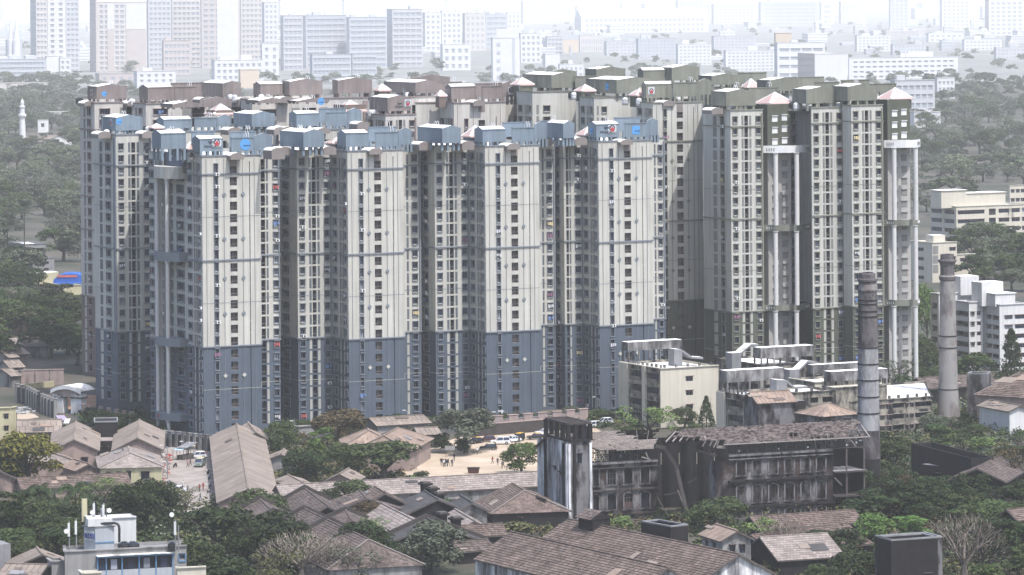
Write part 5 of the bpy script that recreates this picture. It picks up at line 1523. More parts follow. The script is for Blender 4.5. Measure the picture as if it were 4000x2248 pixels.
# chimneys
def chimney(label, xt, yt, yb, prof, group):
 base = G(xt + ROLL * (yb - yt), yb)
 d = base.y
 root = thing('mill_chimney', label, 'chimney', base, group)
 s = SC(d)
 def z(y): return zat(xt, y, d)
 mb = MB()
 pr = [(r / s, max(0, z(y))) for y, r, m in prof]
 ms = [MT[m] for y, r, m in prof]
 mb.lathe((base.x, base.y, 0), pr, MT['void'], 32, ms)
 part('shaft', mb, root)
 return root, d, s, base
R1, d1, s1, b1 = chimney('left mill chimney with black stained lower shaft and dark ringed top', 3388, 1066, 1940,
 [(1940, 58, 'chim_stain'), (1925, 56, 'chim_stain'), (1905, 50, 'chim_dark'), (1880, 47, 'soot'), (1790, 45.5, 'chim_dark'), (1680, 44, 'chim_stain'), (1600, 42.5, 'chim_stain'), (1365, 40, 'chim_stain'), (1355, 39.5, 'chim_dark'), (1240, 38.2, 'chim_dark'), (1142, 36.5, 'chim_dark'), (1139, 38.5, 'chim_dark'), (1133, 38.5, 'chim_dark'), (1131, 35.5, 'chim_pale'),
  (1110, 35, 'chim_dark'), (1108, 36, 'chim_dark'), (1103, 34.5, 'chim_dark'), (1098, 39.5, 'chim_dark'), (1090, 40, 'chim_dark'), (1088, 31.5, 'chim_dark'), (1073, 32, 'chim_dark'), (1067, 30, 'chim_dark'), (1066, 24, 'void'), (1078, 23, 'void')], 'old mill chimneys')
R2, d2, s2, b2 = chimney('right mill chimney, pale grey brick with a bell-shaped collar', 3700, 993, 1655,
 [(1655, 46, 'chim_pale'), (1630, 45.5, 'chim_pale'), (1500, 37.5, 'chim_pale'), (1310, 33.8, 'chim_pale'), (1200, 31.5, 'chim_pale'), (1097, 28.6, 'chim_dark'), (1092, 32, 'chim_dark'), (1084, 33, 'chim_dark'), (1080, 33, 'chim_pale'), (1076, 29, 'chim_dark'), (1070, 27.5, 'chim_dark'), (1040, 28, 'chim_dark'),
  (1028, 31, 'chim_dark'), (1021, 36.5, 'chim_dark'), (1016, 36.5, 'chim_dark'), (1013, 27.5, 'chim_dark'), (994, 26.5, 'chim_dark'), (993, 20, 'void'), (1002, 19, 'void')], 'old mill chimneys')
def rings(root, d, base, lst):
 for y, r in lst:
  z = zat(3400 if root is R1 else 3700, y, d); s = SC(d)
  mb = MB(); R = r / s
  mb.lathe((base.x, base.y, z - .14), [(R - .2, 0), (R + .10, 0), (R + .10, .24), (R - .2, .24)], MT['soot'], 32)
  part('iron_band', mb, root)
rings(R1, d1, b1, [(1172, 37), (1187, 37.2), (1215, 37.8), (1236, 38.2), (1357, 39.8), (1421, 40.6), (1484, 41.3), (1549, 42), (1613, 43), (1875, 49), (1890, 50)])
rings(R2, d2, b2, [(1312, 33.9), (1358, 35), (1520, 38.2)])
# blocks of flats, offices, other buildings
def baymesh(w, h, trim):
 key = ('bay', round(w, 1), round(h, 1), trim.name)
 if key in WIN: return WIN[key]
 mb = MB(); w2 = w / 2
 def vb(x0, x1, y0, y1, z0, z1, m): mb.hexa([(x0, y0, z0), (x1, y0, z0), (x1, y1, z0), (x0, y1, z0)], [(x0, y0, z1), (x1, y0, z1), (x1, y1, z1), (x0, y1, z1)], m)
 vb(-w2 - .1, w2 + .1, -.5, .1, h, h + .12, MT['wall_stain'])
 vb(-w2, w2, .02, .12, -.02, h * .36, MT['wall_stain'])
 mb.face([(-w2, 1.1, 0), (w2, 1.1, 0), (w2, 1.1, h), (-w2, 1.1, h)], MT['glass'])
 n = max(2, int(w / 1.3))
 for i in range(1, n):
  x = -w2 + w * i / n
  vb(x - .04, x + .04, .04, .1, h * .36, h, MT['timber'])
 me = mb.mesh('balcony_bay'); WIN[key] = me
 return me
_old_winmesh = winmesh
def winmesh(style, w, h, trim, variant=0):
 return baymesh(w, h, trim) if style == 'bay' else _old_winmesh(style, w, h, trim, variant)
WNAME['bay'] = 'balcony_bay'; DEPTH['bay'] = 1.2
def block(label, cat, name, xc, yb, yt, xl, xr, colsL=(), colsR=(), floors=4, mL='wall_cream', mR=None, group=None, roof='roof_white', trim='trim_br', par=.6, fl0=0, loc_rot=True, dl=None, dr=None, coping=True, top=.0, individual=True, uw=None, lp=None):
 u_, w_ = uw or (U, Wv)
 c = G(xc, yb)
 l = march(c, -w_, xl, yt) if xl is not None else c - w_ * dl
 r = march(c, u_, xr, yt) if xr is not None else c + u_ * dr
 zt = zat(xc, yt, c.y)
 if lp: l = G(*lp, zt); l.z = 0
 b = l + (r - c)
 root = thing(name, label, cat, c, group)
 mL_, mR_ = MT[mL], MT[mR or mL]
 fh = (zt - par - top) / floors
 mb = MB()
 kr = list(range(fl0, floors))
 facade(mb, root, l, c, 0, zt, list(colsL), 0, fh, mL_, mL_, kr, MT[trim], None, (MT['strip_ol'], MT['strip_ol']), random)
 facade(mb, root, c, r, 0, zt, list(colsR), 0, fh, mR_, mR_, kr, MT[trim], None, (MT['strip_ol'], MT['strip_ol']), random)
 wall_quad(mb, r, b, 0, zt, 0, mR_, mR_); wall_quad(mb, b, l, 0, zt, 0, mL_, mL_)
 part('wall', mb, root)
 rb = MB()
 rb.face([(q.x, q.y, zt - par) for q in (l, c, r, b)], MT[roof]); part('roof', rb, root)
 if coping:
  for p, q in ((l, c), (c, r)):
   cb = MB(); e = (q - p).normalized(); cb.bar((p.x, p.y, zt + .06), (q.x, q.y, zt + .06), .55, .2, mR_ if True else None); part('coping', cb, root)
 return dict(root=root, c=c, l=l, r=r, b=b, zt=zt, fh=fh, d=c.y, u=u_, w=w_)
def roofbox(B, fu, fw, su, sw, h, mat='wall_white', top='roof_white', lift=0.0, name='roof_room', over=0.0):
 """box on the roof: fu, fw = place along the right / left side (0..1), su, sw sizes in metres"""
 p = B['c'] + (B['r'] - B['c']) * fu + (B['l'] - B['c']) * fw
 mb = MB(); z = B['zt'] - .62
 rot = math.atan2(B['u'].y, B['u'].x)
 if lift:
  for a in (-.44, -.15, .15, .44):
   for b in (-.42, .42):
    q = p + B['u'] * (a * su) + B['w'] * (b * sw)
    mb.box((q.x, q.y, z), .45, .45, lift + .02, MT[mat], rot)
 mb.box((p.x, p.y, z + lift), su, sw, h, MT[mat], rot, MT[top])
 if over: mb.box((p.x, p.y, z + lift + h + .01), su + over, sw + over, .22, MT[mat], rot, MT[top])
 return part(name, mb, B['root'])
def posts(B, n1, n2, mat='tank_stain'):
 for i in range(n1):
  p = B['c'].lerp(B['r'], (i + .5) / n1) - B['w'] * .6 if False else B['c'].lerp(B['r'], (i + .5) / n1) - B['w'] * .8
  mb = MB(); mb.box((p.x, p.y, B['zt'] - .7), .5, .5, 1.5, MT[mat], ANG); part('roof_post', mb, B['root'])
 for i in range(n2):
  p = B['l'].lerp(B['c'], (i + .5) / n2) + B['u'] * .8
  mb = MB(); mb.box((p.x, p.y, B['zt'] - .7), .5, .5, 1.5, MT[mat], ANG); part('roof_post', mb, B['root'])
def ptank(B, x0, xf, x1, yt, yb, name='roof_water_tank', mat='tank_stain', off=6.0, lift=1.3):
 """long tank: x0 back-left, xf front-left corner, x1 right, photo points of its top edge at the front corner"""
 d = B['d'] + off
 c = AT(xf, yt, d); zt = c.z; zb = zat(xf, yb, d); c.z = 0
 r = march(c, B['u'], x1, yt); l = march(c, -B['w'], x0, yt)
 if (l - c).length > 9: l = c + (l - c).normalized() * 9
 mb = MB(); rr = r + (l - c)
 mb.prism([c, r, rr, l], zb, zt, MT[mat], MT['roof_white'])
 n = max(3, int((r - c).length / 3))
 for i in range(n + 1):
  for t in (.06, .94):
   p = c.lerp(r, .02 + .96 * i / n) + (l - c) * t
   mb.box((p.x, p.y, B['zt'] - .7), .35, .35, zb - B['zt'] + .75, MT[mat], ANG)
 part(name, mb, B['root'])
def stairhood(B, pts, d_off, width=3.0, mat='concrete'):
 """sloping stair roof: photo points of its near profile, top edge left to right"""
 d = B['d'] + d_off
 P = [AT(x, y, d) for x, y in pts]
 mb = MB()
 for a, b in zip(P, P[1:]):
  k = .5 if a.z != P[0].z else 9
  lo = lambda p: max(B['zt'] - .7, p.z - k)
  mb.hexa([(a.x, a.y, lo(a)), (b.x, b.y, lo(b)), (b.x - B['w'].x * width, b.y - B['w'].y * width, lo(b)), (a.x - B['w'].x * width, a.y - B['w'].y * width, lo(a))],
    [tuple(a), tuple(b), (b.x - B['w'].x * width, b.y - B['w'].y * width, b.z), (a.x - B['w'].x * width, a.y - B['w'].y * width, a.z)], MT[mat], MT['roof_white'])
 part('stair_hood', mb, B['root'])
CG = 'stained cream blocks with white terraces'
BAYS = [(.24, .58, .08, .82, 'bay'), (.67, .96, .08, .82, 'bay')]
K2 = block('stained cream block at the back of the terraces, with the longest water tank', 'apartment block', 'old_apartment_block', zk(540, 0)[0], 1660, zk(0, 305)[1], zk(20, 0)[0], zk(1060, 0)[0], BAYS, [(.1, .25, .2, .8, 'bay'), (.4, .55, .2, .8, 'bay'), (.7, .85, .2, .8, 'bay')], 4, 'wall_stain', 'wall_stain', CG)
ptank(K2, *[zk(x, 0)[0] for x in (462, 548, 1142)], zk(0, 116)[1], zk(0, 238)[1], off=4)
stairhood(K2, [zk(225, 172), zk(330, 165), zk(440, 70), zk(530, 72)], -2)
K4 = block('stained cream block right of the long tank, its white terrace half hidden by two tanks', 'apartment block', 'old_apartment_block', zk(1155, 0)[0], 1690, zk(0, 500)[1], zk(860, 0)[0], zk(1900, 0)[0], BAYS, [], 4, 'wall_stain', 'wall_cream', CG)
ptank(K4, *[zk(x, 0)[0] for x in (1068, 1130, 1700)], zk(0, 306)[1], zk(0, 410)[1], off=20)
stairhood(K4, [zk(870, 358), zk(980, 350), zk(1075, 255), zk(1180, 268)], 12)
K5 = block('stained cream block behind the left chimney with a tank reaching past it', 'apartment block', 'old_apartment_block', zk(1365, 0)[0], 1712, zk(0, 565)[1], zk(1240, 0)[0], zk(1960, 0)[0], [(.55, .95, .08, .85, 'bay')], [], 4, 'wall_cream', 'wall_stain', CG)
ptank(K5, *[zk(x, 0)[0] for x in (1250, 1330, 1972)], zk(0, 382)[1], zk(0, 492)[1], off=10)
K3 = block('stained cream block with a long stained tank, behind the brown pitched-roof outhouse', 'apartment block', 'old_apartment_block', zk(375, 0)[0], 1789, zk(0, 650)[1], zk(70, 0)[0], zk(1392, 0)[0], [(.36, .92, .06, .80, 'bay')], [(.72, .80, .2, .8, 'bay'), (.85, .95, .2, .8, 'bay')], 4, 'wall_stain', 'wall_stain', CG)
ptank(K3, *[zk(x, 0)[0] for x in (82, 166, 808)], zk(0, 372)[1], zk(0, 505)[1], off=15)
posts(K3, 6, 7)
stairhood(K3, [zk(725, 470), zk(840, 475), zk(930, 545), zk(1065, 540)], 11)
pb = MB(); a = K3['l'].lerp(K3['c'], .0); b = K3['l'].lerp(K3['c'], .30); n = V3((-Wv.y, Wv.x, 0)) * -1
pb.hexa([(a.x - U.x * .5, a.y - U.y * .5, 0), (b.x - U.x * .5, b.y - U.y * .5, 0), (b.x, b.y, 0), (a.x, a.y, 0)], [(a.x - U.x * .5, a.y - U.y * .5, K3['zt']), (b.x - U.x * .5, b.y - U.y * .5, K3['zt']), (b.x, b.y, K3['zt']), (a.x, a.y, K3['zt'])], MT['wall_cream']); part('end_pier', pb, K3['root'])
K1 = block('cream block with a big plain sunlit end wall and three dark openings', 'apartment block', 'old_apartment_block', zk8(655, 0)[0], 1672, zk8(0, 512)[1], zk8(80, 0)[0], zk8(1472, 0)[0], BAYS, [(.44, .555, .18, .55, 'plain')], 4, 'wall_stain', 'wall_cream', CG)
ptank(K1, *[zk8(x, 0)[0] for x in (98, 192, 957)], zk8(0, 138)[1], zk8(0, 262)[1], off=20)
stairhood(K1, [zk8(845, 232), zk8(960, 240), zk8(1100, 340), zk8(1255, 348)], 12)
posts(K1, 5, 9)
for f0, f1 in ((0.0, .215), (.585, .665)):
 pb = MB(); a = K1['l'].lerp(K1['c'], f0); b = K1['l'].lerp(K1['c'], f1)
 pb.hexa([(a.x - U.x * .5, a.y - U.y * .5, 0), (b.x - U.x * .5, b.y - U.y * .5, 0), (b.x, b.y, 0), (a.x, a.y, 0)], [(a.x - U.x * .5, a.y - U.y * .5, K1['zt'] + .1), (b.x - U.x * .5, b.y - U.y * .5, K1['zt'] + .1), (b.x, b.y, K1['zt'] + .1), (a.x, a.y, K1['zt'] + .1)], MT['wall_cream']); part('end_pier', pb, K1['root'])
K6 = block('low stained cream block with bright white terrace, right of the left chimney', 'apartment block', 'old_apartment_block', zk(1545, 0)[0], 1708, zk(0, 716)[1], zk(1492, 0)[0], zk(2468, 0)[0], [(.1, .2, .1, .8, 'bay'), (.3, .4, .1, .8, 'bay'), (.5, .6, .1, .8, 'bay')],
   [(.36, .42, .35, .8, 'plain'), (.44, .50, .3, .8, 'plain'), (.52, .65, .15, .85, 'bay'), (.67, .70, .4, .8, 'plain'), (.73, .77, .4, .8, 'plain'), (.79, .98, .15, .85, 'bay')], 3, 'wall_stain', 'wall_stain', CG, lp=zk(1492, 535))
posts(K6, 9, 3)
gable('stained outhouse with brown pitched sheet roof in front of the terraces', zk(415, 612), zk(868, 590), 17.6, 4.2, 2.0, 'sheet_rust', 'ruin_grey', cat='outhouse', name='outhouse')
ruin_box('dark stained block joining the brown outhouse', zk(905, 712), zk(1050, 700), 15.6, 7.0, 'soot', open_top=False, name='dark_block', cat='outhouse', cols=[(.4, .68, 11.8, 13.6, 'plain')])
gable('small pavilion with brown hipped sheet roof left of the left chimney', zk(1290, 728), zk(1305, 730), 15.6, 5.2, 2.2, 'sheet_rust', 'ruin_grey', cat='pavilion', name='pavilion', hip=(4.6, 4.6), near=[(.2, .35, 11.6, 12.6, 'plain'), (.6, .8, 11.6, 12.6, 'plain')])
# office with blue frames at the lower left
UO = V3((math.cos(math.radians(17)), math.sin(math.radians(17)), 0)); WO = V3((math.sin(math.radians(17)), -math.cos(math.radians(17)), 0))
OFC = block('grey office with blue window frames and rooftop tanks at the lower left', 'office', 'office_building', z14(462, 0)[0], 2335, z14(0, 1282)[1], z14(452, 0)[0], z14(1322, 0)[0], [], [(.945, .985, .56, .82, 'plain')], 2, 'wall_grey', 'wall_blue_office' if 'wall_blue_office' in MT else 'wall_grey', None, 'concrete', 'trim_blue', uw=(UO, WO), lp=z14(455, 1240))
MT['blue_frame'] = M('blue_paint', (0.12, 0.25, 0.43), var=0.06)
MT['pale_grey'] = M('pale_grey_render', (0.42, 0.45, 0.48), var=0.06, streak=0.15)
def on_front(B, f, z, out): p = B['c'] + (B['r'] - B['c']) * f + B['w'] * out; return V3((p.x, p.y, z))
zt = OFC['zt']
Lf = (OFC['r'] - OFC['c']).length
za, zb2 = zat(*z14(900, 1425), OFC['d']), zat(*z14(900, 1335), OFC['d'])
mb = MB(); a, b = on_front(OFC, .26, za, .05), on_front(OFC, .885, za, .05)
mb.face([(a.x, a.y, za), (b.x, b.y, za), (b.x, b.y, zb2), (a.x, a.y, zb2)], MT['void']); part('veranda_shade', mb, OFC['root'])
for f in (.265, .335, .465, .605, .745, .882):
 p = on_front(OFC, f, 0, .25); pb = MB(); pb.box((p.x, p.y, 1.2), .2, .24, zb2 - 1.2, MT['blue_frame'], math.radians(17)); part('blue_post', pb, OFC['root'])
a, b = on_front(OFC, .255, zb2 + .15, .4), on_front(OFC, .89, zb2 + .15, .4)
pb = MB(); pb.bar(a, b, .8, .2, MT['blue_frame']); part('blue_lintel', pb, OFC['root'])
a, b = on_front(OFC, .255, zb2 + .42, .5), on_front(OFC, .89, zb2 + .42, .5)
pb = MB(); pb.bar(a, b, 1.1, .14, MT['roof_white']); part('canopy_slab', pb, OFC['root'])
a, b = on_front(OFC, .26, za, .28), on_front(OFC, .885, za, .28)
pb = MB(); pb.hexa([(a.x, a.y, 0), (b.x, b.y, 0), (b.x - WO.x * .2, b.y - WO.y * .2, 0), (a.x - WO.x * .2, a.y - WO.y * .2, 0)], [(a.x, a.y, za), (b.x, b.y, za), (b.x - WO.x * .2, b.y - WO.y * .2, za), (a.x - WO.x * .2, a.y - WO.y * .2, za)], MT['pale_grey']); part('sill_wall', pb, OFC['root'])
for f, s2_ in ((.30, 1), (.40, 0), (.54, 1), (.67, 0), (.81, 1)):
 p = on_front(OFC, f, 0, .12); pb = MB(); pb.box((p.x, p.y, za + .1), 1.1, .1, (zb2 - za) * .8, MT['glass'] if s2_ else MT['glass_pale'], math.radians(17)); part('office_window', pb, OFC['root'])
for f0, f1, zlo, zhi in ((.935, .992, zb2 - 1.25, zb2 - .05),):
 a, b = on_front(OFC, f0, 0, .1), on_front(OFC, f1, 0, .1)
 for p, q in (((a.x, a.y, zlo), (b.x, b.y, zlo)), ((a.x, a.y, zhi), (b.x, b.y, zhi)), ((a.x, a.y, zlo), (a.x, a.y, zhi)), ((b.x, b.y, zlo), (b.x, b.y, zhi))):
  pb = MB(); pb.bar(p, q, .18, .18, MT['blue_frame']); part('blue_window_frame', pb, OFC['root'])
rc = AT(*z14(690, 1240), OFC['d'] + 5)
zz = zt - .6
room_c = V3((rc.x, rc.y, zz))
hroom = zat(*z14(690, 1105), OFC['d'] + 5) - zz
rl_, rr_ = AT(*z14(598, 1180), OFC['d'] + 6.5), AT(*z14(812, 1180), OFC['d'] + 6)
rc0 = AT(*z14(676, 1180), OFC['d'] + 4)
c0 = V3((rc0.x, rc0.y, 0)); r0 = march(c0, UO, *z14(810, 1180)); l0 = march(c0, -V3((math.sin(.9), -math.cos(.9), 0)), *z14(596, 1180))
mb = MB(); mb.prism([l0, c0, r0, r0 + (l0 - c0)], zz, zz + hroom, MT['pale_grey'])
b0_, b1_ = (l0 + c0 + r0 + r0 + (l0 - c0)) / 4, 0
mb.prism([b0_ + (p - b0_) * 1.1 for p in (l0, c0, r0, r0 + (l0 - c0))], zz + hroom + .01, zz + hroom + .2, MT['concrete'])
room = part('roof_room', mb, OFC['root'])
e = (c0 - l0).normalized(); n = V3((e.y, -e.x, 0))
sg = MB(); Ls = (c0 - l0).length
p, q = l0 + e * .1 + n * .12, l0 + e * (Ls - .35) + n * .12
sg.hexa([(p.x, p.y, zz + hroom * .45), (q.x, q.y, zz + hroom * .45), (q.x - n.x * .08, q.y - n.y * .08, zz + hroom * .45), (p.x - n.x * .08, p.y - n.y * .08, zz + hroom * .45)],
  [(p.x, p.y, zz + hroom * .85), (q.x, q.y, zz + hroom * .85), (q.x - n.x * .08, q.y - n.y * .08, zz + hroom * .85), (p.x - n.x * .08, p.y - n.y * .08, zz + hroom * .85)], MT['wall_white'])
sgo = part('name_board', sg, room)
MT['sign_blue'] = M('sign_blue_paint', (0.05, 0.09, 0.34), var=0.05)
tx = text_on(OFC['root'], 'WALIS MOTEL', p + n * .05 + e * .12 + V3((0, 0, zz + hroom * .52)), e, hroom * .24, MT['sign_blue'], 'board_lettering', sx=.30)
for zq in (zz + hroom * .38,):
 pb = MB(); pb.bar((c0.x, c0.y - .05, zq), (r0.x, r0.y - .05, zq), .14, .2, MT['blue_frame']); part('blue_line', pb, OFC['root'])
mb = MB(); p = b0_ ; mb.box((p.x, p.y, zz + hroom + .2), 4.3, 2.2, 1.3, MT['wall_white'], math.radians(17)); part('white_tank', mb, OFC['root'])
def pole(B, zp, y1, x, d_off, r=.12, mat='concrete', name='antenna_post', panel=True):
 a = AT(*zp(x, y1), B['d'] + d_off)
 mb = MB(); mb.tube((a.x, a.y, B['zt'] - .65), (a.x, a.y, a.z), r, r, MT[mat], 8)
 o = part(name, mb, B['root'])
 if panel:
  pm = MB(); pm.box((a.x - .05, a.y - .3, a.z - 2.6), .38, .26, 2.3, MT['wall_white'], math.radians(20)); part('antenna_panel', pm, o)
 return a
for x, y1, dd, pn in ((490, 1065, 3, True), (540, 1050, 3, True), (668, 925, 8, True), (735, 935, 8, True), (725, 960, 9, True), (755, 975, 8, False), (1243, 1055, 4, True), (1265, 1095, 4, False)):
 pole(OFC, z14, y1, x, dd, panel=pn)
for x, y, dd in ((772, 990, 8), (468, 1138, 3), (652, 1005, 8), (1215, 1020, 4)):
 a = AT(*z14(x, y), OFC['d'] + dd - .4)
 mb = MB(); mb.tube((a.x, a.y, a.z), (a.x + .1, a.y - .35, a.z + .08), .38, .42, MT['wall_white'], 14); o = part('dish_antenna', mb, OFC['root'])
for lb, x, y0, y1, r in (('black round water tank on the office roof, left of the pair', 880, 1195, 1132, 1.15), ('black round water tank on the office roof, right of the pair', 940, 1205, 1142, 1.2), ('black round water tank on the office roof near its right end', 1220, 1178, 1118, .75)):
 p = AT(*z14(x, y0), OFC['d'] + 5); zb_ = zt - .6; h = (y0 - y1) / 1.815 / SC(OFC['d'])
 mb = MB(); mb.lathe((p.x, p.y, zb_), [(r, 0), (r, h * .25), (r + .05, h * .27), (r, h * .3), (r, h * .62), (r + .05, h * .64), (r, h * .67), (r * .97, h * .82), (r * .45, h * .97), (r * .42, h * 1.05)], MT['blacktank'], 20)
 solo('water_tank', mb, lb, 'water tank', (p.x, p.y, zb_), 'black water tanks on the office roof')
pts = [z14(700, 1082), z14(815, 1078), z14(838, 1088), z14(846, 1110), z14(846, 1215)]
mb = MB()
P_ = [AT(*q, OFC['d'] + 4.5) for q in pts]
for a, b in zip(P_, P_[1:]): mb.tube(a, b, .22, .22, MT['blacktank'], 8)
part('black_pipe', mb, OFC['root'])
LOW = block('low grey annex with parapet at the left of the blue-framed office', 'office annex', 'office_annex', z14(368, 0)[0], 2330, z14(0, 1352)[1], z14(336, 0)[0], z14(455, 0)[0], [], [], 1, 'wall_grey', 'wall_grey', None, 'concrete', uw=(UO, WO), dl=6)
WT = block('white water house with flat roof and upright slab behind the office', 'outbuilding', 'outbuilding', z14(640, 0)[0], 2205, z14(0, 1050)[1], None, z14(965, 0)[0], [], [], 1, 'wall_white', 'wall_white', None, uw=(UO, WO), dl=5, par=.3)
mb = MB(); p = AT(*z14(598, 1000), WT['d'] + 4); mb.box((p.x, p.y, WT['zt'] - 1), 1.0, .5, 4.2, MT['wall_yellow'], .3); part('upright_slab', mb, WT['root'])
block('cream parapet of a building at the bottom edge right of the office', 'building', 'low_building', z14(1260, 0)[0], 2420, z14(0, 1398)[1], z14(1250, 0)[0], z14(1460, 0)[0], [], [], 1, 'wall_cream', 'wall_cream', None, uw=(UO, WO))
block('cream flat roof corner at the bottom edge below the office', 'building', 'low_building', z14(590, 0)[0], 2440, z14(0, 1436)[1], z14(560, 0)[0], z14(720, 0)[0], [], [], 1, 'wall_cream', 'wall_cream', None, uw=(UO, WO))
gable('brown sheet roof left of the office annex', z14(260, 1250), z14(300, 1300), 5.0, 5.5, 2.2, 'sheet', 'soot', cat='shed', name='shed')
gable('grey sheet roof at the bottom left corner', z14(40, 1365), z14(340, 1375), 5.5, 5.0, 1.9, 'sheet', 'soot', cat='shed', name='shed')
ruin_box('grey concrete terrace end at the left edge below the trees', z14(-60, 1235), z14(75, 1225), 6.0, 5.0, 'concrete', open_top=False, name='terrace_block', cat='building')
# yellow building with white terrace at the left edge
block('pale yellow building with bright white terrace at the left edge', 'building', 'low_building', z14(78, 0)[0], 1745, z14(0, 262)[1], z14(-90, 0)[0], z14(115, 0)[0], [(.2, .5, .3, .75, 'plain'), (.72, .9, .3, .75, 'plain')], [], 3, 'wall_yellow', 'wall_yellow', None, uw=(V3((.3, .95, 0)), V3((-1, -.12, 0)).normalized() * -1))
# right-hand side buildings
zR = Zm(3500, 700, 1.81)
WF = [(.12, .40, .42, .80, 'plain'), (.55, .95, .42, .80, 'plain')]
AP2 = block('white apartment block at the right edge behind the tall dark tree', 'apartment block', 'white_apartment_block', zR(735, 0)[0], 1452, zR(0, 890)[1], zR(612, 0)[0], zR(960, 0)[0], [(.25, .52, .3, .75, 'bay'), (.60, .95, .3, .75, 'bay')], [(.16, .40, .36, .80, 'plain'), (.48, .95, .36, .80, 'plain')], 6, 'wall_white', 'wall_white', 'white apartment blocks at the right', par=.9, top=1.5)
roofbox(AP2, .25, .5, 6.5, 6, 3.4, over=.5); roofbox(AP2, .1, .9, 7, 5, 6.5)
AP1 = block('white apartment block just right of the right chimney, brown balconies in its corner', 'apartment block', 'white_apartment_block', zR(520, 0)[0], 1448, zR(0, 872)[1], zR(408, 0)[0], zR(612, 0)[0], [(.15, .95, .25, .75, 'bay')], [(.1, .40, .25, .75, 'bay'), (.6, .85, .4, .75, 'plain')], 6, 'wall_white', 'wall_white', 'white apartment blocks at the right', par=.9, top=1.0)
AP0 = block('white apartment block partly behind the right chimney with a square tank room', 'apartment block', 'white_apartment_block', zR(306, 0)[0], 1440, zR(0, 812)[1], zR(244, 0)[0], zR(560, 0)[0], [(.2, .75, .25, .75, 'bay')], [(.5, .85, .3, .75, 'bay')], 6, 'wall_cream', 'wall_white', 'white apartment blocks at the right', par=.9, top=1.0)
roofbox(AP0, .78, .3, 6, 5, 5.2)
HOS = block('long white institute with wide window bands among the trees at right', 'institute', 'institute_building', zR(428, 0)[0], 958, zR(0, 196)[1], zR(240, 0)[0], zR(960, 0)[0], [(.05, .45, .35, .78, 'plain'), (.55, .92, .35, .78, 'plain')], [(.02, .37, .35, .78, 'plain'), (.43, .52, .15, .85, 'dark'), (.56, .70, .35, .8, 'plain'), (.73, .84, .35, .8, 'plain'), (.87, .98, .35, .8, 'plain')], 4, 'wall_cream', 'wall_cream', None, par=.8)
roofbox(HOS, .02, .35, 12, 8, 7, 'wall_cream', over=.8); roofbox(HOS, .42, .4, 22, 8, 5.5, 'wall_cream', over=.8)
for i in range(6):
 p = HOS['l'].lerp(HOS['c'], .02 + .07 * i) + U * 3
 mb = MB(); mb.lathe((p.x, p.y, HOS['zt'] + 1.0), [(1.7, 0), (1.75, .8), (1.7, 1.2), (1.75, 2.6), (1.6, 3.4), (.7, 4.2)], MT['blacktank'], 14); mb.box((p.x, p.y, HOS['zt'] - .8), 3.6, 3.6, 1.8, MT['concrete'], ANG)
 solo('water_tank', mb, ['leftmost', 'second', 'third', 'fourth', 'fifth', 'rightmost'][i] + ' dark water tank in the row on the institute roof', 'water tank', (p.x, p.y, HOS['zt'] - .8), 'dark water tanks in a row on the institute roof')
CR1 = block('cream flats with grey stair strip between the olive tower and the right chimney', 'apartment block', 'cream_flats', zR(258, 0)[0], 1105, zR(0, 452)[1], zR(96, 0)[0], zR(430, 0)[0], [(.30, .62, .25, .6, 'plain')], [(.01, .24, .0, .9, 'strip'), (.70, .95, .3, .7, 'plain')], 4, 'wall_cream', 'wall_cream', None, par=.8)
roofbox(CR1, .5, .4, 5, 5, 3, 'wall_cream')
CR2 = block('low cream annex right of the cream flats behind the chimney top', 'apartment block', 'cream_flats', zR(420, 0)[0], 1100, zR(0, 535)[1], zR(380, 0)[0], zR(560, 0)[0], [], [(.25, .65, .35, .75, 'plain')], 3, 'wall_cream', 'wall_cream', None, par=.6)
block('small pale building with window strip at the right edge above the institute', 'building', 'pale_building', zR(805, 0)[0], 800, zR(0, 46)[1], zR(795, 0)[0], zR(960, 0)[0], [], [(.05, .22, .3, .7, 'plain'), (.28, .45, .3, .7, 'plain'), (.5, .67, .3, .7, 'plain'), (.72, .9, .3, .7, 'plain')], 2, 'wall_cream', 'wall_cream')
# left-hand middle distance
zL = Zm(0, 300, 1.2059)
block('raw concrete villa among the trees at the left, upper one', 'house', 'concrete_house', zL(118, 0)[0], 1030, zL(0, 790)[1], zL(42, 0)[0], zL(215, 0)[0], [(.2, .8, .2, .7, 'bay')], [(.1, .4, .2, .7, 'bay'), (.5, .9, .2, .7, 'bay')], 2, 'concrete', 'concrete')
block('small raw concrete house below the upper concrete villa', 'house', 'concrete_house', zL(150, 0)[0], 1068, zL(0, 856)[1], zL(125, 0)[0], zL(256, 0)[0], [], [(.2, .35, .3, .7, 'plain'), (.55, .75, .3, .7, 'plain')], 2, 'concrete', 'concrete')
YB_ = block('long cream school building with window row and blue tarpaulin on the roof', 'school', 'school_building', zL(300, 0)[0], 1160, zL(0, 985)[1], zL(108, 0)[0], zL(395, 0)[0], [(.25, .36, .3, .75, 'plain'), (.40, .52, .3, .75, 'plain'), (.56, .68, .3, .75, 'plain'), (.72, .84, .3, .75, 'plain'), (.88, .98, .3, .75, 'plain')], [], 2, 'wall_yellow', 'wall_yellow')
MT['tarp_blue'] = M('blue_tarpaulin', (0.03, 0.12, 0.42), var=0.15, scale=.6)
MT['tarp_red'] = M('red_cloth', (0.45, 0.12, 0.1), var=0.15, scale=.6)
p = AT(*zL(330, 950), YB_['d'] + 14)
mb = MB()
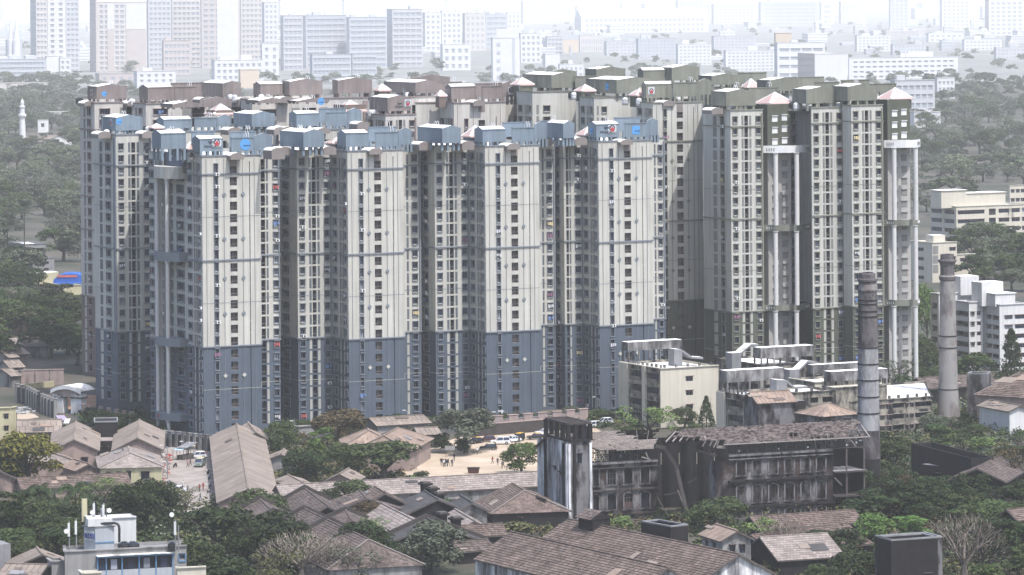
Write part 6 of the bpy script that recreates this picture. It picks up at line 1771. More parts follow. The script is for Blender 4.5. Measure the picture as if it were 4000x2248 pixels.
for i in range(8):
 a0, a1 = math.pi * i / 8, math.pi * (i + 1) / 8
 mb.face([(p.x + 6 * math.cos(a0), p.y, p.z - 1.5 + 3.2 * math.sin(a0)), (p.x + 6 * math.cos(a1), p.y, p.z - 1.5 + 3.2 * math.sin(a1)), (p.x + 6 * math.cos(a1), p.y + 8, p.z - 1.2 + 3 * math.sin(a1)), (p.x + 6 * math.cos(a0), p.y + 8, p.z - 1.2 + 3 * math.sin(a0))], MT['tarp_blue'])
mb.face([(p.x + 6 * math.cos(math.pi * i / 8), p.y, p.z - 1.5 + 3.2 * math.sin(math.pi * i / 8)) for i in range(9)], MT['tarp_blue'])
mb.box((p.x, p.y + 1, YB_['zt'] - .6), 11.5, 6, max(.5, p.z - 1.5 - YB_['zt'] + .6), MT['tarp_blue'])
mb.box((p.x - 1, p.y - .25, p.z + .4), 7, .2, .7, MT['tarp_red'])
solo('tarpaulin', mb, 'bright blue tarpaulin with red stripe on the school roof', 'tarpaulin', (p.x, p.y, YB_['zt'] - .6))
roofbox(YB_, .12, .55, 9, 6, 4.0, 'wall_yellow')
for i, (x, y, w_, rf) in enumerate(((40, 1240, 50, 'sheet'), (150, 1248, 110, 'sheet'), (20, 1300, 40, 'sheet'), (70, 1285, 50, 'sheet'), (50, 1345, 60, 'sheet'), (30, 1385, 40, 'sheet'))):
 gable(['low sheet roof in the slum cluster at left, topmost beside the tower', 'long low sheet roof behind the big dark tree at left', 'low sheet roof at the very left edge, second row of the cluster', 'low sheet roof in the middle of the left cluster', 'low sheet roof above the pink pillared wall at left', 'lowest sheet roof of the left cluster'][i], zL(x - w_ * .6, y - 6), zL(x + w_ * .7, y - 10), 4.6, 5.0, 1.5, rf, 'wall_grey', cat='shack', name='shack', group='low sheet-roofed shacks at left')
gable('long brown sheet roof under the trees above the left cluster', zL(60, 1060), zL(150, 1120), 6.0, 6.0, 2.2, 'sheet', 'wall_house', cat='shed', name='shed')
# mosque: hall and minaret
mp = G(88, 560)
mb = MB(); s_ = SC(mp.y); zz0 = 0
def zy(y): return zat(88, y, mp.y)
mb.lathe((mp.x, mp.y, 0), [(13 / s_, 0), (12 / s_, zy(500)), (10.5 / s_, zy(470)), (11.5 / s_, zy(462)), (16 / s_, zy(455)), (16 / s_, zy(447)), (10 / s_, zy(445)), (9.5 / s_, zy(424)), (12 / s_, zy(421)), (12 / s_, zy(415)), (7 / s_, zy(413)), (7.5 / s_, zy(402)), (5.5 / s_, zy(394)), (1.2 / s_, zy(388)), (.8 / s_, zy(384))], MT['wall_white'], 16)
solo('minaret', mb, 'slender white minaret among the trees at left', 'minaret', mp, smooth=False)
gable('small white mosque hall with low pitched roof beside the minaret', zL(150, 272), zL(275, 277), 11, 12, 4.0, 'sheet', 'wall_white', cat='mosque', name='mosque_hall', base=0)
block('white square room with parapet above the mosque hall', 'house', 'white_house', zL(180, 0)[0], 545, zL(0, 204)[1], zL(176, 0)[0], zL(228, 0)[0], [], [(.3, .6, .3, .7, 'plain')], 2, 'wall_white', 'wall_white')
block('pale blue-white shed end at the left edge above the palms', 'house', 'white_house', zL(28, 0)[0], 705, zL(0, 425)[1], zL(-30, 0)[0], zL(36, 0)[0], [], [], 1, 'wall_white', 'wall_white')
# yard, street, walls
def sheet_px(name, pts, z, mat): return ground_sheet(name, [G(x, y, z) for x, y in pts], z, mat)
sheet_px('sandy_yard', [z24(1020, 640), z24(1230, 520), z24(1460, 470), (1850, 1706), (2330, 1672), (2380, 1710), (2330, 1800), (2120, 1850), (1640, 1868), (1560, 1850)], .012, MT['sand'])
sheet_px('street', [z14(1120, 640), z14(1175, 545), z14(1300, 530), z14(1530, 500), z14(1525, 640), z14(1560, 920), z14(1540, 1030), z14(1230, 1010), z14(1180, 900)], .008, MT['road'])
sheet_px('estate_lane', [(150, 1560), (420, 1520), (560, 1700), (700, 1740), (900, 1700), (2500, 1610), (2500, 1650), (900, 1745), (690, 1790), (500, 1740)], .004, MT['asphalt'])
sheet_px('red_earth_field', [zh(480, 330), zh(700, 300), zh(1190, 330), zh(1190, 470), zh(760, 510), zh(560, 420)], .006, M('red_earth', (0.36, 0.20, 0.11), var=.2, scale=.15))
sheet_px('sandy_path', [zh(210, 560), zh(400, 545), zh(480, 600), zh(330, 625), zh(210, 625)], .006, MT['sand'])
def wall_line(label, name, pts, h, thick, mat, pillars=None, pillar_mat=None, ph=.8, group=None, cap=None, pw=1.1):
 P = [G(x, y) for x, y in pts]
 root = thing(name, label, 'wall', P[0], group)
 for a, b in zip(P, P[1:]):
  mb = MB(); mb.bar((a.x, a.y, h / 2), (b.x, b.y, h / 2), thick, h, MT[mat]); part('wall_run', mb, root)
  if cap:
   mb = MB(); mb.bar((a.x, a.y, h + .08), (b.x, b.y, h + .08), thick + .2, .16, MT[cap]); part('wall_cap', mb, root)
 if pillars:
  tot = [(b - a).length for a, b in zip(P, P[1:])]
  L_ = sum(tot)
  for i in range(pillars):
   s = L_ * i / (pillars - 1); k = 0
   while k < len(tot) - 1 and s > tot[k]: s -= tot[k]; k += 1
   a, b = P[k], P[k + 1]; q = a.lerp(b, min(1, s / tot[k])); e = (b - a)
   mb = MB(); mb.box((q.x, q.y, 0), pw, thick + .35, h + ph, MT[pillar_mat or mat], math.atan2(e.y, e.x)); mb.box((q.x, q.y, h + ph), pw + .25, thick + .6, .18, MT['roof_white'] if pillar_mat == 'pillar_cap' else MT[pillar_mat or mat], math.atan2(e.y, e.x)); part('pillar', mb, root)
 return root
wall_line('dark stone wall behind the parked cars of the yard', 'stone_wall', [zyd(430, 520), zyd(1000, 480), zyd(2250, 375)], 2.7, .5, 'dirtwall', cap='pinkwall')
wall_line('pinkish plaster wall with broad pillars behind the dark stone wall', 'plaster_wall', [zyd(200, 420), zyd(1150, 375), zyd(2400, 275), zyd(3000, 215)], 2.6, .4, 'pinkwall', 9, 'pinkwall', .9, cap='wall_grey', pw=2.6)
wall_line('pink pillared wall along the estate at the left', 'plaster_wall', [zh(30, 205), zh(160, 215), zh(470, 205), zh(700, 200)], 3.0, .4, 'wall_stain', 5, 'pinkwall', 1.0, pw=3.6)
wall_line('pale low wall below the pink pillared wall at the left', 'low_wall', [zh(215, 270), zh(660, 222)], 1.5, .5, 'wall_yellow')
wall_line('dark wall with a row of white-capped pillars leading to the white arched gate', 'compound_wall', [zh(215, 420), zh(340, 450), zh(560, 565), zh(680, 610)], 4.0, .5, 'dirtwall', 13, 'wall_grey', .7, pw=.9)
wall_line('brown estate wall with pale pillar caps behind the street', 'estate_wall', [zst(110, 470), zst(420, 500), zst(960, 560)], 3.0, .4, 'wall_stain', 9, 'wall_grey', .5, pw=.8)
wall_line('brown estate wall right of the white gate', 'estate_wall', [zh(1030, 600), zh(1300, 640), zh(1620, 700)], 2.6, .4, 'wall_stain', 7, 'pinkwall', .5, pw=.8)
# white arched gate
gp = G(*zh(740, 540)); gq = march(gp, V3((.93, .12, 0)).normalized() if False else V3((math.cos(-.5), math.sin(-.5), 0)), *zh(968, 560))
root = thing('arched_gate', 'white arched gate with curved white roof beside the left blue tower', 'gate', gp)
zt_ = zat(*zh(740, 312), gp.y); zap = zat(*zh(790, 225), gp.y + .5)
e = (gq - gp).normalized(); n = V3((e.y, -e.x, 0)); Lg = (gq - gp).length
for p in (gp, gq):
 mb = MB(); mb.box((p.x, p.y, 0), 3.2, 2.2, zt_ + .2, MT['white'], math.atan2(e.y, e.x)); mb.box((p.x, p.y, zt_ - .9), 3.6, 2.6, .4, MT['wall_stain'], math.atan2(e.y, e.x)); part('gate_pillar', mb, root)
mb = MB(); N = 14
top = []
for i in range(N + 1):
 t = -1.8 + (Lg + 3.6) * i / N; u = i / N
 top.append((gp + e * t, zt_ + 1.0 + (zap - zt_ - .4) * math.sin(math.pi * u) ** .8))
for sg in (1,):
 f = [p + n * 1.6 for p, z in top]; bk = [p - n * 5.0 for p, z in top]
 for i in range(N):
  mb.face([(f[i].x, f[i].y, top[i][1]), (f[i + 1].x, f[i + 1].y, top[i + 1][1]), (bk[i + 1].x, bk[i + 1].y, top[i + 1][1]), (bk[i].x, bk[i].y, top[i][1])], MT['roof_white'])
  mb.face([(f[i].x, f[i].y, top[i][1] - .9), (f[i + 1].x, f[i + 1].y, top[i + 1][1] - .9), (f[i + 1].x, f[i + 1].y, top[i + 1][1]), (f[i].x, f[i].y, top[i][1])], MT['white'])
part('curved_roof', mb, root)
mb = MB()
for i in range(N):
 a, b = top[i], top[i + 1]
 fa, fb = a[0] + n * 1.1, b[0] + n * 1.1
 lo = lambda u: zt_ + .1 + (zap - zt_ - 2.4) * max(0, math.sin(math.pi * u)) ** .8
 mb.face([(fa.x, fa.y, lo(i / N)), (fb.x, fb.y, lo((i + 1) / N)), (fb.x, fb.y, b[1] - .7), (fa.x, fa.y, a[1] - .7)], MT['pinkwall'])
part('arch_panel', mb, root)
# vehicles
def paint(name, c): return M(name, c, rough=.3, var=.03, spec=.5)
MT['car_white'] = paint('white_car_paint', (.72, .73, .75)); MT['car_black'] = paint('black_car_paint', (.012, .014, .016)); MT['car_maroon'] = paint('maroon_car_paint', (.07, .018, .02)); MT['car_yellow'] = paint('taxi_yellow_paint', (.62, .36, .04))
MT['car_green'] = paint('dark_green_paint', (.012, .025, .02)); MT['car_grey'] = paint('grey_green_paint', (.2, .23, .21)); MT['tyre'] = M('tyre_rubber', (.012, .012, .013), rough=.9); MT['rim'] = M('wheel_rim', (.4, .4, .42), rough=.4, metal=.6)
MT['lampglass'] = M('lamp_glass', (.75, .75, .7), rough=.15, spec=.6); MT['tail'] = M('tail_lamp', (.4, .02, .02), rough=.2)
def car(label, name, cat, p, rz, body, roofm, prof, L_=4.2, Wd=1.65, group=None):
 """prof: hatch, saloon, suv or van"""
 p = V3((p.x, p.y, .02)); t = thing(name, label, cat, p, group, rz)
 h1, h2 = {'hatch': (.82, 1.48), 'saloon': (.86, 1.42), 'suv': (1.0, 1.75), 'van': (1.05, 1.85)}[prof]
 lw = {'hatch': [(-.5, .30), (-.5, .62), (-.47, .80), (-.24, h1), (.46, h1 + .04), (.5, .75), (.5, .30)], 'saloon': [(-.5, .30), (-.5, .66), (-.47, .80), (-.22, h1), (.33, h1 + .02), (.48, h1 - .02), (.5, .72), (.5, .30)],
   'suv': [(-.5, .38), (-.5, .8), (-.47, .94), (-.24, h1), (.49, h1 + .04), (.5, .9), (.5, .38)], 'van': [(-.5, .34), (-.5, .85), (-.45, 1.0), (-.36, h1), (.49, h1 + .04), (.5, .8), (.5, .34)]}[prof]
 cb = {'hatch': (-.24, -.08, .36, .46), 'saloon': (-.20, -.05, .22, .34), 'suv': (-.24, -.10, .44, .49), 'van': (-.37, -.24, .46, .49)}[prof]
 def ext(mb, pts, hw0, hw1, m):
  a = [(x * L_, -hw0, z) for x, z in pts]; b = [(x * L_, hw0, z) for x, z in pts]
  n = len(pts); i = len(mb.v); k = mb.mi(m); mb.v += a + b
  for j in range(n):
   c = (j + 1) % n; mb.f.append((i + j, i + n + j, i + n + c, i + c)); mb.m.append(k)
  mb.f.append(tuple(range(i, i + n))); mb.m.append(k); mb.f.append(tuple(range(i + 2 * n - 1, i + n - 1, -1))); mb.m.append(k)
 def lp(nm, mb, par, smooth=False):
  o = bpy.data.objects.new(nm, mb.mesh(nm, None, smooth)); col.objects.link(o); o.parent = par; return o
 mb = MB(); ext(mb, lw, Wd / 2, Wd / 2, body); b_ = lp('body', mb, t)
 x0, x1, x2, x3 = [v * L_ for v in cb]; wb, wt = Wd / 2 - .04, Wd / 2 - .2
 mb = MB(); mb.hexa([(x0 + .05, -wb + .02, h1 - .02), (x3 - .05, -wb + .02, h1 - .02), (x3 - .05, wb - .02, h1 - .02), (x0 + .05, wb - .02, h1 - .02)], [(x1 + .03, -wt + .02, h2 - .05), (x2 - .03, -wt + .02, h2 - .05), (x2 - .03, wt - .02, h2 - .05), (x1 + .03, wt - .02, h2 - .05)], MT['glass']); lp('cabin_glass', mb, t)
 mb = MB(); mb.hexa([(x1 - .02, -wt - .02, h2 - .06), (x2 + .02, -wt - .02, h2 - .06), (x2 + .02, wt + .02, h2 - .06), (x1 - .02, wt + .02, h2 - .06)], [(x1 + .1, -wt + .06, h2 + .02), (x2 - .1, -wt + .06, h2 + .02), (x2 - .1, wt - .06, h2 + .02), (x1 + .1, wt - .06, h2 + .02)], roofm); lp('roof', mb, t)
 for sy in (-1, 1):
  for fx, tx in ((x0, x1), ((x0 + x3) / 2, (x1 + x2) / 2), (x3, x2)):
   mb = MB(); mb.bar((fx, sy * wb, h1 - .02), (tx, sy * (wt + .01), h2 - .04), .09, .09, body); lp('pillar', mb, t)
 for sx in (-.31, .31):
  for sy in (-1, 1):
   mb = MB(); r = .31 if prof in ('hatch', 'saloon') else .36
   mb.tube((sx * L_, sy * (Wd / 2 - .2), r), (sx * L_, sy * (Wd / 2 + .02), r), r, r, MT['tyre'], 14); w = lp('wheel', mb, t)
   mb = MB(); mb.tube((sx * L_, sy * (Wd / 2 + .02), r), (sx * L_, sy * (Wd / 2 + .03), r), r * .6, r * .6, MT['rim'], 12); lp('rim', mb, w)
 for sy in (-1, 1):
  mb = MB(); mb.box((-L_ / 2 - .01, sy * Wd * .36, .56), .06, .3, .16, MT['lampglass']); lp('headlight', mb, t)
  mb = MB(); mb.box((L_ / 2 + .01, sy * Wd * .4, .62), .06, .18, .2, MT['tail']); lp('tail_light', mb, t)
 for sx in (-1, 1):
  mb = MB(); mb.box((sx * (L_ / 2 + .04), 0, .32), .14, Wd - .1, .2, MT['car_grey'] if body is not MT['car_white'] else body); lp('bumper', mb, t)
 return t
CGp = 'vehicles parked in the sandy yard'
car('white estate car parked broadside in the sandy yard', 'parked_car', 'car', G(*zyd(1050, 705)), .06, MT['car_white'], MT['car_white'], 'suv', 4.5, 1.75, CGp)
car('dark taxi with pale yellow roof parked in front of the white estate car', 'taxi', 'taxi', G(*zyd(770, 835)), -.06, MT['car_green'], MT['wall_yellow'], 'hatch', 3.9, 1.6, CGp)
car('maroon car parked left of the white estate car', 'parked_car', 'car', G(*zyd(745, 645)), .12, MT['car_maroon'], MT['car_maroon'], 'hatch', 4.0, 1.6, CGp)
car('black taxi with yellow roof beside the trunk of the big tree', 'taxi', 'taxi', G(*zyd(470, 680)), .9, MT['car_black'], MT['car_yellow'], 'saloon', 4.1, 1.65, CGp)
car('white saloon parked behind the white estate car', 'parked_car', 'car', G(*zyd(1330, 650)), .7, MT['car_white'], MT['car_white'], 'saloon', 4.2, 1.65, CGp)
car('black taxi van with yellow roof right of the white cars', 'taxi', 'taxi', G(*zyd(1490, 625)), 1.2, MT['car_black'], MT['car_yellow'], 'van', 3.9, 1.6, CGp)
car('black taxi with pale windscreen near the foot of the ruined tower', 'taxi', 'taxi', G(*zyd(1890, 585)), .3, MT['car_black'], MT['car_yellow'], 'saloon', 4.1, 1.65, CGp)
car('white car half hidden behind the ruined tower', 'parked_car', 'car', G(*zyd(2075, 480)), .2, MT['car_white'], MT['car_white'], 'saloon', 4.1, 1.65, CGp)
car('white car seen past the right side of the concrete tower frame', 'parked_car', 'car', G(*zt5(905, 165)), .5, MT['car_white'], MT['car_white'], 'hatch', 4.0, 1.6, CGp)
car('silver-white car further right under the dark trees', 'parked_car', 'car', G(*zt5(1060, 120)), .5, MT['car_white'], MT['car_white'], 'hatch', 4.0, 1.6, CGp)
SGp = 'vehicles in the street'
car('white hatchback at the top of the street', 'parked_car', 'car', G(*zst(680, 680)), .25, MT['car_white'], MT['car_white'], 'hatch', 4.2, 1.65, SGp)
car('grey green van in front of the white hatchback', 'van', 'van', G(*zst(728, 825)), 1.45, MT['car_grey'], MT['wall_yellow'], 'van', 4.6, 1.8, SGp)
car('pale car half hidden by bushes at the bottom of the street', 'parked_car', 'car', G(*zst(330, 1290)), .1, MT['car_white'], MT['car_white'], 'saloon', 4.2, 1.65, SGp)
car('dark car parked at the foot of the left white column', 'parked_car', 'car', G(*zst(320, 320)), .3, MT['car_grey'], MT['car_white'], 'saloon', 4.2, 1.65, SGp)
p = G(*zyd(420, 1385)); mb = MB()
mb.hexa([(p.x - 1.1, p.y - .6, .05), (p.x + 1.1, p.y - .6, .05), (p.x + 1.1, p.y + .6, .05), (p.x - 1.1, p.y + .6, .05)], [(p.x - 1.3, p.y - .8, 1.15), (p.x + 1.3, p.y - .8, 1.15), (p.x + 1.3, p.y + .8, 1.15), (p.x - 1.3, p.y + .8, 1.15)], MT['car_maroon'])
mb.hexa([(p.x - 1.35, p.y - .85, 1.1), (p.x + 1.35, p.y - .85, 1.1), (p.x + 1.35, p.y + .85, 1.1), (p.x - 1.35, p.y + .85, 1.1)], [(p.x - 1.35, p.y - .85, 1.25), (p.x + 1.35, p.y - .85, 1.25), (p.x + 1.35, p.y + .85, 1.25), (p.x - 1.35, p.y + .85, 1.25)], MT['soot'])
solo('rubbish_skip', mb, 'dark maroon rubbish skip on the sand above the long tiled shed', 'skip', p)
def motorbike(label, p, rz, c, group):
 t = thing('motorcycle', label, 'motorcycle', (p.x, p.y, .02), group, rz)
 def lp(nm, mb):
  o = bpy.data.objects.new(nm, mb.mesh(nm)); col.objects.link(o); o.parent = t
 for x in (-.62, .62):
  mb = MB(); mb.tube((x, -.06, .3), (x, .06, .3), .3, .3, MT['tyre'], 12); lp('wheel', mb)
 mb = MB(); mb.hexa([(-.35, -.12, .35), (.35, -.12, .35), (.35, .12, .35), (-.35, .12, .35)], [(-.3, -.15, .72), (.3, -.12, .7), (.3, .12, .7), (-.3, .15, .72)], c); lp('tank_body', mb)
 mb = MB(); mb.box((.32, 0, .72), .75, .26, .12, MT['soot']); lp('seat', mb)
 mb = MB(); mb.bar((-.62, 0, .3), (-.38, 0, .98), .07, .07, MT['rim']); lp('fork', mb)
 mb = MB(); mb.bar((-.38, -.33, 1.0), (-.38, .33, 1.0), .05, .05, MT['rim']); lp('handlebar', mb)
 mb = MB(); mb.box((-.52, 0, .78), .12, .18, .16, MT['lampglass']); lp('headlight', mb)
for lb, x, y, rz, c in (('motorcycle standing alone in the middle of the street', 290, 840, 1.2, 'car_black'), ('white scooter by the bushes at the lower left of the street', 250, 1205, .3, 'car_white'),
      ('motorcycle parked in the shade of the long hall, nearest the van', 870, 960, 1.4, 'car_black'), ('motorcycle with blue tank in the shade along the long hall', 895, 1060, 1.4, 'logo_blue'),
      ('motorcycle parked in the shade halfway along the hall', 905, 1200, 1.4, 'car_black'), ('white motorcycle in the shade near the lower end of the hall', 885, 1290, 1.3, 'car_white'), ('lowest motorcycle in the shade of the hall', 940, 1370, 1.4, 'car_grey')):
 motorbike(lb, G(*zst(x, y)), rz, MT[c], 'motorcycles in the street')
# people
SKIN = M('brown_skin', (.16, .085, .055), var=.05); HAIR = M('black_hair', (.012, .01, .01), rough=.6)
def cloth(name, c): return M(name, c, var=.08, scale=3)
CL = dict(white=cloth('white_shirt', (.7, .7, .7)), red=cloth('red_shirt', (.3, .03, .03)), black=cloth('dark_cloth', (.02, .02, .025)), blue=cloth('blue_cloth', (.05, .1, .25)), grey=cloth('grey_cloth', (.15, .15, .16)), khaki=cloth('khaki_cloth', (.25, .19, .11)), pink=cloth('pink_cloth', (.5, .22, .25)))
PM = {}
def person_mesh(pose, shirt, trousers):
 key = (pose, shirt, trousers)
 if key in PM: return PM[key]
 base = ('geo', pose)
 if base not in PM:
  st = dict(stand=(0.09, 0.0, 0.09, 0.0), walk=(0.08, 0.30, 0.08, -0.30), sit=(0.10, 0.45, 0.10, 0.45))[pose]
  drop = 0.42 if pose == 'sit' else 0.0
  J = {}
  J['pelvis'] = (0, 0, .93 - drop, .135); J['waist'] = (0, 0, 1.10 - drop, .125); J['chest'] = (0, -.01, 1.30 - drop, .15); J['neck'] = (0, 0, 1.47 - drop, .058); J['head'] = (0, -.02, 1.56 - drop, .088); J['crown'] = (0, -.01, 1.67 - drop, .075)
  for s, sx in (('l', -1), ('r', 1)):
   off = st[1] if s == 'l' else st[3]
   J['hip' + s] = (sx * .10, 0, .88 - drop, .095)
   if pose == 'sit':
    J['knee' + s] = (sx * .13, -.42, .50, .062); J['ank' + s] = (sx * .13, -.40, .09, .042); J['toe' + s] = (sx * .14, -.56, .05, .036)
   else:
    J['knee' + s] = (sx * .11, -off * .5 - .03, .48, .062); J['ank' + s] = (sx * .10, -off, .09, .042); J['toe' + s] = (sx * .12, -off - .16, .045, .036)
   J['sh' + s] = (sx * .19, 0, 1.40 - drop, .062); J['elb' + s] = (sx * .26, off * .35, 1.14 - drop, .046); J['wri' + s] = (sx * .25, off * .6 - .08, .91 - drop, .034); J['hand' + s] = (sx * .25, off * .62 - .1, .80 - drop, .030)
  E = [('pelvis', 'waist'), ('waist', 'chest'), ('chest', 'neck'), ('neck', 'head'), ('head', 'crown')]
  for s in 'lr': E += [('pelvis', 'hip' + s), ('hip' + s, 'knee' + s), ('knee' + s, 'ank' + s), ('ank' + s, 'toe' + s), ('chest', 'sh' + s), ('sh' + s, 'elb' + s), ('elb' + s, 'wri' + s), ('wri' + s, 'hand' + s)]
  names = list(J); me = bpy.data.meshes.new('person_rig')
  me.from_pydata([J[n][:3] for n in names], [(names.index(a), names.index(b)) for a, b in E], [])
  ob = bpy.data.objects.new('person_rig', me); col.objects.link(ob)
  md = ob.modifiers.new('skin', 'SKIN')
  for i, n in enumerate(names):
   v = me.skin_vertices[0].data[i]; v.radius = (J[n][3], J[n][3]); v.use_root = (n == 'pelvis')
  sb = ob.modifiers.new('sub', 'SUBSURF'); sb.levels = 1; sb.render_levels = 1
  dg = bpy.context.evaluated_depsgraph_get()
  me2 = bpy.data.meshes.new_from_object(ob.evaluated_get(dg))
  bpy.data.objects.remove(ob)
  PM[base] = (me2, drop)
 me2, drop = PM[base]
 m = me2.copy(); m.name = 'person'
 m.materials.clear()
 for x in (CL[trousers], CL[shirt], SKIN, HAIR): m.materials.append(x)
 for p in m.polygons:
  c = p.center; z = c.z + drop
  if pose == 'sit' and c.z < .62 and c.y < -.12: k = 0 if c.z > .12 else 3
  elif z > 1.60 or (z > 1.50 and c.y > .02): k = 3
  elif z > 1.44: k = 2
  elif abs(c.x) > .20 and z < 1.16: k = 2
  elif z > .95: k = 1
  elif z > .10: k = 0
  else: k = 3
  p.material_index = k
  p.use_smooth = True
 PM[key] = m
 return m
def person(label, pt, pose, shirt, trousers, rz, group, s=1.0):
 o = bpy.data.objects.new('person', person_mesh(pose, shirt, trousers)); col.objects.link(o)
 o.location = (pt.x, pt.y, .03); o.rotation_euler = (0, 0, rz); o.scale = (s, s, s)
 o['label'] = label; o['category'] = 'person'; o['group'] = group
PG = 'people in the sandy yard'
person('standing person in white shirt and dark trousers beside the big tree', G(*zyd(505, 945)), 'stand', 'white', 'black', .6, PG)
person('person sitting in the shade left of the one in white', G(*zyd(412, 935)), 'sit', 'grey', 'black', .3, PG)
person('walking person in red shirt alone on the open sand', G(*zyd(868, 1162)), 'walk', 'red', 'black', 1.2, PG)
person('standing person in black right of the walker in red', G(*zyd(990, 1198)), 'stand', 'black', 'black', .2, PG)
person('person in grey left of the bright green bush at the yard edge', G(*zyd(1092, 1275)), 'stand', 'grey', 'khaki', .8, PG)
person('person in black beside the one in grey near the bright green bush', G(*zyd(1122, 1270)), 'walk', 'black', 'grey', 2.0, PG)
grp = [(1312, 668, 'black'), (1325, 672, 'grey'), (1332, 682, 'white'), (1342, 674, 'black'), (1350, 678, 'blue'), (1357, 680, 'black'), (1364, 673, 'grey'), (1389, 678, 'black'), (1395, 676, 'white'), (1406, 640, 'black')]
desc = ['at the left end of the huddle', 'second from left in the huddle', 'in white shirt at the front of the huddle', 'in black in the middle of the huddle', 'in blue shirt in the huddle', 'in black right of the blue shirt in the huddle', 'in grey at the right end of the huddle', 'in black just apart from the huddle', 'in white shirt rightmost beside the huddle', 'in black standing behind the huddle by the dark shed']
for (x, y, c), dsc in zip(grp, desc):
 person('person ' + dsc + ' on the sand', G(*z24(x, y)), 'stand' if random.random() < .7 else 'walk', c, 'black' if c != 'black' else 'grey', random.uniform(0, 6), 'people huddled on the sand', random.uniform(.92, 1.05))
SP = 'people in the street'
person('person in dark red walking at the lower street, left of two', G(*zst(722, 1275)), 'walk', 'red', 'black', .3, SP)
person('person in dark red at the lower street, right of two', G(*zst(785, 1250)), 'walk', 'red', 'red', .3, SP)
person('person in white walking by the scooter', G(*zst(440, 1205)), 'stand', 'white', 'white', 1.0, SP)
person('person in black beside the pale car at the bottom of the street', G(*zst(420, 1295)), 'stand', 'black', 'black', .5, SP)
person('person in grey right of the one in black at the bottom of the street', G(*zst(512, 1300)), 'stand', 'grey', 'black', .5, SP)
person('person in pink bending over by the grey green van', G(*zst(512, 845)), 'walk', 'pink', 'black', 1.4, SP)
person('person in black close to the grey green van', G(*zst(560, 830)), 'walk', 'black', 'grey', 2.4, SP)
person('person at the very bottom of the street in grey', G(*zst(735, 1440)), 'walk', 'grey', 'blue', 2.4, SP)
person('person in red at the top of the street beside the white hatchback', G(*zst(830, 680)), 'stand', 'red', 'black', 2.4, SP)
# stalls, lamps, small street things
def stall(label, c0, c1, zt_, depth, mat, drop=.7):
 a, b = G(*c0, zt_), G(*c1, zt_)
 e = (b - a).normalized(); n = V3((e.y, -e.x, 0))
 root = thing('street_stall', label, 'stall', (a.x, a.y, 0), 'street stalls')
 c, d = b - n * depth, a - n * depth
 mb = MB()
 q = [V3((a.x, a.y, zt_ - drop)), V3((b.x, b.y, zt_ - drop)), V3((c.x, c.y, zt_ + .1)), V3((d.x, d.y, zt_ + .1))]
 mb.hexa(q, [p + V3((0, 0, .08)) for p in q], mat); part('awning', mb, root)
 for p in q:
  pb = MB(); pb.box((p.x, p.y, 0), .1, .1, p.z, MT['timber']); part('pole', pb, root)
 mb = MB(); cc = (a + b + c + d) / 4; mb.box((cc.x, cc.y, 0), (b - a).length * .75, depth * .5, 1.0, MT['timber'], math.atan2(e.y, e.x)); part('counter', mb, root)
stall('street stall under a bright blue tarpaulin at the top of the street', zst(250, 480), zst(375, 495), 2.9, 4.0, MT['tarp_blue2'] if 'tarp_blue2' in MT else M('pale_blue_tarp', (.42, .56, .70), var=.1))
stall('street stall under grey sheeting behind the blue tarpaulin', zst(320, 440), zst(490, 450), 3.4, 4.5, MT['concrete'])
stall('small street stall with pale awning right of the grey sheeting', zst(440, 480), zst(565, 485), 2.6, 2.5, MT['wall_yellow'])
stall('stall with lilac parasol cloth beside the white gate', zh(730, 605), zh(835, 600), 3.0, 3.5, M('lilac_cloth', (.36, .30, .42), var=.1))
stall('stall with white awning below the lilac one by the gate', zh(780, 640), zh(845, 640), 2.6, 2.5, MT['wall_white'])
def lamp(label, x, y0, y1, arm=1.6, zp=None, group='street lamps', heads=1):
 p = G(*zp(x, y0)); z = zat(*zp(x, y1), p.y)
 root = thing('street_lamp', label, 'street lamp', p, group)
 mb = MB(); mb.tube(p, (p.x, p.y, z), .12, .07, MT['metal'], 8); part('post', mb, root)
 for k in range(heads):
  sg = -1 if k == 0 else 1
  mb = MB(); mb.bar((p.x, p.y, z - .1), (p.x + sg * arm, p.y - .2, z + .25), .08, .08, MT['metal']); part('arm', mb, root)
  mb = MB(); mb.box((p.x + sg * arm, p.y - .2, z + .16), .8, .26, .16, MT['white']); part('lamp_head', mb, root)
lamp('grey street lamp at the left edge of the street beside the yellow-fronted house', 155, 1050, 470, 1.2, zst)
lamp('street lamp in front of the stalls at the top of the street', 515, 690, 400, 1.4, zst)
lamp('tall lamp behind the pink pillared wall of the yard', 1222, 330, -60, 1.2, zyd)
lamp('lamp left of the tall one behind the yard wall', 985, 480, -40, .8, zyd)
lamp('lamp post rising between the rusty hall and the blue towers', 1075, 430, 285, .8, z24)
lamp('lamp post left of the ruin against the blue tower foot', 605, 330, 190, .8, z34)
lamp('street lamp with one arm standing in the dry bushes at the bottom', 922, 1080, 845, 4.0, zrf)
lamp('lamp post in front of the blue towers left of the rusty hall', 275, 470, 360, .7, z24)
p = G(*z24(1375, 610)); mb = MB()
mb.box((p.x, p.y, 1.5), 2.2, .12, 1.0, MT['wall_grey']); [mb.box((p.x + dx, p.y, 0), .1, .1, 1.6, MT['timber']) for dx in (-.9, .9)]
solo('notice_board', mb, 'grey notice board under the big tree behind the huddled people', 'board', p)
rd = random.Random(5)
DB = MB()
for i in range(140):
 x, y = zst(rd.uniform(20, 200), rd.uniform(560, 1150)); q = G(x, y); s = rd.uniform(.2, .6)
 DB.box((q.x, q.y, 0), s, s * rd.uniform(.5, 1), s * .6, (MT['wall_white'], MT['concrete'], MT['pinkwall'], MT['tarp_red'])[rd.randrange(4)], rd.uniform(0, 3))
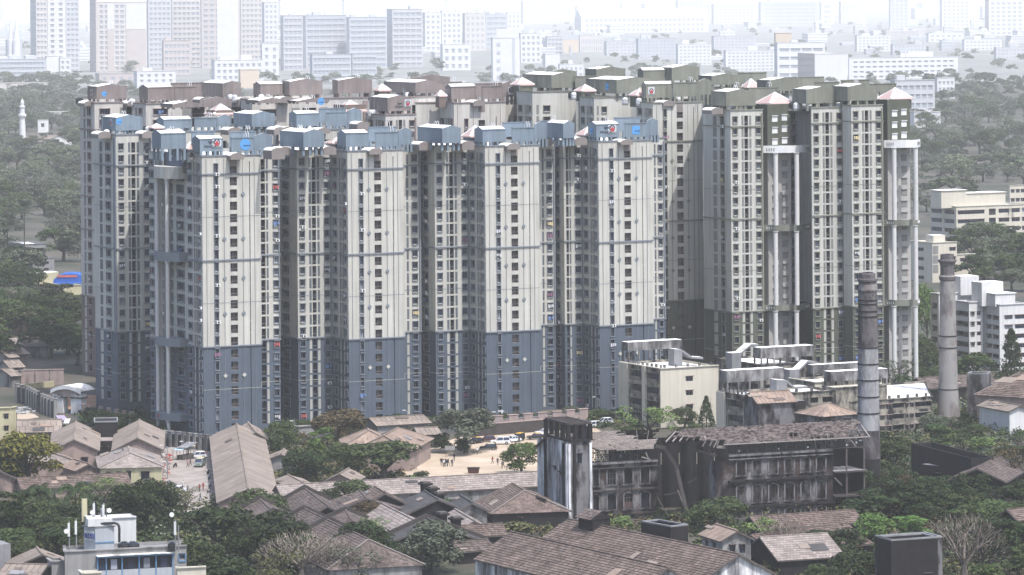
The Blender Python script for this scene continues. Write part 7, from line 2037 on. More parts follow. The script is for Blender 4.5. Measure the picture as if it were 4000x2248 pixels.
for i in range(60):
 x, y = zh(rd.uniform(190, 430), rd.uniform(470, 560)); q = G(x, y); s = rd.uniform(.2, .7)
 DB.box((q.x, q.y, 0), s * 2, s * .5, s * .5, (MT['wall_white'], MT['concrete'])[rd.randrange(2)], rd.uniform(0, 3))
o = structure('debris', DB); o['kind'] = 'stuff'
p = G(*zst(185, 860)); root = thing('flag_pole', 'thin pole with two small red flags at the left of the street', 'flag', p)
mb = MB(); mb.tube(p, (p.x, p.y, 3.2), .05, .04, MT['metal'], 6); part('pole', mb, root)
for z in (2.6, 1.5):
 mb = MB(); mb.face([(p.x, p.y, z), (p.x + .9, p.y, z + .25), (p.x, p.y, z + .55)], MT['sign_red']); mb.face([(p.x, p.y + .02, z), (p.x, p.y + .02, z + .55), (p.x + .9, p.y + .02, z + .25)], MT['sign_red']); part('flag', mb, root)
gable('long pale sheet roof at the foot of the blue towers', z24(800, 335), z24(1190, 312), 4.2, 4.5, 1.4, 'sheet', 'wall_grey', cat='shed', name='shed')
gable('grey flat-pitched roof under the big tree by the yard', z24(1120, 405), z24(1290, 398), 4.4, 3.5, 1.2, 'sheet', 'wall_grey', cat='shed', name='shed')
block('small grey guard house with pale roof slab between tower feet and trees', 'guard house', 'guard_house', z24(300, 0)[0], 1704, z24(0, 395)[1], z24(268, 0)[0], z24(412, 0)[0], [], [], 1, 'wall_grey', 'wall_grey')
# trees
FO = {
 'dark': MF('foliage_dark', (.010, .019, .008), (.042, .062, .020)), 'mid': MF('foliage_mid', (.022, .038, .014), (.080, .108, .038)), 'light': MF('foliage_light', (.060, .095, .028), (.16, .21, .070)),
 'bright': MF('foliage_bright', (.042, .080, .020), (.12, .19, .048)), 'grey': MF('foliage_greyish', (.045, .058, .040), (.13, .145, .10)), 'olive': MF('foliage_olive', (.050, .055, .022), (.14, .135, .055)),
 'brown': MF('foliage_brownish', (.045, .038, .022), (.13, .095, .050)), 'yellow': MF('flowers_yellow', (.040, .048, .014), (.17, .145, .028)), 'dry': MF('dry_twigs', (.085, .070, .055), (.22, .19, .155)), 'far': MF('foliage_far_haze_tint', (.062, .082, .050), (.155, .18, .11)), 'pale': MF('foliage_pale_haze_tint', (.13, .155, .115), (.24, .265, .20)),  # far and pale greens hold distance haze in their colour
}
def crown_mesh(kind, seed):
 """10 m wide, 10 m high tree crown of leaf clumps"""
 r = random.Random(seed)
 v, f = [], []
 def leaf(c, n, s):
  n = n.normalized()
  t = n.cross(V3((r.uniform(-1, 1), r.uniform(-1, 1), r.uniform(-1, 1))))
  if t.length < 1e-3: t = V3((1, 0, 0))
  t.normalize(); b = n.cross(t)
  k = len(v); s2 = s * r.uniform(.35, .7)
  bend = n * (s * .25)
  v.extend([tuple(c - t * s - bend), tuple(c - b * s2), tuple(c + t * s - bend), tuple(c + b * s2)])
  f.append((k, k + 1, k + 2, k + 3))
 def blob(c, rad, cnt, s, flat=.8):
  for _ in range(cnt):
   d = V3((r.gauss(0, 1), r.gauss(0, 1), r.gauss(0, 1)))
   if d.length < 1e-3: continue
   d.normalize()
   if d.z < -.45 and r.random() < .7: d.z = -d.z
   q = rad * (r.random() ** .33 if r.random() < .25 else r.uniform(.82, 1.06))
   p = c + V3((d.x * q, d.y * q, d.z * q * flat))
   leaf(p, d + V3((r.uniform(-.8, .8), r.uniform(-.8, .8), r.uniform(-.3, .9))), s * r.uniform(.6, 1.3))
 if kind == 'round':
  blob(V3((0, 0, 6)), 3.1, 420, .34)
  for i in range(20):
   a = r.uniform(0, 6.283); z = r.uniform(1.8, 8.2); q = 3.4 * math.sin(min(1, (z - .2) / 4.2) * 1.571) * (1 if z < 6.2 else max(.25, (9.6 - z) / 3.4))
   rad = r.uniform(1.0, 1.9)
   blob(V3((math.cos(a) * q, math.sin(a) * q, z)), rad, int(95 * rad), .30)
 elif kind == 'wide':
  for i in range(20):
   a = r.uniform(0, 6.283); q = 4.1 * math.sqrt(r.random()); z = 7.6 - q * q * .14 + r.uniform(-1.7, .7); rad = r.uniform(.9, 1.6)
   blob(V3((math.cos(a) * q, math.sin(a) * q, z)), rad, int(110 * rad), .30, .6)
  blob(V3((0, 0, 5.4)), 2.7, 260, .34, .6)
 elif kind == 'layer':
  for i in range(13):
   a = r.uniform(0, 6.283); q = r.uniform(1.0, 4.0); z = r.uniform(3.6, 9.2); q *= 1.05 - .05 * z
   blob(V3((math.cos(a) * q, math.sin(a) * q, z)), r.uniform(1.0, 1.7), 170, .30, .38)
  blob(V3((0, 0, 6)), 1.9, 200, .32)
 elif kind == 'cone':
  for i in range(26):
   z = .8 + 8.9 * i / 25; q = 3.3 * (1 - z / 10.2) ** .8
   for k in range(3):
    a = r.uniform(0, 6.283)
    blob(V3((math.cos(a) * q, math.sin(a) * q, z)), .45 + 1.1 * (1 - z / 10.2), 34, .30)
 elif kind == 'bush':
  for i in range(12):
   a = r.uniform(0, 6.283); q = r.uniform(0, 3.7); z = r.uniform(1.5, 6.5) * (1 - q / 7); rad = r.uniform(1.2, 2.2)
   blob(V3((math.cos(a) * q, math.sin(a) * q, z + 1)), rad, int(70 * rad), .36)
 elif kind == 'sparse':
  for i in range(22):
   a = r.uniform(0, 6.283); q = 4.2 * math.sqrt(r.random()); z = r.uniform(2.6, 9.0) - q * .3; rad = r.uniform(.7, 1.4)
   blob(V3((math.cos(a) * q, math.sin(a) * q, z)), rad, int(52 * rad), .24)
 elif kind == 'twig':
  for i in range(1500):
   a = r.uniform(0, 6.283); q = 4.6 * math.sqrt(r.random()); z = 8.8 - q * q * .16 - r.random() ** 1.4 * 4.6
   c = V3((math.cos(a) * q, math.sin(a) * q, z)); d = (c - V3((0, 0, 2))).normalized() + V3((r.uniform(-.6, .6), r.uniform(-.6, .6), r.uniform(-.5, .5)))
   d.normalize(); s = d.cross(V3((0, 0, 1))); s.normalize(); L_ = r.uniform(.4, .95); w = .035
   k = len(v); v.extend([tuple(c - s * w), tuple(c + s * w), tuple(c + d * L_ + s * w * .4), tuple(c + d * L_ - s * w * .4)]); f.append((k, k + 1, k + 2, k + 3))
   if r.random() < .12: leaf(c + d * L_, d, .16)
 me = bpy.data.meshes.new('crown_' + kind); me.from_pydata(v, [], f); me.materials.append(FO['mid']); me.update()
 return me
def trunk_mesh(seed, bare=False):
 r = random.Random(seed); mb = MB(); m = MT['trunk_pale'] if bare else MT['trunk']
 mb.tube((0, 0, 0), (r.uniform(-.2, .2), r.uniform(-.2, .2), 3.0), .36, .27, m, 8, False)
 for i in range(9 if bare else 6):
  a = 6.283 * i / (9 if bare else 6) + r.uniform(-.3, .3); p = V3((0, 0, r.uniform(2.4, 3.1))); q = V3((math.cos(a) * r.uniform(1.2, 2), math.sin(a) * r.uniform(1.2, 2), r.uniform(4.6, 6.2)))
  mb.tube(p, q, .17, .10, m, 6, False)
  for k in range(2):
   e = q + V3((math.cos(a + r.uniform(-.8, .8)) * r.uniform(.8, 1.9), math.sin(a + r.uniform(-.8, .8)) * r.uniform(.8, 1.9), r.uniform(.6, 2.2)))
   mb.tube(q, e, .09, .03, m, 5, False)
 return mb.mesh('trunk')
CM = {k: [crown_mesh(k, 31 * i + len(k)) for i in range(n)] for k, n in (('round', 3), ('wide', 3), ('layer', 2), ('cone', 1), ('bush', 3), ('sparse', 2), ('twig', 2))}
TMs = [trunk_mesh(3), trunk_mesh(4), trunk_mesh(5, True)]
rt_ = random.Random(77)
def tree(kind, mat, x, yb, w, h, label, group=None, z=0.0, cat='tree', name=None, trunk=True):
 """x, yb, w, h in the 2576-px view; foot at (x, yb), crown w wide, h high"""
 p = G(x / .644, yb / .644, z); s = SC(p.y) * .644
 W_m, H_m = w / s, h / s
 if kind == 'bush': name, cat = name or 'shrub', 'shrub' if cat == 'tree' else cat
 t = thing(name or 'tree', label, cat, p, group, rt_.uniform(0, 6.28))
 t.scale = (W_m / 10 * 1.2, W_m / 10 * 1.2, H_m / 10.2)
 c = bpy.data.objects.new('crown' if kind != 'bush' else 'foliage', rt_.choice(CM[kind])); col.objects.link(c); c.parent = t
 c.material_slots[0].link = 'OBJECT'; c.material_slots[0].material = FO[mat]
 if kind != 'bush' or trunk is True and kind != 'bush':
  k = bpy.data.objects.new('trunk', TMs[2] if kind == 'twig' else rt_.choice(TMs[:2])); col.objects.link(k); k.parent = t
 return t
def palm(label, x, yb, h, fan=False, group=None, mat='dark', spread=None):
 p = G(x / .644, yb / .644); s = SC(p.y) * .644; H = h / s; r = random.Random(int(x + yb))
 t = thing('palm_tree', label, 'palm', p, group)
 mb = MB(); b = V3((r.uniform(-.6, .6), r.uniform(-.3, .3), H * .86)); mid = V3((b.x * .3, b.y * .3, H * .45))
 mb.tube((0, 0, 0), mid, .32, .24, MT['trunk'], 8, False); mb.tube(mid, b, .24, .19, MT['trunk'], 8, False)
 o = bpy.data.objects.new('trunk', mb.mesh('trunk')); col.objects.link(o); o.parent = t
 R = (spread / s if spread else H * .30)
 for i in range(34 if fan else 17):
  a = r.uniform(0, 6.283); el = r.uniform(-.5, 1.35) if fan else r.uniform(-.1, 1.2)
  fb = MB(); d = V3((math.cos(a), math.sin(a), 0)); sd = V3((-d.y, d.x, 0))
  if fan:
   dd = (d * math.cos(el) + V3((0, 0, math.sin(el)))).normalized(); tip = b + dd * R
   up = dd.cross(sd).normalized()
   for k in range(7):
    g = (k - 3) * .32; e = (dd * math.cos(g) + sd * math.sin(g)) * R * .55
    q = b + dd * R * .5
    fb.face([q, q + e * .9 + sd * .06 * R, q + e * 1.05, q + e * .9 - sd * .06 * R], FO[mat])
   fb.bar(b, b + dd * R * .5, .06, .06, FO[mat])
  else:
   prev = b; n = 6
   for k in range(1, n + 1):
    u = k / n; q = b + d * (R * u * math.cos(el * (1 - u * .5))) + V3((0, 0, R * (math.sin(el) * u - .75 * u * u)))
    for sg in (-1, 1):
     w = R * .20 * (1 - abs(u - .45) * .9); drop = V3((0, 0, -w * .75))
     for z_ in (.0, .5):
      p0 = prev.lerp(q, z_); p1 = prev.lerp(q, z_ + .38)
      fb.face([p0, p1, p1 + sd * sg * w + drop + d * w * .5, p0 + sd * sg * w + drop + d * w * .5], FO[mat])
    prev = q
  o = bpy.data.objects.new('frond', fb.mesh('frond')); col.objects.link(o); o.parent = t
T_ = [
 ('round', 'yellow', 72, 1222, 165, 150, 'large tree covered in yellow blossom at the left edge'), ('round', 'dark', 18, 1225, 90, 110, 'dark green tree at the left edge beside the yellow blossom tree'),
 ('layer', 'dark', 30, 1392, 150, 180, 'big dark layered tree at the left edge above the grey terrace'), ('wide', 'dark', 120, 1372, 130, 95, 'dark low tree between the palms and the office'), ('bush', 'dark', 170, 1330, 120, 75, 'dark shrub mass under the coconut palms'),
 ('sparse', 'light', 262, 1278, 120, 88, 'pale green feathery tree below the yellow-fronted house'), ('round', 'dark', 372, 1345, 165, 165, 'tall dark tree right below the yellow-fronted house'), ('round', 'dark', 300, 1330, 90, 90, 'dark tree left of the tall dark tree behind the office'),
 ('sparse', 'olive', 468, 1300, 85, 90, 'thin olive tree at the bottom end of the street'), ('wide', 'dark', 548, 1412, 215, 165, 'large dark green tree filling the space right of the office'), ('round', 'dark', 665, 1440, 200, 175, 'broad dark green tree beside the large one right of the office'), ('round', 'mid', 500, 1480, 130, 140, 'green tree close to the right end of the office'), ('bush', 'dark', 580, 1490, 200, 120, 'dark undergrowth at the bottom edge right of the office'),
 ('sparse', 'light', 215, 1462, 75, 85, 'small pale green tree in front of the office windows'), ('twig', 'dry', 760, 1470, 210, 150, 'bare grey branching tree at the bottom edge'), ('twig', 'dry', 850, 1465, 170, 120, 'second bare tree right of the grey branching one'), ('sparse', 'grey', 880, 1475, 150, 110, 'grey green bush tree beside the bare trees at the bottom'), ('sparse', 'olive', 700, 1480, 130, 110, 'thin olive tree left of the bare grey tree'),
 ('round', 'dark', 830, 1382, 85, 80, 'small dark tree in front of the broad tiled shed'), ('round', 'mid', 703, 1140, 88, 88, 'green tree right of the upper end of the long hall'), ('layer', 'bright', 795, 1190, 100, 120, 'bright green layered tree right of the long hall'), ('round', 'brown', 852, 1108, 130, 92, 'brownish green tree against the foot of the second blue tower'), ('wide', 'mid', 965, 1215, 215, 125, 'wide grey green tree in front of the rusty hipped hall'), ('round', 'dark', 772, 1212, 125, 92, 'dark tree below the bright layered tree'), ('round', 'mid', 868, 1195, 110, 90, 'green tree left of the wide grey green tree'), ('bush', 'dark', 1060, 1222, 60, 50, 'dark shrub at the right end of the wide grey green tree'),
 ('wide', 'grey', 1172, 1140, 160, 132, 'great spreading grey leaved tree at the edge of the sandy yard'), ('bush', 'dark', 1112, 1140, 85, 70, 'dark shrubs left of the great spreading tree'), ('bush', 'dark', 1165, 1145, 60, 60, 'dark shrub around the foot of the great spreading tree'), ('round', 'bright', 1312, 1192, 100, 88, 'bright green bush tree at the right corner of the sandy yard'),
 ('round', 'brown', 918, 1345, 115, 98, 'dark brown round tree in front of the tiled mill sheds'), ('sparse', 'light', 955, 1372, 110, 80, 'yellow green bush beside the dark brown round tree'), ('round', 'mid', 1098, 1330, 105, 88, 'green round tree among the mill roofs'), ('round', 'grey', 1082, 1440, 165, 145, 'big dark grey leaved tree left of the foreground roof'), ('bush', 'brown', 1285, 1332, 120, 55, 'dry brown bush left of the ruined tower'), ('bush', 'olive', 1300, 1372, 160, 70, 'olive scrub on the low roofs below the ruined tower'), ('sparse', 'light', 1005, 1262, 110, 50, 'yellow green scrub on the long tiled shed'), ('bush', 'bright', 1040, 1240, 45, 50, 'bright small bush on the ridge of the long tiled shed'), ('sparse', 'grey', 1110, 1258, 80, 55, 'greyish scrub beside the ridge ventilators'), ('bush', 'olive', 840, 1320, 70, 50, 'olive scrub between the mill roofs'), ('bush', 'olive', 1015, 1420, 80, 60, 'olive scrub at the foot of the big grey leaved tree'),
 ('sparse', 'light', 1632, 1112, 150, 112, 'light green tree in front of the cream block'), ('round', 'mid', 1722, 1080, 75, 62, 'green tree right of the light green one before the cream block'), ('cone', 'dark', 1777, 1080, 48, 85, 'dark conical tree at the right corner of the cream block'), ('bush', 'mid', 1745, 1095, 60, 35, 'low green bush below the dark conical tree'), ('round', 'mid', 1590, 1125, 70, 60, 'green tree behind the roof of the left ruined wing'),
 ('round', 'mid', 1800, 1335, 145, 98, 'round green tree in front of the collapsed gap of the ruin'), ('sparse', 'mid', 1842, 1270, 75, 110, 'leafy creeper tree growing up the torn pier of the ruin'), ('sparse', 'light', 1895, 1400, 130, 115, 'pale green tree right of the red-roofed hut'), ('bush', 'light', 1568, 1330, 85, 45, 'pale bush at the foot of the left ruined wing'), ('bush', 'light', 1690, 1352, 50, 45, 'pale bush beside the dark low tank wall'),
 ('round', 'mid', 2250, 1200, 125, 115, 'green tree right of the left chimney base'), ('sparse', 'brown', 2300, 1262, 105, 85, 'brown leaved tree below the green one right of the left chimney'), ('sparse', 'grey', 2222, 1250, 75, 80, 'grey leaved tree against the left chimney base'), ('sparse', 'brown', 2548, 1255, 110, 145, 'orange brown tree at the right edge'), ('bush', 'mid', 2405, 1112, 55, 45, 'green bush below the right chimney'), ('bush', 'light', 2470, 1132, 110, 45, 'pale bushes above the long roofless range'), ('bush', 'dark', 2350, 1095, 90, 50, 'dark bushes left of the right chimney base'), ('bush', 'dark', 2430, 1075, 60, 60, 'dark bush right of the right chimney base'),
 ('wide', 'dark', 2225, 1315, 185, 95, 'dark tree mass behind the bright green trees at lower right'), ('round', 'dark', 2350, 1300, 130, 85, 'dark tree behind the dry twiggy tree at lower right'), ('round', 'mid', 2478, 1350, 150, 105, 'green tree right of the dry twiggy tree'), ('round', 'bright', 2190, 1392, 110, 112, 'bright green tree left of the roofless water house'), ('layer', 'bright', 2290, 1378, 130, 92, 'bright green layered tree above the roofless water house'), ('wide', 'dark', 2100, 1420, 170, 105, 'dark tree in front of the lower right tiled sheds'), ('twig', 'dry', 2425, 1475, 200, 205, 'large dry twiggy grey tree beside the roofless water house'), ('sparse', 'grey', 2400, 1400, 120, 95, 'grey green tree behind the large dry twiggy tree'),
 ('round', 'dark', 2550, 1425, 120, 130, 'dark tree in the lower right corner'), ('bush', 'bright', 2490, 1462, 130, 60, 'bright bush at the bottom right corner'), ('round', 'dark', 2150, 1478, 130, 100, 'dark tree at the bottom edge left of the roofless water house'), ('bush', 'mid', 2060, 1465, 120, 65, 'green bush at the bottom edge below the tiled sheds'), ('bush', 'dark', 2270, 1475, 100, 60, 'dark bush at the foot of the roofless water house'), ('twig', 'dry', 1980, 1420, 130, 130, 'thin bare tree standing before the lower right tiled roofs'), ('round', 'dark', 2330, 1330, 110, 70, 'dark rounded tree right of the bright green trees'),
 ('round', 'mid', 2330, 960, 60, 135, 'green tree between the olive tower and the right chimney'), ('round', 'bright', 2332, 860, 70, 165, 'tall bright green tree behind the white column of the olive tower'), ('round', 'mid', 2452, 965, 110, 88, 'green tree in front of the white apartments'), ('cone', 'dark', 2545, 955, 78, 130, 'tall dark tree in front of the white apartments at the right edge'), ('sparse', 'grey', 2262, 998, 120, 105, 'grey thin tree at the foot of the olive tower'), ('round', 'mid', 2335, 985, 70, 70, 'rounded tree left of the right chimney foot'), ('sparse', 'mid', 2190, 905, 70, 45, 'low pale tree behind the left chimney'), ('round', 'dark', 2410, 900, 60, 60, 'dark tree between chimney and white apartments'),
 ('bush', 'dark', 330, 1350, 75, 38, 'dark bush behind the black tanks of the office roof'), ('bush', 'mid', 375, 1098, 46, 32, 'bright bush behind the dark flat-roofed link'), ('cone', 'mid', 138, 1300, 14, 65, 'slim green sapling among the palms'), ('round', 'dark', 240, 1075, 70, 55, 'dark tree at the foot of the far left tower'), ('wide', 'dark', 310, 1082, 110, 50, 'dark trees at the foot of the left blue tower'),
]
for a in T_: tree(*a)
GF = 'dark shrubs along the foot of the blue towers'
for i in range(26):
 x = 735 + 830 * i / 25 + rt_.uniform(-10, 10); yb = 1086 - 30 * (x - 735) / 830 + rt_.uniform(-3, 5)
 tree(rt_.choice(['bush', 'round', 'bush']), rt_.choice(['dark', 'dark', 'mid', 'grey']), x, yb, rt_.uniform(38, 70), rt_.uniform(26, 48), 'dark shrubbery planted along the foot of the blue towers', GF)
for lb, x, y, h, sp in (('coconut palm with hanging fronds left of the office water tank', 195, 1345, 135, 58), ('second coconut palm left of the first, fronds over dark trees', 105, 1335, 120, 55), ('small coconut palm right of the first one', 245, 1325, 85, 40), ('coconut palm below the dark block between the chimneys', 2268, 1015, 75, 34), ('dark palm by the wall left of the ruined tower', 1290, 1325, 62, 40), ('palm at the foot of the cream block', 1600, 1112, 55, 36)):
 palm(lb, x, y, h, False, 'coconut palms', 'dark', sp)
for lb, x, y, h, sp in (('tall fan palm left of the concrete villa', 62, 690, 185, 30), ('shorter fan palm at the left edge', 20, 690, 150, 28), ('small fan palm behind the mosque', 108, 400, 60, 14)):
 palm(lb, x, y, h, True, 'fan palms at left', 'grey', sp)
MASS = MB()
def mass_tree(kind, mat, x, y, w, h):
 p = G(x / .644, y / .644); s = SC(p.y) * .644; k = w / s / 10 * 1.2; kz = h / s / 9.3; me = rt_.choice(CM[kind]); a = rt_.uniform(0, 6.28); ca, sa = math.cos(a), math.sin(a); mi = MASS.mi(FO[mat])
 for pi in range(0, len(me.polygons), 3):
  f = me.polygons[pi]; c = f.center; i = len(MASS.v)
  for vi in f.vertices:
   q = me.vertices[vi].co; q = c + (q - c) * 1.7
   MASS.v.append((p.x + k * (q.x * ca - q.y * sa), p.y + k * (q.x * sa + q.y * ca), max(.05, q.z * kz)))
  MASS.f.append((i, i + 1, i + 2, i + 3)); MASS.m.append(mi)
KN = {'round': 'rounded', 'wide': 'spreading', 'layer': 'layered', 'sparse': 'loose-crowned', 'bush': 'low'}
MN = {'pale': 'pale', 'far': 'haze-tinted green', 'mid': 'fresh green', 'grey': 'greyish', 'dark': 'dark green'}
def wood(x0, x1, y0, y1, n, where, wm, skip=(), mats=('far', 'grey', 'far', 'grey', 'mid'), things=999):
 k = 0; tries = 0; pts = []
 while k < n and tries < n * 40:
  tries += 1
  x, y = rt_.uniform(x0, x1), y0 + (y1 - y0) * rt_.random() ** 1.1
  if any(a <= x <= b and c <= y <= d for a, b, c, d in skip): continue
  s = SC(G(x / .644, y / .644).y) * .644
  if any(abs(px - x) < .36 * wm * s and abs(py - y) < .24 * wm * s for px, py, _ in pts): continue
  w = wm * s * rt_.uniform(.75, 1.45)
  pts.append((x, y, w)); k += 1
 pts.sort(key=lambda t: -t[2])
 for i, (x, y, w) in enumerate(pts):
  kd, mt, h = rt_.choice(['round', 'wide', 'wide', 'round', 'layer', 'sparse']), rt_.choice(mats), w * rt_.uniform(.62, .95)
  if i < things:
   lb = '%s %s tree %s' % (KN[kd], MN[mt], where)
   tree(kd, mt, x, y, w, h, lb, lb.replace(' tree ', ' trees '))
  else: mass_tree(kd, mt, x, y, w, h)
SKL = [(20, 145, 560, 700), (60, 225, 660, 800), (40, 160, 330, 372), (0, 90, 845, 990), (0, 25, 430, 470), (0, 250, 935, 1100)]
wood(-25, 225, 205, 720, 200, 'in the hazy wood left of the towers', 13.5, SKL, things=80)
wood(-20, 225, 700, 925, 40, 'among the shacks left of the brown tower', 12, SKL + [(0, 110, 850, 1000)], ('dark', 'dark', 'mid'), 30)
wood(2290, 2600, 215, 478, 130, 'in the hazy wood right of the towers', 13.5, things=45)
wood(2310, 2600, 600, 735, 36, 'between the institute and the white apartments', 12.5, [(2300, 2410, 600, 740), (2290, 2600, 530, 590)], ('mid', 'far', 'dark'), 24)
wood(2290, 2450, 480, 620, 14, 'in front of the institute', 12, [(2290, 2420, 560, 640)], ('mid', 'far', 'dark'), 10)
wood(600, 960, 1290, 1450, 9, 'in the undergrowth at the bottom left of centre', 9, (), ('dark', 'dark', 'mid'))
wood(0, 430, 1330, 1440, 9, 'around the office at the lower left', 9, [(190, 470, 1330, 1450)], ('dark', 'dark', 'mid'))
wood(1900, 2580, 1215, 1460, 26, 'in the overgrown ground at the lower right', 8.5, [(1860, 2165, 1230, 1470), (2190, 2390, 1330, 1470)], ('dark', 'dark', 'mid'))
wood(2300, 2580, 1050, 1180, 9, 'below the right chimney', 7, (), ('dark', 'mid', 'grey'))
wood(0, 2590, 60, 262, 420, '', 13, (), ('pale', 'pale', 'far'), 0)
o = structure('distant_trees', MASS); o['kind'] = 'stuff'
SCR = MB()
def scrub(x0, x1, y0, y1, n, mats, smin, smax, tall=1.6, skip=()):
 for _ in range(n):
  x, y = rt_.uniform(x0, x1), rt_.uniform(y0, y1)
  if any(a <= x <= b and c <= y <= d for a, b, c, d in skip): continue
  p = G(x / .644, y / .644); R = rt_.uniform(smin, smax); H = R * tall * rt_.uniform(.5, 1.0); mi = SCR.mi(FO[rt_.choice(mats)])
  for _k in range(int(26 + R * 16)):
   d = V3((rt_.gauss(0, .5), rt_.gauss(0, .5), 0)); c = p + d * R + V3((0, 0, H * rt_.random() * max(.15, 1 - d.length * .6))); t = V3((rt_.uniform(-1, 1), rt_.uniform(-1, 1), rt_.uniform(-.5, .5))).normalized(); b = t.cross(V3((rt_.uniform(-1, 1), rt_.uniform(-1, 1), rt_.uniform(-1, 1)))).normalized()
   s = rt_.uniform(.22, .5); i = len(SCR.v); SCR.v.extend([tuple(c - t * s), tuple(c - b * s * .6), tuple(c + t * s), tuple(c + b * s * .6)]); SCR.f.append((i, i + 1, i + 2, i + 3)); SCR.m.append(mi)
YARD = [(1040, 1520, 1085, 1200), (420, 535, 1090, 1260)]
scrub(0, 440, 1240, 1440, 260, ('dark', 'dark', 'mid', 'olive'), 1.2, 3.0, 1.8)
scrub(400, 960, 1270, 1460, 330, ('dark', 'dark', 'mid', 'olive', 'grey'), 1.2, 3.0, 1.6)
scrub(680, 1060, 1090, 1215, 200, ('dark', 'mid', 'olive', 'brown'), 1.0, 2.4, 1.4, YARD)
scrub(700, 1560, 1050, 1085, 220, ('dark', 'dark', 'mid', 'olive'), .9, 2.2, 1.4)
scrub(1300, 1960, 1280, 1400, 240, ('mid', 'olive', 'dark', 'brown'), 1.0, 2.2, 1.3)
scrub(1880, 2580, 1180, 1460, 620, ('dark', 'dark', 'mid', 'olive', 'brown'), 1.2, 3.0, 1.6)
scrub(2180, 2580, 1040, 1180, 260, ('dark', 'mid', 'olive', 'grey'), 1.0, 2.4, 1.4)
scrub(200, 420, 1040, 1090, 70, ('dark', 'dark', 'mid'), 1.0, 2.2, 1.5)
scrub(2200, 2580, 900, 1040, 200, ('dark', 'mid', 'grey'), 1.2, 2.6, 1.6)
scrub(960, 1400, 1240, 1420, 90, ('olive', 'brown', 'mid'), .8, 1.6, 1.2)
o = structure('scrub', SCR); o['kind'] = 'stuff'
# the far city
MT['far_white'] = M('far_white_render', (.66, .66, .67), var=.05, scale=.1, streak=.08); MT['far_grey'] = M('far_grey_haze_tint', (.50, .51, .54), var=.06, scale=.1); MT['far_tan'] = M('far_tan_render', (.56, .53, .51), var=.06, scale=.1); MT['far_blue'] = M('far_blue_haze_tint', (.46, .485, .52), var=.06, scale=.1); MT['far_pink'] = M('far_pinkish', (.50, .45, .44), var=.06, scale=.1); MT['far_orange'] = M('far_orange_cream', (.60, .50, .40), var=.05)  # far_grey and far_blue are lightened, with haze painted into the wall colour
UF = V3((math.cos(math.radians(14)), math.sin(math.radians(14)), 0)); WF_ = V3((math.sin(math.radians(14)), -math.cos(math.radians(14)), 0))
def grid(n, a=.03, b=.97, wd=.6, za=.28, zb=.8, st='fplain'):
 w = (b - a) / n
 return [(a + w * (i + .5 - wd / 2), a + w * (i + .5 + wd / 2), za, zb, st) for i in range(n)]
def far(label, name, xl, xc, xr, yt, yb, floors, nl, nr, mat='far_white', matl=None, cat='apartment block', indiv=False, wd=.6, za=.28, zb=.8, extra=0, group=None, roof='roof_white'):
 """columns and rows in the 2576-px view; xl-xc = left flank, xc-xr = front"""
 c = G(xc / .644, yb / .644); zt = zat(xc / .644, yt / .644, c.y)
 r = march(c, UF, xr / .644, yb / .644)
 l = march(c, -WF_, xl / .644, yb / .644) if xc - xl > .8 else c - WF_ * 18
 if (l - c).length > 60: l = c + (l - c).normalized() * 60
 root = thing(name, label, cat, c, group)
 fh = zt / (floors + .4); mb = MB(); kr = list(range(floors))
 rt = root if indiv else None
 m, ml = MT[mat], MT[matl or mat]
 facade(mb, rt, l, c, 0, zt, grid(nl, wd=wd, za=za, zb=zb) if nl else [], 0, fh, ml, ml, kr, MT['far_grey'], None, (MT['far_blue'],) * 2, rt_)
 facade(mb, rt, c, r, 0, zt, grid(nr, wd=wd, za=za, zb=zb) if nr else [], 0, fh, m, m, kr, MT['far_grey'], None, (MT['far_blue'],) * 2, rt_)
 b = l + (r - c)
 wall_quad(mb, r, b, 0, zt, 0, m, m); wall_quad(mb, b, l, 0, zt, 0, ml, ml)
 part('wall', mb, root)
 mb = MB(); mb.face([(q.x, q.y, zt - .4) for q in (l, c, r, b)], MT[roof]); part('roof', mb, root)
 B = dict(root=root, c=c, l=l, r=r, b=b, zt=zt, fh=fh, d=c.y, u=UF, w=WF_)
 for i in range(extra):
  L1, L2 = (r - c).length, (l - c).length
  roofbox(B, rt_.uniform(.15, .85), rt_.uniform(.3, .7), L1 * rt_.uniform(.12, .25), min(L2 * .4, L1 * .3), rt_.uniform(3, 7), mat)
 for p, q in ((l, c), (c, r)):
  mb = MB(); mb.bar((p.x, p.y, zt + .2), (q.x, q.y, zt + .2), .8, .5, m); part('parapet', mb, root)
 return B
HRG = 'hazy high-rises at upper left'
A_ = 'apartment block'
far('tan high-rise behind the twin white spires at upper left', 'high_rise', 64, 92, 120, -14, 196, 15, 3, 3, 'far_tan', 'far_grey', A_, True, .6, group=HRG)
far('white high-rise with two wide window columns at upper left', 'high_rise', 118, 121, 166, -14, 192, 15, 0, 2, 'far_white', None, A_, True, .42, .2, .78, group=HRG)
far('narrow grey high-rise between the white and the pinkish one', 'high_rise', 160, 167, 200, -12, 186, 15, 0, 3, 'far_grey', 'far_white', A_, True, .6, group=HRG)
far('pinkish high-rise with many small windows at upper left', 'high_rise', 200, 242, 246, -10, 182, 14, 5, 0, 'far_pink', 'far_pink', A_, True, .55, group=HRG)
B = far('broad high-rise with blank white strips and blue-grey glazing at upper left', 'high_rise', 243, 246, 370, 6, 180, 13, 0, 9, 'far_tan', None, A_, True, .68, .22, .84, group=HRG)
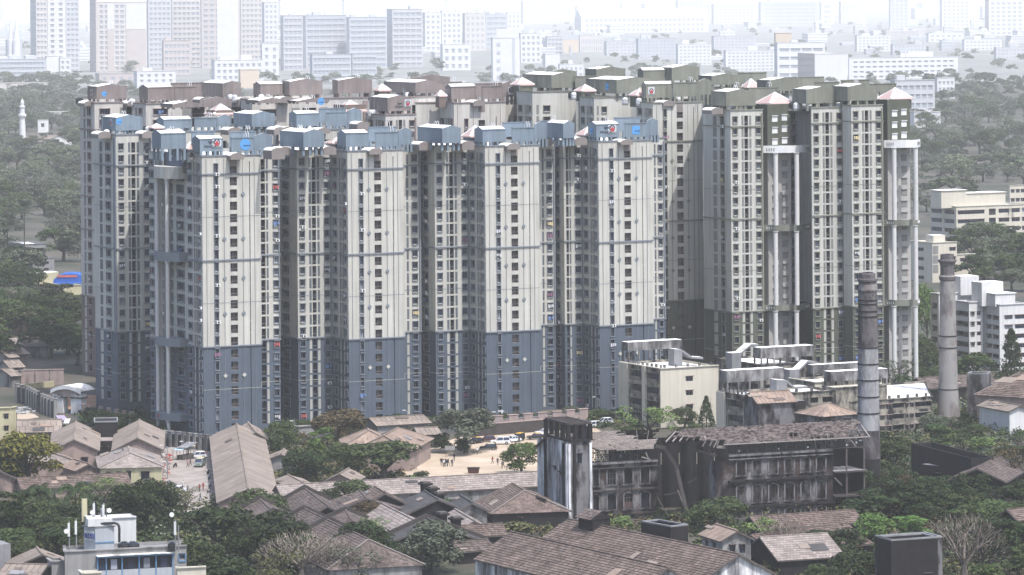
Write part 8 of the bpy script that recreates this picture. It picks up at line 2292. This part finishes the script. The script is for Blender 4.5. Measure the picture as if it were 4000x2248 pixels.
for f0, f1 in ((.20, .33), (.58, .98)):
 a, b = B['c'].lerp(B['r'], f0) + WF_ * .5, B['c'].lerp(B['r'], f1) + WF_ * .5
 mb = MB(); n = WF_ * .9
 for z0, z1 in ((0, B['zt'] * .60), (B['zt'] * .605, B['zt'] * .97)): mb.hexa([(a.x, a.y, z0), (b.x, b.y, z0), (b.x - n.x, b.y - n.y, z0), (a.x - n.x, a.y - n.y, z0)], [(a.x, a.y, z1), (b.x, b.y, z1), (b.x - n.x, b.y - n.y, z1), (a.x - n.x, a.y - n.y, z1)], MT['far_pink'] if z0 == 0 else MT['far_white'])
 part('blank_strip', mb, B['root'], stuff=True)
far('grey banded high-rise right of the broad one', 'high_rise', 370, 374, 432, -14, 172, 14, 0, 5, 'far_grey', 'far_tan', A_, True, .6, group=HRG)
far('tan slab with window bands left of the cream block', 'high_rise', 430, 434, 506, -14, 170, 14, 0, 6, 'far_tan', None, A_, True, .65, group=HRG)
B = far('tall pinkish slab with blank centre strip, a thin mast before it', 'high_rise', 505, 508, 605, -12, 172, 13, 0, 6, 'far_pink', 'far_white', A_, True, .6, group=HRG)
a, b = B['c'].lerp(B['r'], .40) + WF_ * .5, B['c'].lerp(B['r'], .95) + WF_ * .5
mb = MB(); mb.hexa([(a.x, a.y, 0), (b.x, b.y, 0), (b.x, b.y + .8, 0), (a.x, a.y + .8, 0)], [(a.x, a.y, B['zt'] * .96), (b.x, b.y, B['zt'] * .96), (b.x, b.y + .8, B['zt'] * .96), (a.x, a.y + .8, B['zt'] * .96)], MT['far_white']); part('blank_strip', mb, B['root'])
far('grey high-rise with small balconies left of the white stepped block', 'high_rise', 604, 607, 662, -10, 165, 13, 0, 5, 'far_tan', None, A_, True, .55, group=HRG)
far('white stepped block with bright terraces at upper left of centre', 'stepped_block', 660, 666, 700, 6, 168, 12, 0, 3, 'far_white', None, A_, False, .5, extra=2)
far('cream mid-rise with a heavy top storey before the tan slab', 'mid_rise', 408, 412, 480, 103, 190, 5, 0, 6, 'far_pink', None, A_, True, .6, extra=1)
SLB = 'grey banded slabs beyond the brown towers'
far('slim grey slab, leftmost of the banded slabs', 'slab_block', 706, 714, 762, 40, 178, 9, 1, 4, 'far_grey', 'far_white', A_, True, .8, .2, .8, group=SLB, extra=1)
far('banded slab with shadowed balconies, second of the banded slabs', 'slab_block', 762, 770, 872, 40, 172, 9, 0, 6, 'far_blue', 'far_white', A_, True, .86, .2, .78, group=SLB, extra=2)
far('banded slab with a white lift tower, third of the banded slabs', 'slab_block', 872, 880, 974, 44, 172, 9, 0, 6, 'far_blue', 'far_white', A_, True, .86, .2, .78, group=SLB, extra=2)
far('banded slab with white balcony rows, rightmost of the banded slabs', 'slab_block', 974, 988, 1064, 24, 170, 10, 0, 5, 'far_grey', 'far_white', A_, True, .8, .2, .8, group=SLB, extra=2)
far('white flats with scattered windows right of the banded slabs', 'flats', 1062, 1070, 1110, 32, 130, 7, 1, 3, 'far_white', None, A_, True, .5, extra=1)
far('white stepped flats left of the tan block in the middle distance', 'flats', 1108, 1112, 1162, 28, 125, 7, 0, 4, 'far_white', None, A_, True, .5, extra=2)
far('tan mid-rise left of the grey balconied block', 'flats', 1164, 1170, 1222, 34, 128, 6, 1, 4, 'far_tan', None, A_, True, .45, extra=1)
far('grey balconied block behind the plain white tower', 'flats', 1220, 1223, 1276, 36, 120, 6, 0, 3, 'far_blue', 'far_grey', A_, True, .85, extra=2)
far('white end block with a dark window slot behind the plain white tower', 'flats', 1274, 1277, 1310, 32, 110, 6, 0, 3, 'far_white', None, A_, True, .4)
B = far('plain white tower with a tall blue window slot beyond the brown roofs', 'white_tower', 1236, 1240, 1308, 96, 204, 6, 0, 0, 'far_white', None, A_)
c, r = B['c'], B['r']; zt = B['zt']
mb = MB(); a, b = c.lerp(r, .14), c.lerp(r, .98); mb.prism([(a.x, a.y), (b.x, b.y), (b.x, b.y + 14), (a.x, a.y + 14)], zt - .3, zt + zt * .20, MT['far_white'], MT['roof_white']); part('upper_storey', mb, B['root'])
a, b = c.lerp(r, .72) + WF_ * .4, c.lerp(r, .82) + WF_ * .4
mb = MB(); mb.hexa([(a.x, a.y, 0), (b.x, b.y, 0), (b.x, b.y + .6, 0), (a.x, a.y + .6, 0)], [(a.x, a.y, zt), (b.x, b.y, zt), (b.x, b.y + .6, zt), (a.x, a.y + .6, zt)], MT['far_blue']); part('window_slot', mb, B['root'])
for k in range(5):
 p = c.lerp(r, .22) + WF_ * .3; mb = MB(); mb.box((p.x, p.y, zt * (.06 + .19 * k)), 4.2, .5, zt * .075, MT['far_blue'], math.radians(14)); part('window', mb, B['root'])
far('white low flats with balconies right of the plain white tower', 'flats', 1306, 1310, 1362, 84, 160, 5, 0, 4, 'far_white', 'far_grey', A_, True, .5, extra=1)
far('white low building with stepped roof before the billboard', 'low_building', 1366, 1372, 1408, 136, 186, 3, 0, 0, 'far_white', None, 'building')
far('white flat-roofed building just behind the first olive tanks', 'low_building', 1404, 1408, 1468, 162, 196, 2, 0, 5, 'far_white', None, 'building', extra=1)
B = far('long white institution with bright pitched roof and small domes at top centre', 'institution', 1436, 1462, 1782, 42, 84, 3, 3, 26, 'far_white', None, 'institution', True, .55)
c, l, r, b_ = B['c'], B['l'], B['r'], B['b']; zt = B['zt']; m0, m1 = c.lerp(l, .5), r.lerp(b_, .5)
mb = MB(); up = zt * .42
for p, q in ((c, r), (b_, l)): mb.face([(p.x, p.y, zt + .4), (q.x, q.y, zt + .4), ((m1 if p is c else m0).x, (m1 if p is c else m0).y, zt + up), ((m0 if p is c else m1).x, (m0 if p is c else m1).y, zt + up)], MT['roof_white'])
mb.face([(l.x, l.y, zt + .4), (c.x, c.y, zt + .4), (m0.x, m0.y, zt + up)], MT['far_white']); part('pitched_roof', mb, B['root'])
for f in (.30, .43):
 p = m0.lerp(m1, f); mb = MB(); R = 9; mb.lathe((p.x, p.y, zt + up - 2), [(R, 0), (R, 3)] + [(R * math.cos(t), 3 + R * math.sin(t)) for t in (.3, .6, .9, 1.2, 1.5)], MT['far_white'], 14); part('dome', mb, B['root'])
p = G(1417 / .644, 140 / .644); q = march(p, UF, 1456 / .644, 140 / .644); z1 = zat(1417 / .644, 90 / .644, p.y)
mb = MB(); mb.hexa([(p.x, p.y, z1 * .15), (q.x, q.y, z1 * .15), (q.x, q.y + 1, z1 * .15), (p.x, p.y + 1, z1 * .15)], [(p.x, p.y, z1), (q.x, q.y, z1), (q.x, q.y + 1, z1), (p.x, p.y + 1, z1)], MT['far_orange'])
mb.hexa([(p.x, p.y - .3, z1 * .8), (q.x, q.y - .3, z1 * .8), (q.x, q.y, z1 * .8), (p.x, p.y, z1 * .8)], [(p.x, p.y - .3, z1), (q.x, q.y - .3, z1), (q.x, q.y, z1), (p.x, p.y, z1)], MT['far_blue']); mb.box((p.lerp(q, .5).x, p.y + 1, 0), 3, 2, z1 * .5, MT['far_grey'])
solo('billboard', mb, 'pale billboard with blue top band at top centre', 'billboard', p)
far('grey low building left of the billboard', 'low_building', 1372, 1376, 1416, 92, 140, 4, 0, 4, 'far_grey', None, 'building', True, .6)
far('tan arcaded building right of the billboard', 'low_building', 1456, 1459, 1516, 90, 132, 2, 0, 10, 'far_tan', None, 'building', False, .5, .15, .85)
far('white drum-topped factory building beyond the olive roofs', 'factory', 1948, 1956, 2076, 108, 200, 4, 0, 4, 'far_white', 'far_grey', 'factory', True, .85, .3, .7, extra=1)
far('white drum-like water room left of the white factory', 'water_tower', 1948, 1952, 1992, 84, 198, 1, 0, 0, 'far_orange', None, 'water tower')
far('big blank white block beyond the right olive roofs', 'white_block', 1978, 2050, 2134, 136, 212, 4, 7, 0, 'far_white', 'far_pink', A_, True, .7, .3, .65)
far('long low white flats beyond the right end of the olive roofs', 'flats', 2130, 2136, 2410, 146, 200, 4, 0, 16, 'far_white', None, A_, True, .6, .3, .65, extra=3)
far('blue-grey roofed works building right of the olive towers', 'works', 2240, 2252, 2352, 203, 300, 4, 0, 6, 'far_grey', 'far_blue', 'works', True, .7, extra=1)
far('white water-tower house with flat hat right of the works building', 'water_tower', 2352, 2358, 2402, 196, 250, 3, 0, 4, 'far_white', None, 'water tower', True, .4)
far('low pale roof with white parapet beside the right olive tower', 'low_building', 2290, 2300, 2366, 283, 322, 1, 0, 0, 'far_white', None, 'building')
far('white sign tower with a blue disc at top right', 'sign_tower', 2062, 2066, 2098, 6, 62, 4, 0, 1, 'far_white', None, 'tower', True, .6, .25, .75)
far('glass office block at the very top right of centre', 'glass_office', 1908, 1914, 2062, 6, 66, 6, 0, 1, 'far_blue', None, 'office', True, .95, .3, .7)
TRG = 'hazy high-rises at upper right'
far('grey high-rise left of the white pair at upper right', 'high_rise', 2236, 2240, 2286, -12, 72, 9, 0, 4, 'far_grey', None, A_, True, .5, group=TRG)
far('white high-rise with dark window column at upper right', 'high_rise', 2364, 2370, 2440, -10, 78, 9, 0, 6, 'far_white', None, A_, True, .5, group=TRG)
far('broad white high-rise with banded balconies at the upper right corner', 'high_rise', 2478, 2488, 2590, -10, 90, 9, 0, 7, 'far_white', 'far_pink', A_, True, .6, group=TRG)
far('low white sheds under the upper right high-rises', 'low_building', 2330, 2336, 2424, 84, 106, 2, 0, 6, 'far_white', None, 'building', extra=1)
far('dark banded flats under the twin white spires', 'flats', -20, -10, 116, 150, 205, 4, 0, 12, 'far_blue', 'far_grey', A_, True, .8, .2, .75, extra=3)
far('white blank stair block at the right of the dark banded flats', 'stair_block', 114, 117, 148, 142, 200, 3, 0, 0, 'far_white', None, 'building')
far('white block with bright roof right of the stair block', 'low_building', 148, 151, 178, 146, 192, 3, 0, 2, 'far_white', None, 'building', True, .5)
far('grey church-like base under the twin white spires', 'church_building', 14, 18, 56, 101, 150, 2, 0, 0, 'far_blue', None, 'building')
for lb, x, y0, y1, w in (('left of the twin white spires, slightly shorter', 29, 100, 33, 9), ('right of the twin white spires, taller', 43, 101, 33, 11)):
 p = G(x / .644, 150 / .644); s = SC(p.y) * .644; mb = MB(); z0, z1 = zat(x / .644, y0 / .644, p.y - 8), zat(x / .644, y1 / .644, p.y - 8)
 mb.lathe((p.x, p.y - 8, 0), [(w * .8 / s, 0), (w * .8 / s, z0), (w * .62 / s, z0 + .8), (w * .42 / s, z0 + (z1 - z0) * .3), (w * .22 / s, z0 + (z1 - z0) * .65), (.2, z1)], MT['far_white'], 12)
 solo('spire', mb, lb, 'spire', (p.x, p.y - 8, 0), 'twin white spires')
far('white low house with small windows behind the leftmost brown tanks', 'low_building', 336, 345, 442, 180, 225, 3, 1, 5, 'far_white', None, 'house', True, .4, extra=1)
far('pale flat-roofed house left of the white low house', 'low_building', 240, 250, 340, 186, 222, 2, 0, 4, 'far_pink', None, 'house', False, .4)
far('long pale tiled roof in the trees at the left edge', 'low_building', -20, -12, 120, 210, 238, 1, 0, 0, 'far_tan', None, 'building', roof='tile_pale')
far('second pale roof in the trees right of the mosque', 'low_building', 118, 126, 232, 282, 300, 1, 0, 0, 'far_tan', None, 'building', roof='tile_pale')
far('white house with column windows before the pinkish slab', 'low_building', 532, 540, 664, 152, 205, 3, 0, 8, 'far_white', None, 'house', True, .5, extra=2)
far('orange cream block end before the grey high-rise', 'low_building', 600, 605, 652, 176, 222, 2, 0, 0, 'far_orange', None, 'building')
far('cream stair house before the white stepped block', 'low_building', 656, 660, 702, 110, 190, 4, 0, 2, 'far_white', None, 'building', True, .4)
far('dark glazed works with bright roof plates before the banded slabs', 'works', 780, 786, 884, 138, 206, 4, 0, 9, 'far_blue', None, 'works', True, .8, .2, .8, extra=1)
far('second dark glazed works right of the first, bright roof edge', 'works', 882, 887, 948, 136, 204, 4, 0, 6, 'far_blue', 'far_grey', 'works', True, .8, .2, .8)
far('white house with box room right of the dark works', 'low_building', 1108, 1114, 1184, 112, 178, 3, 0, 4, 'far_white', None, 'house', True, .5, extra=1)
for i, (x0, x1, y0, y1, m) in enumerate(((1520, 1600, 105, 140, 'far_grey'), (1600, 1700, 98, 150, 'far_blue'), (1700, 1790, 112, 165, 'far_white'), (1790, 1900, 92, 140, 'far_grey'), (1820, 1950, 128, 180, 'far_white'), (2150, 2240, 90, 130, 'far_white'), (2240, 2330, 112, 138, 'far_grey'), (2420, 2520, 100, 128, 'far_white'), (2500, 2590, 120, 150, 'far_grey'), (1700, 1790, 2, 60, 'far_grey'), (1790, 1900, 10, 62, 'far_tan'), (1310, 1440, 2, 60, 'far_tan'), (1120, 1250, -8, 40, 'far_grey'), (700, 790, -8, 60, 'far_tan'), (860, 1000, -6, 50, 'far_grey'), (1560, 1680, 4, 40, 'far_grey'), (2110, 2180, 4, 60, 'far_tan'), (0, 66, 2, 60, 'far_white'))):
 far(['grey', 'dark', 'white', 'grey', 'white', 'white', 'grey', 'white', 'grey', 'tall grey', 'tall tan', 'tall tan', 'tall grey', 'tall tan', 'tall grey', 'grey', 'tan', 'white'][i] + ' hazy building ' + ['right of the long institution foot', 'under the long institution right end', 'just behind the highest olive tanks', 'left of the white factory', 'with bright roof left of the drum-like water room', 'beside the sign tower', 'left of the upper right trees', 'below the upper right high-rises', 'at the right edge below the corner high-rise', 'behind the right end of the long institution', 'left of the glass office', 'behind the white end block', 'at the top edge behind the white flats', 'at the top edge behind the slim slab', 'at the top edge behind the third banded slab', 'at the top edge behind the long institution', 'right of the sign tower', 'at the upper left corner'][i],
  'hazy_building', x0, x0 + 6, x1, y0, y1, max(2, int((y1 - y0) / 8)), 0, max(3, int((x1 - x0) / 11)), m, None, 'building', False, .6, .3, .75, extra=1)
rc_ = random.Random(21); CB = MB()
for i in range(330):
 y = 4 + 150 * rc_.random() ** 1.3; x = rc_.uniform(-20, 2600); c = G(x / .644, y / .644); s = SC(c.y) * .644
 w, h = rc_.uniform(18, 60) / s, rc_.uniform(8, 34) * (1.3 if y < 60 else .7) / s; m = MT[rc_.choice(['far_white', 'far_grey', 'far_tan', 'far_white', 'far_pink', 'far_blue'])]; rot = rc_.uniform(.1, .4)
 CB.box(tuple(c), w, w * .6, h, m, rot, MT['roof_white']); nf = max(2, int(h * s / 6))
 for k in range(nf):
  CB.box((c.x, c.y, h * (k + .35) / nf), w * 1.004, w * .604, h * .33 / nf, MT['far_glass'], rot)
 if rc_.random() < .5: CB.box((c.x + w * rc_.uniform(-.3, .3), c.y, h + .01), w * .22, w * .2, h * .16 + 3, m, rot, MT['roof_white'])
o = structure('distant_city', CB); o['kind'] = 'stuff'
HTOP = 135.0
# the hazy air
HAZE_DENSITY = 6.0e-5
hm = bpy.data.materials.new('hazy_air'); hm.use_nodes = True
hn = hm.node_tree; hn.nodes.clear()
ho = hn.nodes.new("ShaderNodeOutputMaterial")
pv = hn.nodes.new("ShaderNodeVolumePrincipled")
pv.inputs["Color"].default_value = (0.985, 0.985, 0.98, 1)
pv.inputs["Density"].default_value = HAZE_DENSITY
pv.inputs["Anisotropy"].default_value = -0.1
hn.links.new(pv.outputs[0], ho.inputs["Volume"])
hb = MB()
hb.hexa([(-2600, -200, -1.0), (2600, -200, -1.0), (26000, 61000, -1.0), (-26000, 61000, -1.0)],
  [(-2600, -200, HTOP), (2600, -200, HTOP), (26000, 61000, HTOP), (-26000, 61000, HTOP)], hm)
hz = bpy.data.objects.new('haze', hb.mesh('haze'))
col.objects.link(hz)
hz["kind"] = "stuff"
